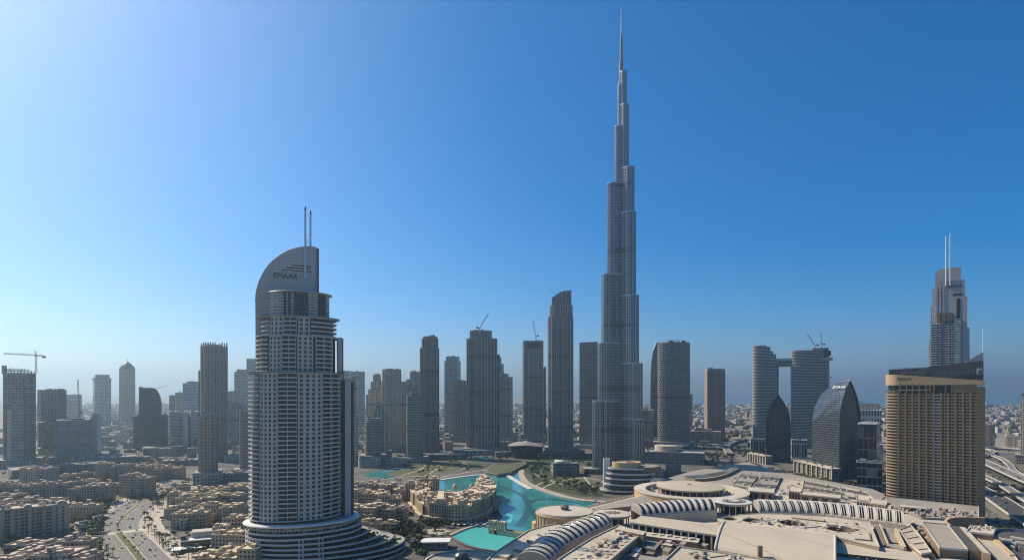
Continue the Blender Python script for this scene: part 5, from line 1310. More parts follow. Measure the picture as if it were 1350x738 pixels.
def big_roof():
    t = arch_vault('smooth_vault', 'huge smooth cream curved roof at bottom centre right', [(956,690.5),(1004,696),(1052,702),(1101,708.5)], [(943,724),(995,733),(1045,742),(1101,753)], 36, 5.5, 0, 0, 1, n=24, shell=SMOOTH)
    mb = MB()
    for (xa, ya, xb, yb) in ((956,690.5,943,724),(1101,708.5,1101,753)):
        A, B = P(xa,ya,36), P(xb,yb,36); prev = None
        for j in range(15):
            an = PI*j/14; c = (A+B)/2 + (A-B)/2*math.cos(an)*1.01 + Vector((0,0,5.6*math.sin(an)+.2))
            if prev is not None: mb.tube(prev, c, .75, .75, COLW, 6, False)
            prev = c
    mb.build('edge_trim', t)
    mb = MB(); p = P(1001.5,735,36); mb.box(p.x-1.4,p.x+1.4,p.y-1.2,p.y+1.2,29,44,MWALL); mb.build('vent_stack', t)
big_roof()
def right_gallery():
    t = thing('low_gallery', 'low cream gallery roof with dark glazed front right of the smooth curved roof', 'building', (0,0,0))
    z = 36; mb = MB(); mb.prism(pp([(1103,711),(1160,720.5),(1215,727),(1232,742),(1103,728)], z), z-1.2, z, MBROWN, CREAM, bottom=True); mb.build('roof', t)
    mb = MB(); mb.prism(pp([(1103,722),(1160,729),(1232,739),(1236,752),(1103,748)], 30), 0, z-1.25, WINDARK); mb.build('glazed_front', t)
    for k in range(10):
        p = P(1107+12*k, 729.5+1.25*k, z); mb = MB(); mb.box(p.x-.4,p.x+.4,p.y-.4,p.y+.4,20,z-1.22,COLW); mb.build('column', t)
right_gallery()
t, _ = roof_block('flat_wing', 'plain cream flat roof in the bottom centre below the service court', 'building', [(895.5,721.5),(940,727.5),(985,734.5),(1040,742.5),(1060,760),(860,760),(876,740)], 38, CREAM, MBROWN, par=1.1)
roof_plant(t, [(897,724),(985,736),(1010,742),(890,736)], 38, 12, 53)
mb = MB(); wall_along(mb, [tuple(P(x,y,38)[:2]) for x,y in ((905,727),(925,738),(935,745))], .5, 38, 38.5, CREAM2); mb.build('roof_seam', t)
# service court with plant between the roofs
def court():
    t = thing('service_court', 'sunken rooftop service court full of plant and louvres', 'plant court', (0,0,0))
    mb = MB(); mb.prism(pp([(828,728),(848,704.5),(940,716),(898,722),(882,742),(805,742)], 31), 29.02, 31, MWALL, GREYR); mb.build('court_floor', t)
    q = [(838,719),(846,710.8),(872,714.2),(864,724)]; A, B, C_, D_ = (P(x,y,35) for x,y in q)
    for i in range(12):
        u0, u1 = (i+.1)/12, (i+.75)/12; mb = MB(); pts = [A.lerp(D_,u0), A.lerp(D_,u1), B.lerp(C_,u1), B.lerp(C_,u0)]
        mb.prism(ccw([tuple(p[:2]) for p in pts]), 34.2, 35, CONC, bottom=True); mb.build('louvre', t)
    mb = MB(); mb.prism(ccw([tuple(p[:2]) for p in (A,B,C_,D_)]), 31, 34, DCONC); mb.build('louvre_box', t)
    for k, (px, z, m) in enumerate((([(832,725),(838,720.5),(846,722),(841,727)],36,COLW), ([(828,732),(833,727),(842,729),(838,734)],36,CREAM2), ([(855,722),(866,723.5),(862,730),(850,729)],33,MBROWN), ([(873,717),(880,713),(890,715),(885,719)],35.5,CREAM2), ([(895,715.5),(900,712.6),(906,713.6),(902,717.4)],39,MWALL), ([(877,712.5),(880,711),(886,712),(884,713.6)],37,COLW), ([(873,724),(877,720.4),(886,722),(882,727)],34,GREYR), ([(914,716),(918,713.5),(935,716.5),(930,719)],35,GREYR))):
        mb = MB(); mb.prism(pp(px, z), 31, z, MBROWN if m is not COLW else CREAM2, m); mb.build('plant_box', t)
    rng = random.Random(12)
    for k in range(60):
        x, y = rng.uniform(868,945), rng.uniform(709,727)
        if y > 719+ (x-868)*.06 and x > 892: continue
        p = P(x,y,31); s_ = rng.uniform(.5,1.6); mb = MB(); mb.obox((p.x,p.y),(.94,.34),s_,s_*.7,30.9,31+rng.uniform(1,4.4),rng.choice((COLW,CONC,GREYR,CREAM2))); mb.build('plant_unit', t)
    mb = MB(); mb.prism(pp([(853,700.5),(923,709.4),(920,715),(849,705.5)], 37), 29, 37, MBROWN, CREAM); mb.build('service_roof', t)
    for k in range(6):
        p = P(862+10*k, 704+1.3*k, 37); mb = MB(); mb.obox((p.x,p.y),(.94,.34),2.5,1.2,37,37.7+.2*(k%3),CREAM2); mb.build('roof_pad', t)
    mb = MB(); mb.prism(pp([(806,742),(824,727.5),(884,737),(878,748)], 35), 29, 35, MBROWN, GREYR); mb.build('lower_roof', t)
    p = P(833,737,35); mb = MB(); mb.lathe((p.x,p.y),[(3.4,35),(3.4,36.2),(2.6,36.2),(2.5,35.2),(0,35.2)],DSTEEL,24); mb.build('cooling_fan', t)
court()
# dark grey roof and railing beside the lake, left of the grand rotunda
t, _ = roof_block('lakeside_roof', 'plain dark grey sloping roof between the lake promenade and the star drum', 'building', [(780,669.5),(848,653),(866,661.5),(838,666),(805,669.5),(786,672)], 33, GREYR, MBROWN, par=0)
t = thing('promenade_railing', 'long pale balustrade along the lake edge above the grey roof', 'railing', (0,0,0))
pts = [tuple(P(x,y,26)[:2]) for x,y in ((776,669),(800,662),(824,656),(846,651))]; mb = MB(); wall_along(mb, pts, 1.2, 0, 26, MWALL); wall_along(mb, pts, 2.2, 25.9, 26.7, CREAM2); mb.build('balustrade', t)
for k in range(26):
    u = k/25; p = P(776+70*u, 669-18*u, 27); mb = MB(); mb.box(p.x-.7,p.x+.7,p.y-.7,p.y+.7,26,29.2,CREAM2); mb.build('post', t)
# back roofs of the mall: parking decks and slanted sheds
def sheds(name, label, px, z, mtop, seed, stripes=0, mside=None):
    t, pts = roof_block(name, label, 'building', px, z, mtop, mside or MBROWN, par=.8)
    rng = random.Random(seed); q = px[:4]
    for k in range(stripes):
        u0, u1 = (k+.55)/stripes, (k+.82)/stripes
        f = lambda a, b, u: (a[0]+(b[0]-a[0])*u, a[1]+(b[1]-a[1])*u)
        pl = [f(q[0],q[1],u0), f(q[0],q[1],u1), f(q[3],q[2],u1), f(q[3],q[2],u0)]
        mb = MB(); mb.prism(pp(pl, z+1), z+.02, z+1.0, DARKR, DARKR); mb.build('roof_light', t)
    roof_plant(t, q, z, 10, seed+70)
    for k in range(7):
        u, v = rng.uniform(.1,.9), rng.uniform(.15,.85); x = (q[0][0]*(1-u)+q[1][0]*u)*(1-v)+(q[3][0]*(1-u)+q[2][0]*u)*v; y = (q[0][1]*(1-u)+q[1][1]*u)*(1-v)+(q[3][1]*(1-u)+q[2][1]*u)*v
        p = P(x,y,z); s_ = rng.uniform(.9,2.6); mb = MB(); mb.obox((p.x,p.y),(.94,.34),s_,s_*.6,z,z+rng.uniform(.8,2.6),rng.choice((CONC,CREAM2,COLW))); mb.build('rooftop_unit', t)
    return t
sheds('shed_roof', 'grey sloped shed roofs with dark gaps behind the scroll drum', [(990,644),(1006,626),(1030,628),(1020,647)], 26, GREYR, 1, 2)
sheds('shed_roof', 'grey shed roof strip beside the striped skylight deck', [(966,639),(978,624),(1000,626),(988,642)], 25, GREYR, 2, 2)
sheds('shed_roof', 'long grey slatted deck roof in front of the larger arched tower', [(1056,652),(1060,633),(1104,641),(1122,662)], 27, GREYR, 3, 3)
sheds('shed_roof', 'pale grey deck roof left of the tan hotel podium', [(1104,660),(1108,641),(1140,648),(1160,664)], 25, CREAM2, 4, 2)
sheds('shed_roof', 'cream deck with small plant boxes behind the long paired vault', [(1020,658),(1024,630),(1058,634),(1058,658)], 24, CREAM, 5, 0)
def front_units():
    for k, (px, z, lab) in enumerate((([(984,647),(985,641.5),(1021,644),(1020,649.5)],36,'long pale roof block with brown side behind the scroll drum'), ([(1040,647),(1041,641),(1056,642.5),(1055,648.5)],37,'square cream roof house beside the sunken deck'), ([(1055,651),(1056,647.5),(1108,652),(1108,656.5)],36,'long narrow pale roof slab over dark service bays'), ([(1129,658),(1130,652.5),(1145,654),(1145,660)],36,'small white plant house near the tan hotel'), ([(1146,662),(1147,657),(1170,660),(1168,665.5)],36,'brown walled plant house against the tan hotel foot'))):
        t, pts = roof_block('roof_house', lab, 'plant house', px, z, CREAM2, MBROWN if k != 3 else COLW, z0=24, par=.6)
        mb = MB()
        for i in range(4): 
            u = (i+.5)/4; a, b = Vector(pp([px[0],px[3]],z)[0]), Vector(pp([px[0],px[3]],z)[1]); 
            a, b = P(*px[0],z).xy, P(*px[3],z).xy; d = (b-a).normalized(); c = a.lerp(b,u) + Vector((d.y,-d.x))*.05
            mb.obox(c, tuple(d), (b-a).length*.07, .25, 28, z-2.2, DARKHOLE)
        mb.build('louvre_bay', t)
front_units()
t, _ = roof_block('hotel_podium', 'cluttered low podium at the foot of the tan hotel', 'building', [(1150,668),(1166,655),(1290,668),(1290,683),(1250,684),(1216,683),(1190,678)], 24, GREYR, MWALL, par=.9)
rng = random.Random(21)
for k in range(95):
    x = rng.uniform(1165,1285); y = 668+ (x-1165)*.085 + rng.uniform(-3,9); p = P(x,y,24); s_ = rng.uniform(.6,2.2); mb = MB(); mb.obox((p.x,p.y),(.9,.4),s_,s_*.6,23.9,24+rng.uniform(.8,3.5),rng.choice((COLW,CONC,GREYR,CREAM2,MBROWN,DSTEEL))); mb.build('rooftop_unit', t)
mb = MB(); mb.prism(pp([(1186,667),(1188,664.5),(1222,668),(1220,670)],28),27.3,28,CREAM2,bottom=True); mb.build('canopy', t)
# striped skylight deck
def stripe_deck():
    t = thing('striped_skylight_deck', 'curved deck of pale and dark striped skylights behind the grand rotunda', 'roof', (0,0,0)); z = 24
    A = [P(x,y,z) for x,y in smooth_line([(902,627.5),(930,624),(952,620.5),(969,613.5)], 8)]; B = [P(x,y,z) for x,y in smooth_line([(916,631),(940,629),(958,624.5),(974,617)], 8)]
    mb = MB(); 
    for i in range(len(A)-1): mb.prism(ccw([tuple(A[i][:2]),tuple(B[i][:2]),tuple(B[i+1][:2]),tuple(A[i+1][:2])]), 0, z, MBROWN, CREAM2)
    mb.build('deck', t)
    for i in range(0, len(A)-1):
        a, b, c, d = A[i].lerp(B[i],.12), A[i].lerp(B[i],.88), A[i+1].lerp(B[i+1],.88), A[i+1].lerp(B[i+1],.12); b2, a2 = b.lerp(c,.5), a.lerp(d,.5)
        mb = MB(); mb.prism(ccw([tuple(v[:2]) for v in (a,b,b2,a2)]), z+.01, z+1, DARKR, WINDARK); mb.build('skylight', t)
stripe_deck()
# right hand roofs
t, _ = roof_block('pit_court', 'rectangular sunken court with one yellow lit wall among the right hand roofs', 'building', [(1160,720),(1149,690),(1172,692),(1185,697),(1222,731),(1198,726),(1180,724)], 33, CREAM, MBROWN, par=.8)
mb = MB(); mb.prism(pp([(1163,712),(1160,695),(1178,697),(1188,716)],34), 33.02, 34.0, DARKHOLE, GREYR); mb.build('pit_floor', t)
a, b = P(1181,697,38).xy, P(1193,722,38).xy; mb = MB(); d = (b-a).normalized(); mb.obox((a+b)/2, tuple(d), (b-a).length/2, .8, 33, 39, MWALL_SUN, CREAM2); mb.build('sunlit_wall', t)  # wall in the yellow tone that stands for sunlight on it
for k in range(3): mb = MB(); p = P(1153+3.4*k,690,37); q = P(1164+3.4*k,716,37); d = (q.xy-p.xy).normalized(); mb.obox((p.xy+q.xy)/2, tuple(d), (q.xy-p.xy).length/2, .6, 33, 36+.5*k, CREAM2 if k != 1 else MBROWN); mb.build('roof_kerb', t)
mb = MB(); mb.prism(pp([(1168,718),(1170,715.5),(1195,720),(1193,724)],37),36.2,37,GREYR,bottom=True); mb.build('canopy', t)
t, _ = roof_block('lined_roof', 'cream roof crossed by dark lines left of the big grey tan roof', 'building', [(1186,698),(1201,692.5),(1212,705),(1228,728),(1215,730),(1198,716)], 38, CREAM, MBROWN, par=.7)
for k in range(4): mb = MB(); p, q = P(1190+7*k,702.5+7.2*k,38), P(1204+7*k,699.5+7.8*k,38); d = (q.xy-p.xy).normalized(); mb.obox((p.xy+q.xy)/2, tuple(d), (q.xy-p.xy).length/2, .25, 37.9, 38.5, MBROWN); mb.build('roof_seam', t)
t = thing('stair_strip', 'stepped strip of rooftop plant between the lined roof and the grey tan roof', 'plant', (0,0,0))
for k in range(30):
    u = k/29; x, y = 1205+30*u + random.Random(k).uniform(-3,4), 692+33*u; p = P(x,y,33); mb = MB(); s_ = .8+.9*((k*7)%5)/5; mb.obox((p.x,p.y),(.5,-.86),s_,s_*1.3,29,33+((k*3)%4)*.8,(COLW,CONC,CREAM2,MBROWN,DSTEEL)[k%5]); mb.build('plant_unit', t)
t, _ = roof_block('grey_tan_roof', 'large smooth grey tan roof panel in the lower right', 'building', [(1216,688.5),(1249.5,691.5),(1276,725),(1239,722)], 40, GREYR if False else roofmat('grey_tan_sheet',(.33,.29,.24),30,.05), MBROWN, par=.9)
t, _ = roof_block('dark_glass_roof', 'dark glazed roof band beside the grey tan roof', 'building', [(1251,691.9),(1263,693.2),(1294,727),(1278,725)], 39.6, DARKR, MBROWN, par=.0)
t, _ = roof_block('pale_edge_roof', 'narrow pale roof strip along the dark glazed roof band', 'building', [(1264.5,693.4),(1272,694.3),(1306,729.5),(1296,727.5)], 40.4, CREAM2, MBROWN, par=.0)
t = thing('curved_parapet', 'curved brown screen wall with cream coping beneath the tan hotel', 'wall', (0,0,0))
pts = [tuple(P(x,y,38)[:2]) for x,y in smooth_line([(1252,691.5),(1247,688.5),(1247.5,685.5),(1253,683),(1262,682),(1278,682),(1297,682.6)], 5)]
mb = MB(); wall_along(mb, pts, .9, 26, 38, MBROWN); mb.build('wall', t); mb = MB(); wall_along(mb, pts, 1.9, 37.99, 38.7, MWALL_SUN); mb.build('coping', t)
t, _ = roof_block('brown_wall_house', 'brown walled roof house with pale cluttered top at right', 'building', [(1274,701),(1280,693),(1312,697),(1309,705)], 40, CREAM2, MBROWN, par=.9)
for k in range(12): p = P(1280+2.5*k, 696+.5*(k%5), 40); mb = MB(); mb.box(p.x-1,p.x+1,p.y-.8,p.y+.8,40,41+.5*(k%3),(COLW,CONC,CREAM)[k%3]); mb.build('rooftop_unit', t)
t, _ = roof_block('sunlit_slope_roof', 'cream roof with one yellow sunlit sloping edge at lower right', 'building', [(1288,708),(1309,707),(1336,731),(1345,742),(1316,742)], 36, CREAM, MWALL_SUN, par=.7)
a, b = P(1310,708,37).xy, P(1335,731,37).xy; mb = MB(); d = (b-a).normalized(); mb.obox((a+b)/2, tuple(d), (b-a).length/2, 1.4, 34, 37.2, MWALL_SUN, MWALL_SUN); mb.build('sunlit_edge', t)  # edge carries its sunlight as a yellow colour
def dark_court():
    t = thing('dark_deck', 'dark grey sunken car deck with white boxes at the right edge', 'deck', (0,0,0)); z = 31
    mb = MB(); mb.prism(pp([(1312,712),(1310,704),(1318,699.5),(1345,701),(1400,708),(1400,745),(1352,745),(1338,732)], z), 0, z, MBROWN, DARKR); mb.build('deck', t)
    mb = MB(); pts = [tuple(P(x,y,z)[:2]) for x,y in smooth_line([(1313,713),(1309,706),(1313,701),(1326,699.4),(1345,701),(1400,708)],5)]; wall_along(mb, pts, .8, z-.5, z+2.2, plain('blue_grey_parapet',(.16,.18,.21),.7)); mb.build('parapet', t)
    for k, (x,y,dx) in enumerate(((1326,712,5),(1332,716,4.5),(1341,710,5),(1346,716,4),(1338,722,3))):
        p = P(x,y,z); mb = MB(); mb.obox((p.x,p.y),(.6,-.8),dx*.8,1.0,z,z+1.4,COLW); mb.build('white_box', t)
    p = P(1340,726,z); mb = MB(); mb.tube((p.x,p.y,z),(p.x,p.y,z+4),1.2,.9,DSTEEL,8); mb.build('vent_stack', t)
dark_court()
def oval(t, r, z):
    mb = MB(); mb.lathe((0,0), [(r,0),(r,z-.4),(r*1.02,z),(r*.96,z+.2),(r*.955,z-1.8),(r*.86,z-2),(r*.86,z+.3)], MWALL, 72); weld(mb.build('outer_ring', t), 30)
    BW = plain('blue_white_roof', (.56,.58,.60), .6, var=.05)
    mb = MB(); mb.lathe((0,0), [(r*.86,z+.3),(r*.80,z+1.0),(r*.52,z+1.6),(r*.50,z+.9),(0,z+.9)], BW, 72); weld(mb.build('shell_roof', t), 30)
    mb = MB(); mb.lathe((0,0), [(r*.83,z+.72),(r*.835,z+1.05),(r*.815,z+1.1),(r*.81,z+.8)], DCONC, 72); mb.lathe((0,0), [(r*.50,z+.9),(r*.50,z+1.9),(r*.44,z+1.9),(r*.44,z+1.0)], DCONC, 60); mb.build('dark_swirl', t)
rotunda('oval_shell_roof', 'blue white oval shell roof with dark swirl cut by the bottom edge', 1287, 753, 62, 34, oval)

# terraced building with curved balconies
def terraces():
    c = P(822,640,10); D = c.y; s = D/F; t = thing('terraced_building', 'white curved building of stacked crescent terraces by the lake park', 'building', (c.x, D, 0))
    L = lambda px: (px-822)*s; zz = lambda py: ZD(py, D-18)
    lv = [(793,852,653,648),(797,858,644.5,640),(800,862,637.5,632.5),(801.5,864,630.5,626),(803,866,623.5,619)]
    zprev = 0
    for k, (x0, x1, yb, yt) in enumerate(lv):
        a = (L(x1)-L(x0))/2; cx_ = (L(x0)+L(x1))/2; z1 = zz(yt)
        ol = [(cx_ + a*math.cos(th), 4+ (20-1.2*k)*math.sin(th)) for th in (R(180+180*i/32) for i in range(33))] + [(cx_+a, 24), (cx_-a, 24)]
        ins = [(cx_ + (a-4)*math.cos(th), 4+ (16-1.2*k)*math.sin(th)) for th in (R(180+180*i/32) for i in range(33))] + [(cx_+a-4, 23.9), (cx_-a+4, 23.9)]
        mb = MB(); mb.prism(ins, zprev, z1-1.3, facade('terrace_glass',(.16,.16,.15),(.02,.025,.025),4,2.2,.85,.85,vary=.6), CONC); mb.build('glazing', t)
        mb = MB(); mb.prism(ol, z1-1.25, z1, WHITEP, CONC, bottom=True); wall_along(mb, ol[:33], .3, z1, z1+.9, WHITEP); mb.build('terrace', t)
        zprev = z1
    cx_ = L(827)
    mb = MB(); mb.lathe((cx_,6), [(19*s,zprev),(19*s,zprev+8.5),(18.4*s,zprev+8.7),(18*s,zprev+7.2),(0,zprev+7.2)], MWALL_SUN, 48, sy=.8); weld(mb.build('roof_drum', t), 30)
    mb = MB(); mb.lathe((L(831),6), [(6*s,zprev+7),(6*s,zprev+8.8),(5*s,zprev+8.8),(5*s,zprev+7.3)], CREAM2, 24); weld(mb.build('roof_kerb', t), 30)
    mb = MB(); mb.box(L(798), L(807), 16, 20, 0, zz(608), WHITEP); mb.build('white_fin_wall', t)
    mb = MB(); mb.prism([(L(842),-8),(L(856),-14),(L(872),4),(L(866),22),(L(846),22)], zprev-4, zprev+2.6, MBROWN, GREYR); mb.build('side_roof', t)
terraces()
def pixbox(name, label, cat, x0, x1, yb, yt, depth, m, roof=None, rot=0, extra=4, seed=1, shape='box', band=None):
    D = 107160/(yb-518); s = D/F; Xc = XD((x0+x1)/2, D); az = math.atan2(Xc, D); w_ = (x1-x0)*s*math.cos(az); rr = R(rot)
    w2 = (w_ - depth*abs(math.sin(rr)))/math.cos(rr); w2 = max(w2, w_*.5)
    t = thing(name, label, cat, (Xc, D+depth/2, 0), -az+rr); z = ZD(yt, D)
    poly = sc(unit(shape), w2, depth); mb = MB(); mb.prism(poly, 0, z, m, roof or CONC); mb.build('wall', t)
    mb = MB(); wall_along(mb, poly, .7, z-.4, z+.9, roof or CONC, True); mb.build('parapet', t)
    if band:
        mb = MB()
        for zz in band[1]: wall_along(mb, grow(poly, .5), .9, z*zz, z*zz+band[2], band[0], True)
        mb.build('slab_edge', t)
    rng = random.Random(seed)
    for k in range(extra):
        x, y, a = rng.uniform(-.38,.38)*w2, rng.uniform(-.35,.35)*depth, rng.uniform(1,3.5); mb = MB(); mb.box(x-a,x+a,y-a*.7,y+a*.7,z-.1,z+rng.uniform(1,3.5),rng.choice((CONC,COLW,DCONC))); mb.build('rooftop_unit', t)
    return t, w2, z
t, w2, z = pixbox('pavilion_block', 'dark boxy pavilion with pale rounded roof patch in the lake park', 'building', 727, 765, 627, 611.5, 34, fa_dark, DCONC, 8, 3, 5, band=(CONC,(.35,.7),.6))
mb = MB(); mb.lathe((-w2*.22,0),[(8,z+.2),(8.4,z+3.4),(7,z+4.6),(0,z+5.4)],WHITEP,24); weld(mb.build('roof_cap', t))
t, w2, z = pixbox('glazed_extension', 'wide flat roofed mall extension with round drum on its roof', 'building', 838, 936, 611, 596, 60, facade('extension_screen',(.30,.28,.24),(.09,.085,.075),5.5,3,.6,.7,vary=.8,blind=.3), CREAM2, -4, 10, 7, band=(CREAM2,(.02,.5,.93),1.0))
mb = MB(); mb.lathe((-w2*.03,0),[(24,z),(24,z+11),(23.5,z+11.6),(0,z+11.8)],CREAM2,40); weld(mb.build('roof_drum', t), 30)
pixbox('brick_screen_block', 'low beige screen walled block in front of the glazed extension', 'building', 880, 901, 627, 612, 24, facade('screen_wall',(.27,.25,.21),(.10,.09,.08),3,2,.4,.6), CONC, -18, 4, 9)
pixbox('brick_screen_block', 'low grey ridge roofed block right of the terraced building', 'building', 852, 878, 629, 619, 26, fa_grey, GREYR, 20, 2, 10)
# opera house
def opera():
    D = 1240; Xc = XD(694, D); s = D/F; t = thing('opera_house', 'dark boat shaped opera house with pale arched roof', 'opera house', (Xc, D+25, 0))
    L = lambda p: (p-694)*s; zt = ZD(588, D)
    def lens(a, b, n=40): return [(a*math.cos(th)*abs(math.cos(th))**-.25 if abs(math.cos(th)) > 1e-6 else 0, b*math.sin(th)) for th in (2*PI*i/n - PI for i in range(n))]
    lo, hi = lens(19*s, 24), lens(24*s, 30); mb = MB()
    mb.prism(lo, 0, zt-1, facade('opera_glass',(.07,.07,.07),(.025,.03,.033),7,2.6,.85,.9,vary=.5), DCONC, taper=hi); mb.build('hull', t)
    mb = MB(); n = 40; ro = lens(24.8*s, 31); rz = lambda x, k: zt + k*(1-(x/(25*s))**2)*11
    rings = [[(x*f, y*f, zt-.8 + (1-f*f)*9 + (x/(25*s))*-1.0 + 3.5*(1-abs(x)/(25*s))) for x, y in ro] for f in (1, .8, .55, .3, .02)]
    for k in range(4):
        for i in range(n): mb.face([rings[k][i], rings[k][(i+1)%n], rings[k+1][(i+1)%n], rings[k+1][i]], CONC, None, True)
    for i in range(n): a, b = rings[0][i], rings[0][(i+1)%n]; mb.face([(a[0],a[1],a[2]-1.6),(b[0],b[1],b[2]-1.6),b,a], DCONC)
    weld(mb.build('roof', t))
    mb = MB(); mb.box(-9*s*.9, 3*s, -6, 3, zt+8, zt+12.8, DCONC); mb.build('fly_tower', t)
opera()
# colonnaded pavilions below the arched towers
def colonnade(name, label, A, B, zt, zb, n, dep=14):
    a, b = P(*A, zb), P(*B, zb); d = (b.xy-a.xy); Ln = d.length; d.normalize(); n_ = Vector((-d.y, d.x)); t = thing(name, label, 'colonnade', (0,0,0))
    mb = MB(); mb.obox((a.xy+b.xy)/2 + n_*(dep/2+1.5), tuple(d), Ln/2-.5, dep/2, 0, zt-1.6, fa_dark); mb.build('glazing', t)
    mb = MB(); mb.obox((a.xy+b.xy)/2 + n_*(dep/2), tuple(d), Ln/2, dep/2+1.2, zt-1.5, zt, CREAM2); mb.build('roof_beam', t)
    for i in range(n+1):
        c = a.xy + d*Ln*i/n; mb = MB(); mb.obox(c, tuple(d), 1.0, 1.0, 0, zt-1.52, CREAM2); mb.build('column', t)
    rng = random.Random(n)
    for k in range(n):
        c = a.xy.lerp(b.xy, (k+.5)/n) + n_*rng.uniform(3,dep-2); mb = MB(); mb.lathe(tuple(c), [(1.2,zt),(1.8,zt+1.4),(0,zt+2.6)], LEAFA if k%2 else CREAM2, 7); mb.build('roof_planter', t)
colonnade('white_colonnade', 'white square columned colonnade below the smaller arched tower', (986,607), (1009.5,612), 17, 0, 7)
colonnade('white_colonnade', 'white square columned colonnade stepping down below the larger arched tower', (1047,621), (1097,634), 20, 0, 8)
pixbox('striped_glass_pavilion', 'pale framed glass pavilion between the two arched towers', 'building', 1045, 1067, 604, 580, 18, facade('striped_pavilion',(.48,.46,.41),(.03,.033,.035),30,3.2,.72,.92,vary=.4), WHITEP, 6, 2, 3)
pixbox('striped_glass_pavilion', 'dark glass pavilion with thin mullions left of the smaller arched tower', 'building', 991, 1011, 599, 579, 18, facade('striped_pavilion_dark',(.28,.28,.27),(.03,.033,.035),30,3.2,.72,.92,vary=.4), CONC, 6, 2, 4)
pixbox('dark_glass_block', 'dark glass office block with pale frame right of the larger arched tower', 'building', 1139, 1168, 640, 558, 30, facade('dark_block_glass',(.10,.11,.12),(.018,.024,.032),18,7,.9,.95,vary=.4), WHITEP, -8, 4, 5, band=(WHITEP,(.985,),1.4))
pixbox('low_glass_block', 'low dark block with white ladder like mullion in front of the dark glass office', 'building', 1136, 1170, 652, 609, 22, facade('low_block_glass',(.30,.31,.31),(.018,.022,.028),12,6,.92,.9), DCONC, 0, 2, 6, band=(WHITEP,(.97,),1.0))
pixbox('white_framed_block', 'white framed office block rising behind the dark glass office', 'building', 1137, 1168, 584, 541, 40, facade('white_frame_block',(.50,.49,.47),(.05,.06,.07),24,7,.6,.72,vary=.3), WHITEP, 4, 5, 7)
pixbox('white_framed_block', 'pale stepped block topping the office cluster beside the tan hotel', 'building', 1138, 1163, 572, 532, 40, fa_beige, CREAM2, 0, 8, 8)
pixbox('lattice_house', 'small white lattice walled house against the tan hotel', 'building', 1155, 1168, 622, 586, 14, facade('white_lattice',(.55,.53,.48),(.10,.10,.10),4,4,.6,.6,stagger=True), WHITEP, 0, 0, 9)
pixbox('brown_office_block', 'brown horizontal banded office block right of the tan hotel', 'building', 1288, 1325, 592, 560, 60, facade('brown_banded',(.17,.14,.115),(.05,.045,.04),3.8,4,.9,.45), CONC, -10, 5, 11)
pixbox('cream_corner_block', 'cream low block at the far right beside the edge tower', 'building', 1331, 1347, 590, 576, 24, fa_beige, CREAM2, 0, 5, 12)
tower('edge_tower', 'tall cream apartment tower cut by the right picture edge', 1345.5, 1366, 521, 1150, facade('cream_tower_facade',(.46,.40,.32),GL,3.4,3.2,.5,.5), depth=26)
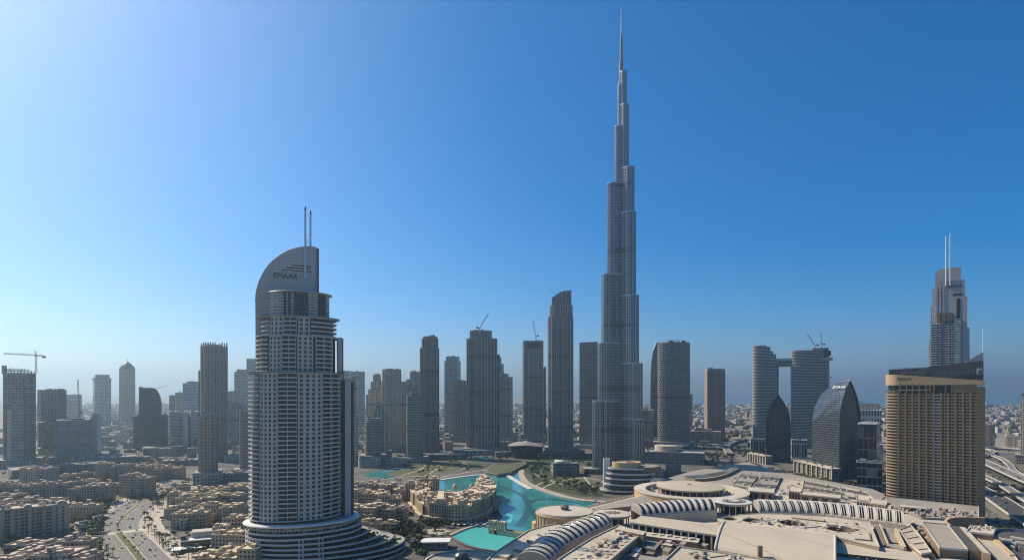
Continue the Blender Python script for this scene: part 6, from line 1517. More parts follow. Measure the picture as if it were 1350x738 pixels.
# ------------------------------------------------------------------ old town
fo1 = facade('old_town_wall_sand', (.50,.40,.275), (.03,.023,.017), 3.5, 3.3, .5, .56, vary=.5, blind=.05, objvar=.10, wrough=.85, grough=.4)
fo2 = facade('old_town_wall_pink', (.44,.35,.26), (.03,.023,.018), 3.5, 3.1, .5, .56, vary=.5, blind=.05, objvar=.12, wrough=.85, grough=.4)
OLD = {}
def old_block(name, label, px, py, w, d, h, rot, seed, style='sand', group=None, cat='building', base=None):
    """an old town block: stepped masses, parapets with merlons, wind towers, pavilions, balconies and pergolas; local -y is the front"""
    rng = random.Random(seed); p = base or P(px, py); t = thing(name, label, cat, (p.x, p.y, 0), R(rot), group)
    wall, roof, trim = (fo1, SANDROOF, SAND) if style == 'sand' else (fo2, PINKROOF, PINK)
    masses = []; n = max(2, int(w/13)); x = -w/2
    for i in range(n):
        ww = w/n; hh = h + rng.choice((-3.5,0,0,3.5,1.8)) * (1 if h > 10 else .5); y0 = -d/2 + rng.uniform(0,3.2); y1 = d/2 - rng.uniform(0,3)
        masses.append((x+.01*i, x+ww, y0, y1, hh)); x += ww
    for i in range(max(1, n//2)):                     # lower front wings
        ww = rng.uniform(5,9); cx = rng.uniform(-w/2+ww/2, w/2-ww/2); masses.append((cx-ww/2, cx+ww/2, -d/2-rng.uniform(2,4.5), -d/2+4, h*rng.uniform(.35,.75)))
    mw = MB(); k = 0
    for (x0,x1,y0,y1,hh) in masses:
        mr = MB(); k += 1; mw.prism([(x0,y0),(x1,y0),(x1,y1),(x0,y1)], 0, hh+.003*k, wall, roof, u0=rng.uniform(0,3))
        for (a,b,c_,e) in ((x0-.12,x1+.12,y0-.12,y0+.4),(x0-.12,x1+.12,y1-.4,y1+.12),(x0-.12,x0+.4,y0+.41,y1-.41),(x1-.4,x1+.12,y0+.41,y1-.41)): mr.box(a,b,c_,e,hh-.35,hh+1.0+.01*k,trim)
        mr.build('parapet', t)
    mw.build('wall', t)
    for (x0,x1,y0,y1,hh) in masses[:n]:               # roof pavilions and boxes
        for q in range(rng.randint(3,5)):
            mb = MB(); a = rng.uniform(1.1,2.6); b = rng.uniform(1.2,2.8); cx, cy = rng.uniform(x0+a+.6,max(x0+a+.7,x1-a-.6)), rng.uniform(y0+b+.6,max(y0+b+.7,y1-b-.6)); zz = rng.uniform(1.6,3.8)
            mb.box(cx-a,cx+a,cy-b,cy+b,hh,hh+zz+.01*q,trim,roof); mb.box(cx-a-.2,cx+a+.2,cy-b-.2,cy+b+.2,hh+zz-.3,hh+zz+.35+.01*q,trim,roof); mb.build('roof_pavilion', t)
    for q in range(max(1,n//2)):
        (x0,x1,y0,y1,hh) = masses[rng.randrange(n)]; cx, cy = rng.uniform(x0+2,x1-2), rng.uniform(y0+2,y1-2); mb = MB(); kind = rng.random()
        if kind < .55:
            mb.box(cx-1.6,cx+1.6,cy-1.6,cy+1.6,hh,hh+5.5,trim); mb.box(cx-1.9,cx+1.9,cy-1.9,cy+1.9,hh+5.3,hh+6,trim,roof)
            for sx in (-.8,.8): mb.box(cx+sx-.4,cx+sx+.4,cy-1.72,cy-1.5,hh+2.4,hh+4.8,DARKHOLE)
            mb.build('wind_tower', t)
        else:
            mb.lathe((cx,cy),[(2.4,hh),(2.4,hh+1.6),(2.3,hh+2.2),(1.7,hh+3.3),(.8,hh+3.9),(0,hh+4.1)],trim,14); weld(mb.build('dome', t))
    for q in range(int(w/5)):
        mb = MB(); cx = rng.uniform(-w/2+2, w/2-2); zz = 3.5*rng.randint(1, max(1,int(h/3.5)-1)); mb.box(cx-1.5,cx+1.5,-d/2-1.1,-d/2+.9,zz,zz+1.1+.005*q,trim); mb.build('balcony', t)
    return t
# near apartment block with every window its own part
def near_block():
    A, B = P(4,712), P(91.5,701.5); d = (B.xy-A.xy); Ln = d.length; an = math.atan2(d.y, d.x); h = 28.5
    t = thing('old_town_apartment_block', 'long pink eight storey apartment block with arched recesses and roof gables', 'apartment building', (A.x, A.y, 0), an)
    mb = MB(); mb.box(-26, Ln, 0, 24, 0, h, PINK, PINKROOF); mb.build('wall', t)
    mb = MB()
    for (a,b,c_,e) in ((-26.2,Ln+.2,-.25,.4),(-26.2,Ln+.2,23.6,24.2),(-26.2,-25.6,.41,23.59),(Ln-.4,Ln+.25,.41,23.59)): mb.box(a,b,c_,e,h-.6,h+1.2,PINK)
    mb.build('parapet', t)
    bays = [(.06,2.2,0),(.19,1.0,1),(.31,2.9,1),(.44,1.0,1),(.53,2.2,1),(.68,2.2,1),(.80,.9,0),(.90,.9,0)]; items = []
    for bi, (f, hw, deep) in enumerate(bays):
        x = Ln*f
        if deep and hw > 2: mb = MB(); mb.box(x-hw-.5,x+hw+.5,-.7,.1,3,h-1.6,PINK); mb.box(x-hw-.9,x+hw+.9,-.85,.1,h-1.9,h-1.2,PINK); mb.build('bay_surround', t)
        for k in range(8):
            z = 1.4+3.4*k; 
            for sx in ((-.5,.5) if hw > 2 else (0,)):
                def fn(m_, x=x+sx*hw, w_=(hw*.42 if hw > 2 else hw*.75), z=z, y=(-.74 if deep and hw > 2 else -.04), arch=(k in (4,7))):
                    pts = [(x-w_,z),(x+w_,z),(x+w_,z+1.7)] + [(x+w_*math.cos(a), z+1.7+w_*.8*math.sin(a)) for a in (R(30),R(60),R(90),R(120),R(150))] + [(x-w_,z+1.7)] if arch else [(x-w_,z),(x+w_,z),(x+w_,z+2.1),(x-w_,z+2.1)]
                    m_.face([(q[0],y,q[1]) for q in pts], WINDARK)
                    m_.box(x-w_-.2,x+w_+.2,y-.5,y+.02,z-.35,z-.05,PINK); m_.box(x-w_-.25,x-w_,y-.18,y+.02,z,z+2.0,PINK); m_.box(x+w_,x+w_+.25,y-.18,y+.02,z,z+2.0,PINK)
                items.append((k*50+bi, fn))
    for k in range(8):
        for xx in (-6,-12,-18,-23):
            items.append((500+k, (lambda m_, xx=xx, z=1.4+3.4*k: m_.box(xx-.8,xx+.8,-.12,.1,z,z+2,WINDARK))))
    capped(items, None, 'window', t)
    for f, r_ in ((.36,3.2),(.88,4.2)):
        x = Ln*f; mb = MB(); pts = [(x+r_*math.cos(R(15*i)), h+1.2+r_*.8*math.sin(R(15*i))) for i in range(13)]
        mb.face([(p[0],-.3,p[1]) for p in pts][::1], PINK); mb.face([(p[0],6,p[1]) for p in pts][::-1], PINK)
        for i in range(12): mb.face([(pts[i][0],-.3,pts[i][1]),(pts[i][0],6,pts[i][1]),(pts[i+1][0],6,pts[i+1][1]),(pts[i+1][0],-.3,pts[i+1][1])], PINKROOF)
        mb.build('arched_gable', t)
    rng = random.Random(2)
    for k in range(22):
        x, y, a = rng.uniform(-22,Ln-3), rng.uniform(7,22), rng.uniform(.8,2.4); mb = MB(); mb.box(x-a,x+a,y-a*.7,y+a*.7,h-.1,h+rng.uniform(1.2,4),rng.choice((PINK,PINKROOF,CONC))); mb.build('rooftop_unit', t)
near_block()
OB = old_block
LW = 'pink old town blocks left of the boulevard'; RW = 'sand old town blocks between boulevard and hotel'; SW = 'sand souk blocks right of the hotel'
# (px,py = front base centre)
OB('old_town_block','pink block with cluttered roofs directly behind the long apartment block', 40, 682, 74, 22, 17, -4, 1,'pink',LW)
OB('old_town_block','pink terraced block at the left edge, second row behind the apartment block', 4, 668, 40, 24, 14, 6, 2,'pink',LW)
OB('old_town_block','long low pink row with pergola roofs stretching toward the boulevard', 82, 656, 84, 22, 18, 14, 3,'pink',LW)
OB('old_town_block','pink row end block with corner tower beside the boulevard trees', 122, 662, 44, 26, 19, 10, 4,'pink',LW)
OB('old_town_block','sunlit pink block with white forecourt at the right end of the apartment block', 112, 683, 30, 20, 13, 12, 5,'pink',LW)
OB('old_town_block','square eight storey pink block standing apart below the construction site', 52, 641.5, 44, 26, 26, -3, 6,'pink',LW)
OB('old_town_block','small flat pink villa block left of the square pink block', 16, 647, 36, 22, 12, 4, 7,'pink',LW)
OB('old_town_block','dim pink low row behind the square pink block', 92, 637, 60, 20, 12, 8, 8,'pink',LW)
OB('old_town_block','tall pink block nearest the boulevard bend, six bays wide', 181, 653, 38, 24, 25, -6, 9,'pink',LW)
OB('old_town_block','pink block farthest up the boulevard beneath the sail shouldered tower', 152, 632, 50, 26, 25, -4, 10,'pink',LW)
OB('old_town_block','greyish pink block at the far boulevard bend, left half', 198, 633, 40, 22, 19, -4, 11,'pink',LW)
OB('old_town_block','greyish pink block at the far boulevard bend, right half', 226, 630, 36, 22, 17, -2, 12,'pink',LW)
OB('old_town_block','low pink block between the long row and the boulevard bend', 148, 650, 36, 20, 12, 4, 13,'pink',LW)
OB('old_town_villas','stepped villa cluster with sunlit flat roofs at the bottom left', 48, 744, 40, 26, 10, -6, 14,'pink',LW)
OB('old_town_villas','stepped villa cluster with domes at the bottom left, beside the forecourt', 92, 744, 40, 28, 11, 2, 15,'pink',LW)
OB('old_town_villas','villa cluster at the very bottom left corner', 4, 752, 36, 24, 9, 4, 16,'pink',LW)
OB('old_town_villas','front row of villas cut by the bottom edge at left', 70, 770, 64, 20, 9, -3, 17,'pink',LW)
OB('old_town_villas','sunlit villa cluster just below the long apartment block, left half', 46, 729, 38, 20, 9, -2, 18,'pink',LW)
OB('old_town_villas','sunlit villa cluster just below the long apartment block, right half', 94, 727, 40, 20, 10, 5, 19,'pink',LW)
for k, (x0,x1,yb,yt,lb) in enumerate(((92,112,699,691,'plain white walled shed in sunlight right of the long apartment block'),(108,124,706,698,'low white roofed shed beside the left boulevard pavement'),(116,130,690,684,'small pale shed among the trees left of the boulevard'))): pixbox('white_shed', lb, 'shed', x0, x1, yb, yt, 14, plain('white_shed_wall',(.50,.47,.42),.8), WHITEP, 14, 2, 120+k)
for k, (x0,x1,yb,yt,dp,lb) in enumerate(((560,612,606,599,26,'dark low hall in the shade left of the broad ribbed tower'),(652,690,602,596,20,'dark low hall beside the opera house'),(596,650,600,594,24,'low dark podium hall below the broad ribbed tower'),(470,500,616,606,20,'pale low villa row by the left pool, left end'),(505,536,613,604,22,'pale low villa row by the left pool, right end'),(705,728,604,597,20,'low glass hall at the foot of the slant crowned tower'))):
    pixbox('low_hall', lb, 'building', x0, x1, yb, yt, dp, (fa_dark,fa_dark,fa_grey,fa_beige,fa_beige,fa_dark)[k], CONC, (-4,6,2,8,-6,10)[k], 7, 140+k)
for k, (x,y,w_,d_,h_,r_,lb) in enumerate((
    (252,694,34,20,13,10,'sand block with broad blank wall beside the boulevard palms'), (238,681,28,20,14,6,'sunlit sand block nearest the boulevard kerb'), (284,684,44,22,17,-8,'sand arcade block with a row of square openings'),
    (262,672,46,22,14,4,'sand block with jumbled roofs, second row from the stepped tower'), (296,668,46,22,15,-4,'sand block with jumbled roofs touching the hotel edge, third row'), (244,664,36,20,12,8,'low sand block beside the upper boulevard'),
    (284,657,50,20,13,2,'sand block in the row below the white arcade'), (316,656,34,20,14,-6,'sand block half hidden by the hotel, upper row'), (256,654,40,18,11,10,'low sand row at the foot of the stepped brown tower'),
    (310,692,20,18,20,-6,'pale sand cube tower house left of the hotel podium'), (322,704,30,20,14,4,'sand block under the hotel canopy edge'), (312,727,36,22,13,-8,'sand villa block with deep courtyards beside the hotel podium'),
    (290,744,38,24,12,10,'sand villa block at the bottom edge left of the hotel'), (322,748,30,24,14,-4,'sand villa block at the bottom edge touching the podium'), (302,714,26,18,12,14,'small sand block behind the dark tree clump'), (270,760,40,20,9,-4,'low sand villas cut by the bottom edge beside the palms'))):
    OB('old_town_block', lb, x, y, w_, d_, h_, r_, 30+k, 'sand', RW)
for k,(x0,x1,yb,yt,dp,lb) in enumerate(((-10,60,628,619,60,'long dark banded parking deck at the left edge below the unfinished tower'),(56,128,622,613,50,'long dark banded parking deck below the clad block'),(118,170,611,603,44,'grey construction podium left of the boulevard head'),(0,46,641,634,30,'low grey deck behind the square pink block'),(206,258,614,607,36,'grey flat roofed market hall at the boulevard head'),(286,330,634,624,40,'low brown hall behind the white arcade'),(84,140,632,626,34,'flat dim hall right of the square pink block'))):
    pixbox('parking_deck' if k < 4 else 'low_hall', lb, 'parking deck' if k < 4 else 'building', x0, x1, yb, yt, dp, fa_site, DCONC if k%2 else CONC, 6-3*k, 9, 80+k, band=(CONC,(.2,.45,.7,.96),.8))
t, w2, z = pixbox('white_arcade_building', 'long low white arcade building at the foot of the brown apartment tower', 'building', 286, 330, 650, 643, 14, facade('white_arcade',(.44,.41,.36),(.06,.055,.05),8,4.4,.55,.6), CREAM2, -4, 3, 2)
# modern white villa by the boulevard
def white_villa():
    p = P(262,722); t = thing('modern_white_house', 'modern dark glass house with flat white roof planes by the boulevard', 'house', (p.x, p.y, 0), R(22))
    mb = MB(); mb.box(-13,13,-2,12,0,8,facade('villa_glass',(.10,.11,.11),(.03,.04,.045),4,2.4,.85,.8),DCONC); mb.build('wall', t)
    mb = MB(); mb.box(-14,15,-3,7,7.6,8.4,WHITEP); mb.build('lower_roof', t)
    mb = MB(); mb.box(-6,14,6,16,8.4,13.2,CREAM2,WHITEP); mb.box(-7,15,5,17,13.21,13.9,WHITEP,CREAM2); mb.build('upper_storey', t)
    mb = MB(); mb.box(-14.5,-10.5,0,10,0,12,facade('villa_glass',(.10,.11,.11),(.03,.04,.045),4,2.4,.85,.8),DCONC); mb.build('stair_tower', t)
    mb = MB(); mb.box(-18,12,-12,-2.1,0,3.2,DSTEEL,WHITEP); mb.box(-20,-12,-16,-6,3.21,3.6,WHITEP); mb.build('terrace', t)
white_villa()
# souk blocks right of the hotel
for k, (x,y,w_,d_,h_,r_,lb) in enumerate((
    (478,692,36,24,20,-10,'sand souk block tight against the hotel fin, front row'), (506,690,30,22,17,-12,'sand souk block with tall shadowed windows, front row centre'), (486,673,44,26,22,-8,'sand souk block with stacked roof terraces, middle row'),
    (514,676,26,22,18,6,'sand souk block stepping down to the shaded alley'), (476,657,40,24,18,4,'sand souk block under the left pool, back row'), (504,655,40,20,15,8,'sand souk row facing the left pools'),
    (541,657,44,22,17,12,'brown shaded souk block behind the alley'), (560,650,40,18,17,6,'brown souk row end by the lake with square corner'), (500,702,40,14,9,-12,'low souk arcade along the dark gardens'), (526,688,18,16,14,-20,'narrow souk house on the shaded alley corner'))):
    OB('souk_block', lb, x, y, w_, d_, h_, r_, 60+k, 'sand', SW)
# horseshoe palace souk on the lake
def horseshoe():
    base = [(541,668),(557,686),(585,690),(613,691),(638,682),(654,669),(648,655),(634,649)]; inner = [(562,666),(572,674),(592,675),(610,674),(626,668),(632,660),(626,655)]
    t = thing('horseshoe_souk', 'sand coloured horseshoe souk building with arcaded base and roof terraces on the lake', 'building', (0,0,0)); h = 21
    out = [P(x,y) for x,y in smooth_line(base, 3)]; n = len(out); inn0 = [P(x,y) for x,y in smooth_line(inner, 3)]; inn = [inn0[round(i*(len(inn0)-1)/(n-1))] for i in range(n)]
    items = []; rng = random.Random(77)
    mw, mp, ma, mrf = MB(), MB(), MB(), MB()
    for i in range(n-1):
        a, b, c_, e = out[i].xy, out[i+1].xy, inn[i+1].xy, inn[i].xy; hh = h + (0,3.3,-3.3,1.6,0,4.5,-1.8)[i%7] + .01*i; sb = (0,1.6,0,3.0,.8)[i%5]; nr0 = (a+b)/2 - Vector((P(598,670).x,P(598,670).y)); nr0.normalize(); a = a - nr0*sb; b = b - nr0*sb
        mw.prism(ccw([tuple(a),tuple(b),tuple(c_),tuple(e)]), 0, hh, SAND, SANDROOF)
        d = (b-a); L_ = d.length; d.normalize(); nr = Vector((d.y,-d.x)); 
        if nr.dot(a - Vector((P(598,670).x, P(598,670).y))) < 0: nr = -nr
        mp = MB(); mp.obox((a+b)/2, tuple(d), L_/2+.3, .45, hh-.5, hh+1.1, SAND); mp.obox((c_+e)/2, tuple((c_-e).normalized()), (c_-e).length/2+.2, .4, hh-.5, hh+1, SAND); mp.build('parapet', t)
        ma.obox((a+b)/2 + nr*1.6, tuple(d), L_/2+.6, 1.6, 5.6, 6.8, SANDROOF)
        m_n = max(2, round(L_/3.4))
        for j in range(m_n):
            c0 = a + d*L_*(j+.5)/m_n + nr*.08
            for k in range(4):
                z = 7.6 + 3.3*k
                def fn(m_, c0=c0, d=d, z=z, nr=nr, w_=.62):
                    m_.obox(c0 - nr*.05, tuple(d), w_, .1, z, z+1.8, WINDARK); m_.obox(c0+nr*.1, tuple(d), w_+.25, .22, z-.3, z-.02, SAND); m_.obox(c0+nr*.08, tuple(d), w_+.2, .18, z+1.82, z+2.05, SAND)
                items.append((-c0.y*-1+k, fn))
            cc = a + d*L_*(j+.5)/m_n + nr*1.55; ma.obox(a + d*L_*j/m_n + nr*2.6, tuple(d), .5, .5, 0, 5.7, SANDROOF); ma.obox(cc - nr*1.3, tuple(d), 1.1, .1, .3, 4.4, DARKHOLE)
    mw.build('wall', t); ma.build('arcade', t); capped(items, None, 'window', t)
    for i in range(1, n-1):
        m0 = out[i].xy.lerp(inn[i].xy, .5)
        for q in range(5):
            c0 = out[i].xy.lerp(inn[i].xy, .12+.18*q) + Vector((rng.uniform(-2,2), rng.uniform(-2,2))); a_ = rng.uniform(1.0,2.8); zz = rng.uniform(2,6.5); mb = MB()
            ux = (out[i+1].xy-out[i].xy).normalized()
            mb.obox(c0, tuple(ux), a_, a_*.8, h-.1, h+zz, SAND, SANDROOF); mb.obox(c0, tuple(ux), a_+.25, a_*.8+.25, h+zz-.4, h+zz+.5, SAND, SANDROOF); mb.build('roof_pavilion', t)
    for (x,y) in ((551,662),(600,664),(622,664),(568,660)):
        p = P(x,y); mb = MB(); mb.lathe((p.x,p.y), [(3.2,h-2),(3.2,h+1.8),(3.0,h+2.6),(2.2,h+4.0),(1.0,h+4.8),(0,h+5)], SAND, 16); weld(mb.build('dome', t))
    mb = MB(); q = [P(x,y).xy for x,y in ((575,663),(620,660))]; d = (q[1]-q[0]).normalized(); mb.obox((q[0]+q[1])/2, tuple(d), (q[1]-q[0]).length/2, 6, 0, 13, SAND, SANDROOF); mb.build('courtyard_wing', t)
horseshoe()
# little gate bridge over the lower pool
def gate_bridge():
    A, B = P(648,702), P(694,709); d = (B.xy-A.xy); L_ = d.length; an = math.atan2(d.y,d.x)
    t = thing('souk_bridge', 'sandstone bridge with two gate towers between lake and lower pool', 'bridge', (A.x,A.y,0), an)
    mb = MB(); n = 12; dp = 3.2
    pts = [(0,0),(2.2,0)] + [(6.4+4.2*math.cos(R(180-18*i)), .4+3.2*math.sin(R(18*i))) for i in range(0,11)] + [(11,0),(L_,0),(L_,4.2),(0,4.2)]
    mb.face([(x,-dp,z) for x,z in pts], SAND); mb.face([(x,dp,z) for x,z in reversed(pts)], SAND)
    for i in range(len(pts)):
        p, q = pts[i], pts[(i+1)%len(pts)]; mb.face([(q[0],-dp,q[1]),(p[0],-dp,p[1]),(p[0],dp,p[1]),(q[0],dp,q[1])], SAND)
    mb.build('deck', t)
    for x in (1.6, 13):
        mb = MB()
        for sx in (-2.2,2.2):
            for sy in (-2.8,2.8): mb.box(x+sx-.8,x+sx+.8,sy-.8,sy+.8,-.2,10.5,SAND)
        mb.box(x-3.3,x+3.3,-3.9,3.9,10.4,12.6,SAND,SANDROOF)
        for sx in (-2.4,0,2.4): mb.box(x+sx-.6,x+sx+.6,-4.0,-2.9,12.5,13.9,SAND)
        mb.build('gate_tower', t)
    mb = MB(); mb.box(4.6,10,-3.3,-2.7,8.3,9.6,SAND); mb.box(4.6,10,2.7,3.3,8.3,9.6,SAND); mb.box(16,L_,-dp,-dp+.4,4.2,5.3,SAND); mb.box(16,L_,dp-.4,dp,4.2,5.3,SAND); mb.build('parapet', t)
gate_bridge()
# white canopy pavilion and parasols left of the lower pool
def canopy_pavilion():
    p = P(574,722); t = thing('white_canopy_pavilion', 'flat white roofed pavilion beside the lower pool', 'pavilion', (p.x,p.y,0), R(4))
    mb = MB(); mb.prism([(-15,-6),(13,-6),(14,9),(-11,9)], 6, 7.1, WHITEP, bottom=True); mb.build('roof', t)
    mb = MB(); mb.box(-12.5,11.5,-4,8,0,6,facade('pavilion_grey',(.28,.28,.27),(.08,.08,.08),6,2.2,.6,.7),CONC); mb.build('wall', t)
canopy_pavilion()
PAR = [plain('parasol_cream',(.55,.47,.36),.8), plain('parasol_blue',(.08,.22,.42),.7)]
def parasol_proto(m):
    mb = MB(); mb.lathe((0,0), [(2.0,2.5),(1.9,2.6),(0,3.4)], m, 8); a = mb.mesh('canopy'); mb = MB(); mb.tube((0,0,0),(0,0,2.7),.06,.06,WHITEP,5); return a, mb.mesh('pole')
PM = [parasol_proto(m) for m in PAR]
rng = random.Random(14)
def parasol(px, py, k, label, group):
    p = P(px,py); t = thing('parasol', label, 'parasol', (p.x,p.y,0), 0, group)
    for nm, me in (('canopy',PM[k][0]),('pole',PM[k][1])): o = bpy.data.objects.new(nm, me); C.objects.link(o); o.parent = t
for k in range(26): parasol(rng.uniform(562,592), rng.uniform(700,707.5), 0, 'cream parasol in the cluster on the terrace beside the lower pool', 'cream terrace parasols')
for k in range(18): parasol(596+50*k/18+rng.uniform(-1,1), 694-1.0*(k%3)+rng.uniform(-.6,.4), 0, 'cream parasol in the row under the horseshoe souk arcade', 'cream arcade parasols')
for k in range(3): parasol(542+3*k, 716+1.2*k, 1, 'blue parasol on the terrace right of the hotel podium', 'blue parasols')

# ------------------------------------------------------------------ boulevard
ROADM = plain('boulevard_asphalt', (.19,.175,.155), .9, var=.2, ns=.06); LINE = plain('road_line', (.50,.48,.44), .8)
med_px = [(205,760),(187,738),(174,722),(163,709.5),(156,700),(155,692),(162,682),(176,670),(195,657.5),(213,648),(227,641),(246,634),(262,627)]
med = [tuple(P(x,y)[:2]) for x,y in smooth_line(med_px, 6)]
def offset(pts, d): A, B = ribbon(pts, abs(d)*2); return A if d > 0 else B
wd = 15.5
strip_sheet('boulevard_pavement', *ribbon(med, 80), .010, plain('boulevard_paving',(.43,.37,.29),.85,var=.2,ns=.04,fine=.4))
strip_sheet('road', *ribbon(med, 38), .016, ROADM)
# lane lines
for off in (9, -9, 13.2, -13.2):
    ln = offset(med, off); mb = MB()
    for i in range(0, len(ln)-1):
        a, b = Vector(ln[i]), Vector(ln[i+1]); L_ = (b-a).length; k = max(1, int(L_/8)); d = (b-a).normalized()
        for j in range(k): c = a + d*(L_*(j+.3)/k); n_ = Vector((-d.y,d.x))*.12; e = c + d*3; mb.face([(c.x-n_.x,c.y-n_.y,.022),(e.x-n_.x,e.y-n_.y,.022),(e.x+n_.x,e.y+n_.y,.022),(c.x+n_.x,c.y+n_.y,.022)][::-1] if False else [(c.x+n_.x,c.y+n_.y,.022),(c.x-n_.x,c.y-n_.y,.022),(e.x-n_.x,e.y-n_.y,.022),(e.x+n_.x,e.y+n_.y,.022)], LINE)
    o = mb.build('road_marking'); o['kind'] = 'structure'
# median with kerb, two stretches
def median(pts, w_):
    A, B = ribbon(pts, w_); poly = ccw(A + B[::-1]); mb = MB(); 
    for i in range(len(A)-1): mb.prism(ccw([A[i],B[i],B[i+1],A[i+1]]), 0, .15, PAVE)
    o = mb.build('median_kerb'); o['kind'] = 'structure'
    A2, B2 = ribbon(pts, w_-2.2); strip_sheet('median_grass', A2, B2, .17, plain('median_planting',(.12,.115,.05),.95,var=.5,ns=.1,fine=.8))
m1 = [p for p in med if p[1] < 585]; m2 = [p for p in med if p[1] > 622]
median(m1, 8); median(m2, 5.5)
for s_ in (19.2, -19.2):
    ln = offset(med, s_); mb = MB(); wall_along(mb, ln, .5, 0, .16, COLW); o = mb.build('kerb'); o['kind'] = 'structure'
# junction crossing strip
a, b = P(134,704.5), P(196,697); q = [P(134,706),P(197,698.2),P(194,695.3),P(136,702.6)]
poly_sheet('crossing', ccw([tuple(v[:2]) for v in q]), .026, plain('crossing_paving',(.47,.42,.34),.85), kind='structure')
rng = random.Random(31); mb = MB()
for k in range(60):
    x, y = rng.uniform(170,198), rng.uniform(701,721); p = P(x,y)
    if rng.random() < .9: mb.box(p.x-.35,p.x+.35,p.y-.5,p.y+.5,.017,.03,LINE)
o = mb.build('road_marking'); o['kind'] = 'structure'

# ------------------------------------------------------------------ cars
TYRE = plain('tyre', (.02,.02,.02), .9)
def car_meshes(paint):
    mb = MB(); pr = [(-2.2,.35),(2.2,.35),(2.25,.75),(1.3,.95),(-1.9,1.0),(-2.2,.85)]
    for sgn in (1,):
        mb.face([(x,-.88,z) for x,z in pr], paint); mb.face([(x,.88,z) for x,z in reversed(pr)], paint)
        for i in range(len(pr)): p, q = pr[i], pr[(i+1)%len(pr)]; mb.face([(q[0],-.88,q[1]),(p[0],-.88,p[1]),(p[0],.88,p[1]),(q[0],.88,q[1])], paint)
    body = mb.mesh('body'); mb = MB(); lo = [(-1.75,-.82),(1.25,-.82),(1.25,.82),(-1.75,.82)]; hi = [(-1.2,-.65),(.5,-.65),(.5,.65),(-1.2,.65)]; mb.prism(lo, .9, 1.42, WINDARK, paint, taper=hi); cab = mb.mesh('cabin')
    mb = MB(); mb.tube((0,-.12,0),(0,.12,0),.33,.33,TYRE,10); return body, cab, mb.mesh('wheel')
CARS = {n_: car_meshes(plain('car_paint_'+n_, c_, .3, spec=.6, var=.04)) for n_, c_ in (('white',(.65,.65,.64)),('black',(.02,.02,.022)),('silver',(.35,.36,.37)),('red',(.18,.02,.02)),('blue',(.03,.06,.18)))}
def car(x, y, z, rot, col, label, group):
    b, c_, w_ = CARS[col]; t = thing('car', label, 'car', (x,y,z), rot, group)
    for nm, me in (('body',b),('cabin',c_)): o = bpy.data.objects.new(nm, me); C.objects.link(o); o.parent = t
    for sx in (-1.35,1.4):
        for sy in (-.8,.8): o = bpy.data.objects.new('wheel', w_); C.objects.link(o); o.parent = t; o.location = (sx,sy,.33)
def cars_on(path, offs, n, z, where, group, seed, lo=0.0, hi=1.0):
    rng = random.Random(seed); used = {}
    seg = [0]
    for i in range(1,len(path)): seg.append(seg[-1] + (Vector(path[i])-Vector(path[i-1])).length)
    us = sorted(rng.uniform(lo,hi) for _ in range(n))
    for u in us:
        d = seg[-1]*u; i = max(j for j in range(len(seg)-1) if seg[j] <= d); a, b = Vector(path[i]), Vector(path[i+1]); f = (d-seg[i])/max(1e-6,seg[i+1]-seg[i]); t_ = (b-a).normalized(); p = a.lerp(b,f) + Vector((-t_.y,t_.x))*rng.choice(offs)
        col = rng.choices(['white','black','silver','red','blue'],[5,2.5,2.5,.6,.6])[0]; k = used.get(col,0); used[col] = k+1
        zz = z if not callable(z) else z(f, i)
        car(p.x, p.y, zz, math.atan2(t_.y,t_.x), col, f"{col.replace('_',' ')} car {where}, {ORD[min(k,29)]} {col} one from near end", group)
cars_on(med, (11,15,7), 26, .02, 'on the left carriageway of the boulevard', 'cars on the boulevard', 3, .05, .98)
cars_on(med, (-7,-11,-15), 24, .02, 'on the right carriageway of the boulevard', 'cars on the boulevard', 4, .05, .98)
cars_on(offset(med, 22), (0,), 22, .02, 'parked along the left boulevard pavement', 'cars parked along the boulevard', 5, .1, .95)
cars_on(offset(med, -22.5), (0,), 16, .02, 'parked along the right boulevard pavement', 'cars parked along the boulevard', 6, .1, .95)

# ------------------------------------------------------------------ street lamps
mb = MB(); mb.tube((0,0,0),(0,0,10),.12,.08,DSTEEL,6); LP_ = mb.mesh('pole'); mb = MB(); mb.tube((0,0,9.9),(1.8,0,10.4),.06,.05,DSTEEL,5); mb.box(1.5,2.5,-.2,.2,10.3,10.5,DSTEEL); LA_ = mb.mesh('lamp_arm')
def lamp(x, y, z, rot, label, group):
    t = thing('street_lamp', label, 'street lamp', (x,y,z), rot, group)
    for nm, me in (('pole',LP_),('lamp_arm',LA_)): o = bpy.data.objects.new(nm, me); C.objects.link(o); o.parent = t
for sd_, nm in ((20.5,'left'),(-20.5,'right')):
    ln = offset(med, sd_); k = 0
    for i in range(4, len(ln), 5):
        lamp(ln[i][0], ln[i][1], .01, 0 if sd_ < 0 else PI, f'{ORD[k]} street lamp from the near end on the {nm} boulevard kerb', 'street lamps along the boulevard'); k += 1

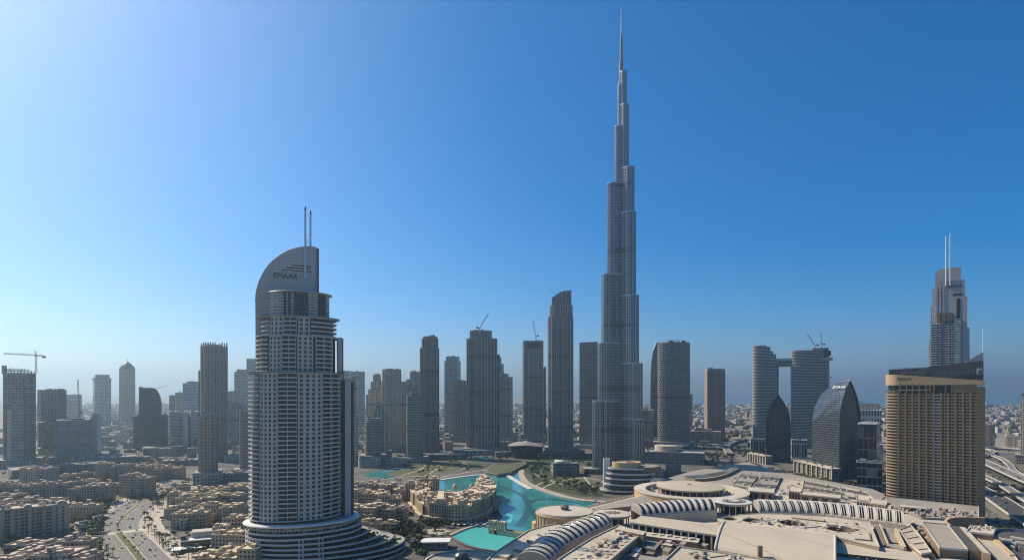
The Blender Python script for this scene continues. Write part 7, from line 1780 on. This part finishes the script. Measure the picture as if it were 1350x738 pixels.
# ------------------------------------------------------------------ flyovers and back road
def flyover(name, label, px, w_, z, colstep=3, par=COLW, deck=None):
    pts3 = smooth_line(px, 6); t = thing(name, label, 'bridge', (0,0,0)); zs = z if isinstance(z, (list,tuple)) else [z]*len(px)
    zl = [q[0] for q in smooth_line([(v,) for v in zs], 6)]; pts = [P(x,y,zz) for (x,y), zz in zip(pts3, zl)]
    A, B = ribbon([p[:2] for p in pts], w_); mb = MB()
    for i in range(len(A)-1):
        z0, z1 = zl[i], zl[i+1]; q = [(B[i][0],B[i][1],z0),(B[i+1][0],B[i+1][1],z1),(A[i+1][0],A[i+1][1],z1),(A[i][0],A[i][1],z0)]
        if (Vector(q[1])-Vector(q[0])).cross(Vector(q[2])-Vector(q[0])).z < 0: q = [q[0],q[3],q[2],q[1]]
        mb.face(q, deck or ROADM); lo = [(a,b,max(0,c-1.6)) for a,b,c in q]; mb.face(lo[::-1], CONC)
        for e in range(4): f = (e+1)%4; mb.face([lo[e],lo[f],q[f],q[e]], CONC)
    mb.build('deck', t)
    for S in (A, B):
        mb = MB()
        for i in range(len(S)-1):
            a, b = Vector(S[i]), Vector(S[i+1]); d = b-a
            if d.length > 1e-3: mb.obox((a+b)/2, tuple(d.normalized()), d.length/2+.1, .3, min(zl[i],zl[i+1])-1.7, max(zl[i],zl[i+1])+1.1+.003*(i%4), par)
        mb.build('parapet', t)
    for i in range(2, len(pts)-1, colstep):
        if zl[i] > 3: mb = MB(); p = pts[i]; mb.tube((p.x,p.y,0),(p.x,p.y,zl[i]-1.5),1.3,1.3,CONC,8); mb.build('pier', t)
    return [tuple(p[:2]) for p in pts], zl
fl1, z1 = flyover('flyover', 'upper pale flyover sweeping right from behind the tan hotel', [(1270,598),(1294,606.5),(1318,617),(1350,631),(1400,652)], 20, 9)
fl2, z2 = flyover('flyover', 'second pale flyover below the upper one, steeper descent', [(1270,614),(1294,626),(1320,638),(1350,656),(1400,684)], 11, 7)
fl3, z3 = flyover('flyover', 'broad highway bridge with shadowed dark deck at the right edge', [(1284,640),(1312,655),(1335,670),(1360,686),(1420,722)], 24, 6, deck=plain('shaded_asphalt',(.06,.06,.063),.85))  # deck asphalt painted darker for the shadow on it
fl4, z4 = flyover('ramp_loop', 'looping ramp around a brown green island at the right edge', [(1300,597),(1320,604),(1331,612),(1336,619),(1346,625),(1368,630)], 9, 4)
fl5, z5 = flyover('ramp_loop', 'small curved ramp near the brown office block', [(1290,601),(1302,599),(1309,596.5),(1306,592.5),(1288,590.5)], 8, 5)
fl6, z6 = flyover('flyover', 'far level flyover crossing behind the small curved ramp', [(1280,588.5),(1310,589),(1335,590.5),(1380,594)], 12, 8)
for k, (fl, z_) in enumerate(((fl1,z1),(fl2,z2),(fl3,z3))):
    nm = ('upper flyover','second flyover','broad highway bridge')[k]
    cars_on(fl, ((-6,-2,3,7),(-2,2),(-8,-4,2,6))[k], (18,9,14)[k], z_[0]+.03, f'on the {nm} at right', f'cars on the {nm}', 40+k, .12, .75)
poly_sheet('road', pp([(1285,684),(1300,681),(1350,690),(1400,700),(1400,706),(1340,697),(1300,690)]), .02, ROADM, kind='structure')
edge_path('road', [(1284,650),(1310,668),(1335,684),(1370,705)], 16, 0, .03, ROADM)
lawn([(1336,611),(1350,607),(1375,612),(1375,624),(1350,621),(1340,617)], .03, plain('dry_lawn',(.16,.13,.075),.95,var=.3))
lawn([(1300,671),(1318,668),(1330,672),(1318,676),(1302,675)], .03)
flb, zb_ = flyover('flyover', 'dark low bridge crossing beside the tan low hotel', [(880,592),(905,586.5),(932,585),(958,588)], 13, 9)
flr, zr_ = flyover('curving_road_bridge', 'pale curved road bridge winding past the tan low hotel', [(984,577),(974,579.5),(962,584),(957,590),(962,597)], 14, 6)
edge_path('road', [(962,597),(985,606),(1009,614.5),(1041,625.5),(1070,632),(1097,636),(1125,639),(1161,643),(1180,650)], 24, 0, .03, ROADM)
edge_path('road', [(940,604),(960,610),(985,616),(1000,622)], 16, 0, .03, ROADM)
cars_on([tuple(P(x,y)[:2]) for x,y in smooth_line([(962,597),(985,606),(1009,614.5),(1041,625.5),(1070,632)],6)], (-7,-3,3,7), 16, .04, 'on the road under the arched towers', 'cars on the road under the arched towers', 61)
# parked cars at the far right, under the flyovers and on the podium forecourt
rng = random.Random(91)
for k in range(22):
    x, y = rng.uniform(1298,1345), rng.uniform(676,694); p = P(x,y); car(p.x,p.y,.03,rng.uniform(-.3,.3)+.4,('white','silver','black')[k%3],f'parked {("white","silver","black")[k%3]} car on the ground below the highway bridge, lower right','cars parked below the highway bridge')
for k in range(7):
    u = k/6; p = P(1289+55*u, 634+28*u*1.1); lamp(p.x,p.y,0,0,f'{ORD[k]} street lamp from the left beside the flyovers','street lamps by the flyovers')

# ------------------------------------------------------------------ planting
PLANTED.clear()
ST = scatter_trees
for sd_, nm, n_ in ((23.5,'left',26),(-24,'right',30)):
    ln = offset(med, sd_); k = 0
    for i in range(n_):
        u = (i+.5)/n_*.93; j = int(u*(len(ln)-1)); p = Vector(ln[j]).lerp(Vector(ln[j+1]), u*(len(ln)-1)-j); rg = random.Random(i+int(sd_)*7)
        plant_tree(p.x+rg.uniform(-3,3), p.y+rg.uniform(-3,3), .01, 'palm', i*5+int(abs(sd_)), f'{ORD[i] if i < 30 else "last"} date palm from the near end along the {nm} boulevard pavement', 'date palms along the boulevard', rg.uniform(.85,1.2))
for i in range(12):
    j = 2+i*3
    if j < len(med)-1: plant_tree(med[j][0], med[j][1], .15, 'tree' if i%2 else 'palm', i*3, f'{ORD[i]} small tree or palm from the near end on the boulevard median', 'planting on the boulevard median', .5)
ST([(126,738),(140,716),(150,720),(160,738)], 5, 'palm', 'date palm in the near cluster left of the boulevard', 'near palms left of the boulevard', 1, (.9,1.2))
ST([(232,738),(262,732),(272,745),(230,745)], 6, 'palm', 'date palm in the near cluster right of the boulevard', 'near palms right of the boulevard', 2, (.9,1.2))
ST([(196,700),(218,690),(226,720),(216,728)], 9, 'palm', 'date palm on the pale forecourt right of the boulevard', 'forecourt palms right of the boulevard', 3, (.8,1.1))
ST([(112,690),(132,660),(150,656),(140,690),(120,704)], 22, 'tree', 'dark bushy tree beside the pink blocks left of the boulevard', 'trees left of the boulevard', 4)
ST([(200,664),(232,640),(250,640),(214,672)], 20, 'tree', 'dark bushy tree along the right side of the upper boulevard', 'trees right of the upper boulevard', 5)
ST([(98,704),(122,694),(134,700),(128,722),(104,720)], 20, 'tree', 'dark bushy tree around the sheds right of the long apartment block', 'trees around the sheds', 26, (.9,1.4))
ST([(4,715),(26,714),(30,738),(6,738)], 14, 'tree', 'dark bushy tree in the courtyard below the long apartment block', 'courtyard trees at bottom left', 6, (1,1.5))
ST([(268,728),(296,720),(300,740),(272,742)], 12, 'tree', 'dark bushy tree beside the modern white house', 'trees beside the modern white house', 7)
ST([(282,705),(306,698),(310,712),(290,716)], 9, 'tree', 'dark bushy tree behind the modern white house', 'trees behind the modern white house', 8)
ST([(284,652),(316,648),(318,653),(286,656)], 12, 'tree', 'dark tree beside the white arcade building', 'trees by the white arcade', 9)
ST([(512,704),(536,694),(560,690),(598,693),(594,699),(560,701),(540,716),(520,712)], 52, 'tree', 'dark green garden tree between the souk and the lower pool', 'souk garden trees', 10, (.9,1.4))
ST([(540,722),(556,716),(560,738),(544,738)], 12, 'tree', 'dark garden tree beside the white canopy pavilion', 'trees by the canopy pavilion', 11)
ST([(694,612),(712,608),(726,622),(716,636),(700,632)], 34, 'tree', 'dark green park tree on the near bank of the lake channel', 'park trees by the channel', 12)
ST([(758,636),(792,642),(796,652),(768,652),(744,644)], 36, 'tree', 'dark green park tree below the terraced building', 'park trees below the terraces', 13)
ST([(716,632),(745,628),(760,632),(740,646),(714,642)], 18, 'tree', 'dark green park tree on the lake park lawn', 'park lawn trees', 14, (.7,1.0))
ST([(765,606),(800,604),(800,626),(768,628)], 26, 'tree', 'dark tree at the foot of the supertall skyscraper', 'trees at the supertall foot', 15)
ST([(842,590),(868,586),(868,592),(846,596)], 16, 'tree', 'dark tree between the supertall and the lattice facade tower', 'trees behind the glazed extension', 16)
ST([(918,610),(940,596),(958,604),(944,618)], 22, 'tree', 'dark tree in the shaded clump right of the glazed extension', 'trees right of the glazed extension', 17, (1,1.5))
ST([(968,594),(984,588),(990,600),(986,606),(976,603)], 16, 'tree', 'dark tree inside the bend of the curved road bridge', 'trees in the road bend', 18)
for k in range(44):
    u = k/43; x = 986+178*u; y = 612 + 34*u**.8 + random.Random(k).uniform(-1.5,2); tree_at(x, y, 'tree', f'{ORD[k] if k < 30 else "dark far"} tree from the left in the dark road hedge under the arched towers' if k < 30 else 'dark tree at the right end of the road hedge under the arched towers', 'road trees under the arched towers', random.Random(k+9).uniform(.8,1.15))
ST([(1296,640),(1312,662),(1340,684),(1350,676),(1318,648)], 14, 'tree', 'small tree on the ground between the flyovers at right', 'trees between the flyovers', 20, (.7,1.1))
ST([(1300,694),(1350,700),(1350,706),(1310,700)], 10, 'tree', 'small tree beside the dark deck at right', 'trees beside the dark deck', 21, (.7,1.0))
ST([(500,612),(604,606),(606,612),(540,620),(510,620)], 16, 'tree', 'small tree on the island lawns across the lake', 'island lawn trees', 22, (.6,.9))
ST([(500,622),(560,614),(606,614),(640,618),(560,626)], 26, 'tree', 'dark tree beside the island lawn paths', 'island lawn trees', 25, (.7,1.1))
ST([(480,640),(560,632),(582,632),(560,638),(500,644)], 16, 'palm', 'palm on the lakeside walk behind the souk', 'lakeside palms behind the souk', 23)
ST([(580,600),(615,596),(668,604),(690,607),(640,608),(600,606)], 24, 'tree', 'dark tree in the shaded strip before the broad ribbed tower', 'trees before the ribbed tower', 24)

# dense far planting: nearest trees are things, the rest one mass
for poly, n_, s_ in (([(60,604),(130,600),(250,592),(262,600),(240,622),(120,632),(20,636),(0,626)], 260, 1.0), ([(640,596),(760,592),(770,604),(690,606)], 130, 1.0), ([(930,560),(990,560),(990,576),(935,578)], 80, 1.1),
        ([(470,604),(560,600),(600,598),(600,606),(500,612),(470,616)], 180, 1.0), ([(836,588),(1000,580),(1000,606),(960,620),(930,612),(836,600)], 150, 1.0), ([(770,600),(840,606),(840,614),(800,622),(770,615)], 70, 1.0), ([(100,690),(130,655),(250,632),(262,640),(215,660),(150,664),(120,700)], 70, .8), ([(210,650),(330,640),(330,735),(235,738),(215,700)], 130, .8), ([(0,640),(100,634),(120,650),(100,700),(0,720)], 110, .8), ([(462,640),(560,642),(560,690),(520,706),(465,706)], 90, .8),
        ([(1296,640),(1350,690),(1350,640),(1310,600)], 50, .9), ([(700,600),(770,596),(800,604),(795,628),(740,610)], 70, 1.0), ([(1095,600),(1170,600),(1170,640),(1140,640)], 40, 1.0)):
    ST(poly, n_, 'tree', None, None, n_*3+7, (.7*s_,1.15*s_))
flush_trees()
# ------------------------------------------------------------------ middle distance and far city
FA = [plain('far_house_cream',(.42,.37,.30),.9,objvar=.2), plain('far_house_white',(.52,.49,.45),.9,objvar=.15), plain('far_house_tan',(.30,.24,.18),.9,objvar=.2), plain('far_house_grey',(.24,.23,.22),.9,objvar=.2)]
facs = [fa_beige, fa_grey, fa_dark, fa_brown2]
rng = random.Random(200); k = 0
gaps = [(0,135),(60,260),(130,190),(222,262),(300,330),(470,500),(578,600),(655,692),(716,724),(755,770),(905,930),(955,992),(1095,1140),(1138,1168)]
mids = []
while k < 150:
    g = rng.choice(gaps); x = rng.uniform(g[0]-6, g[1]+6); y = rng.uniform(566, 608)
    if 955 < x < 1000 and y > 575: continue
    if 1095 < x and y > 590: continue
    if 450 < x < 760 and y > 596: continue
    if 700 < x < 1000 and y > 588: continue
    p = P(x,y); w_, d_, h_ = rng.uniform(14,38), rng.uniform(12,28), rng.choice((6,9,12,15,20))
    if any((p.x-q[0])**2+(p.y-q[1])**2 < ((w_+q[2])*.55)**2 for q in mids): continue
    mids.append((p.x,p.y,w_)); t = thing('midrise_building', 'low flat roofed building in the dusty middle distance between the towers', 'building', (p.x,p.y,0), rng.uniform(-.5,.5), 'low buildings between the far towers')
    mb = MB(); mb.box(-w_/2,w_/2,-d_/2,d_/2,0,h_,facs[k%4],CREAM2); mb.build('wall', t)
    mb = MB(); wall_along(mb, [(-w_/2,-d_/2),(w_/2,-d_/2),(w_/2,d_/2),(-w_/2,d_/2)], .6, h_-.4, h_+.9, CONC, True); clutter(mb, [(-w_/2,-d_/2),(w_/2,d_/2)], h_, CONC, k, 3, 2.5); mb.build('roof_parapet', t); k += 1
boxm = {}
def house_mesh(s):
    rg = random.Random(s); mb = MB(); w_, d_, h_ = rg.uniform(9,22), rg.uniform(9,18), rg.choice((6,7,9,12,16)); m = FA[s%4]
    mb.box(-w_/2,w_/2,-d_/2,d_/2,0,h_,m); mb.box(-w_*.3,w_*.2,-d_*.3,d_*.3,h_,h_+2.5,m); mb.box(-w_/2-.2,w_/2+.2,-d_/2-.2,d_/2+.2,h_-.5,h_+.6,m)
    for i in range(3): mb.box(-w_*.4+w_*.28*i,-w_*.4+w_*.28*i+1.6,-d_/2-.06,-d_/2+.1,1.2,h_-2,DCONC)
    return mb.mesh('distant_house')
HM = [house_mesh(s) for s in range(16)]
k = 0
while k < 300:
    x = rng.uniform(60,1380); y = rng.uniform(548,580)
    if 930 < x < 990 and y > 574: continue
    p = P(x,y); o = bpy.data.objects.new('distant_house', HM[k%16]); C.objects.link(o); o.location = p; o.rotation_euler = (0,0,rng.uniform(-.4,.4)); s_ = rng.uniform(.9,1.7); o.scale = (s_,s_,rng.uniform(.8,1.3))
    tag(o, 'small pale flat roofed house in the distant city carpet', 'house', 'distant houses'); k += 1
mb = MB(); rng = random.Random(300)
for i in range(5200):
    y = 533 + 22*rng.random()**1.25 if i > 600 else rng.uniform(553,580); x = rng.uniform(40,1390); p = P(x,y)
    if p.y > 7000 and x > 870: continue
    sc_ = rng.uniform(.6,1.5)*(1+p.y/5200); w_, d_ = rng.uniform(8,20)*sc_, rng.uniform(8,16)*sc_; h_ = rng.uniform(5,15)*(.7+p.y/9000)
    if rng.random() < .02: h_ *= 3.2; w_ *= .8
    mb.obox((p.x,p.y), (math.cos(i*.37%1-.5), math.sin(i*.37%1-.5)), w_/2, d_/2, -.5, h_, FA[i*7%4])
o = mb.build('distant_city'); tag(o, 'hazy carpet of low pale buildings reaching the horizon', 'city', None, 'stuff')
mb = MB(); rng = random.Random(301)
for i in range(1100):
    y = 535+42*rng.random(); x = rng.uniform(40,1390); p = P(x,y); r_ = rng.uniform(3,6)*(1+p.y/3500)
    if p.y > 7000 and x > 870: continue
    for q in range(3):
        c = p + Vector((rng.uniform(-1,1),rng.uniform(-1,1),0))*r_*1.3; mb.lathe((c.x,c.y), [(r_*.7,0),(r_,r_*.6),(r_*.6,r_*1.2),(0,r_*1.5)], LEAFB, 5)
o = mb.build('distant_trees'); tag(o, 'scattered dark tree clumps through the distant city', 'trees', None, 'stuff')
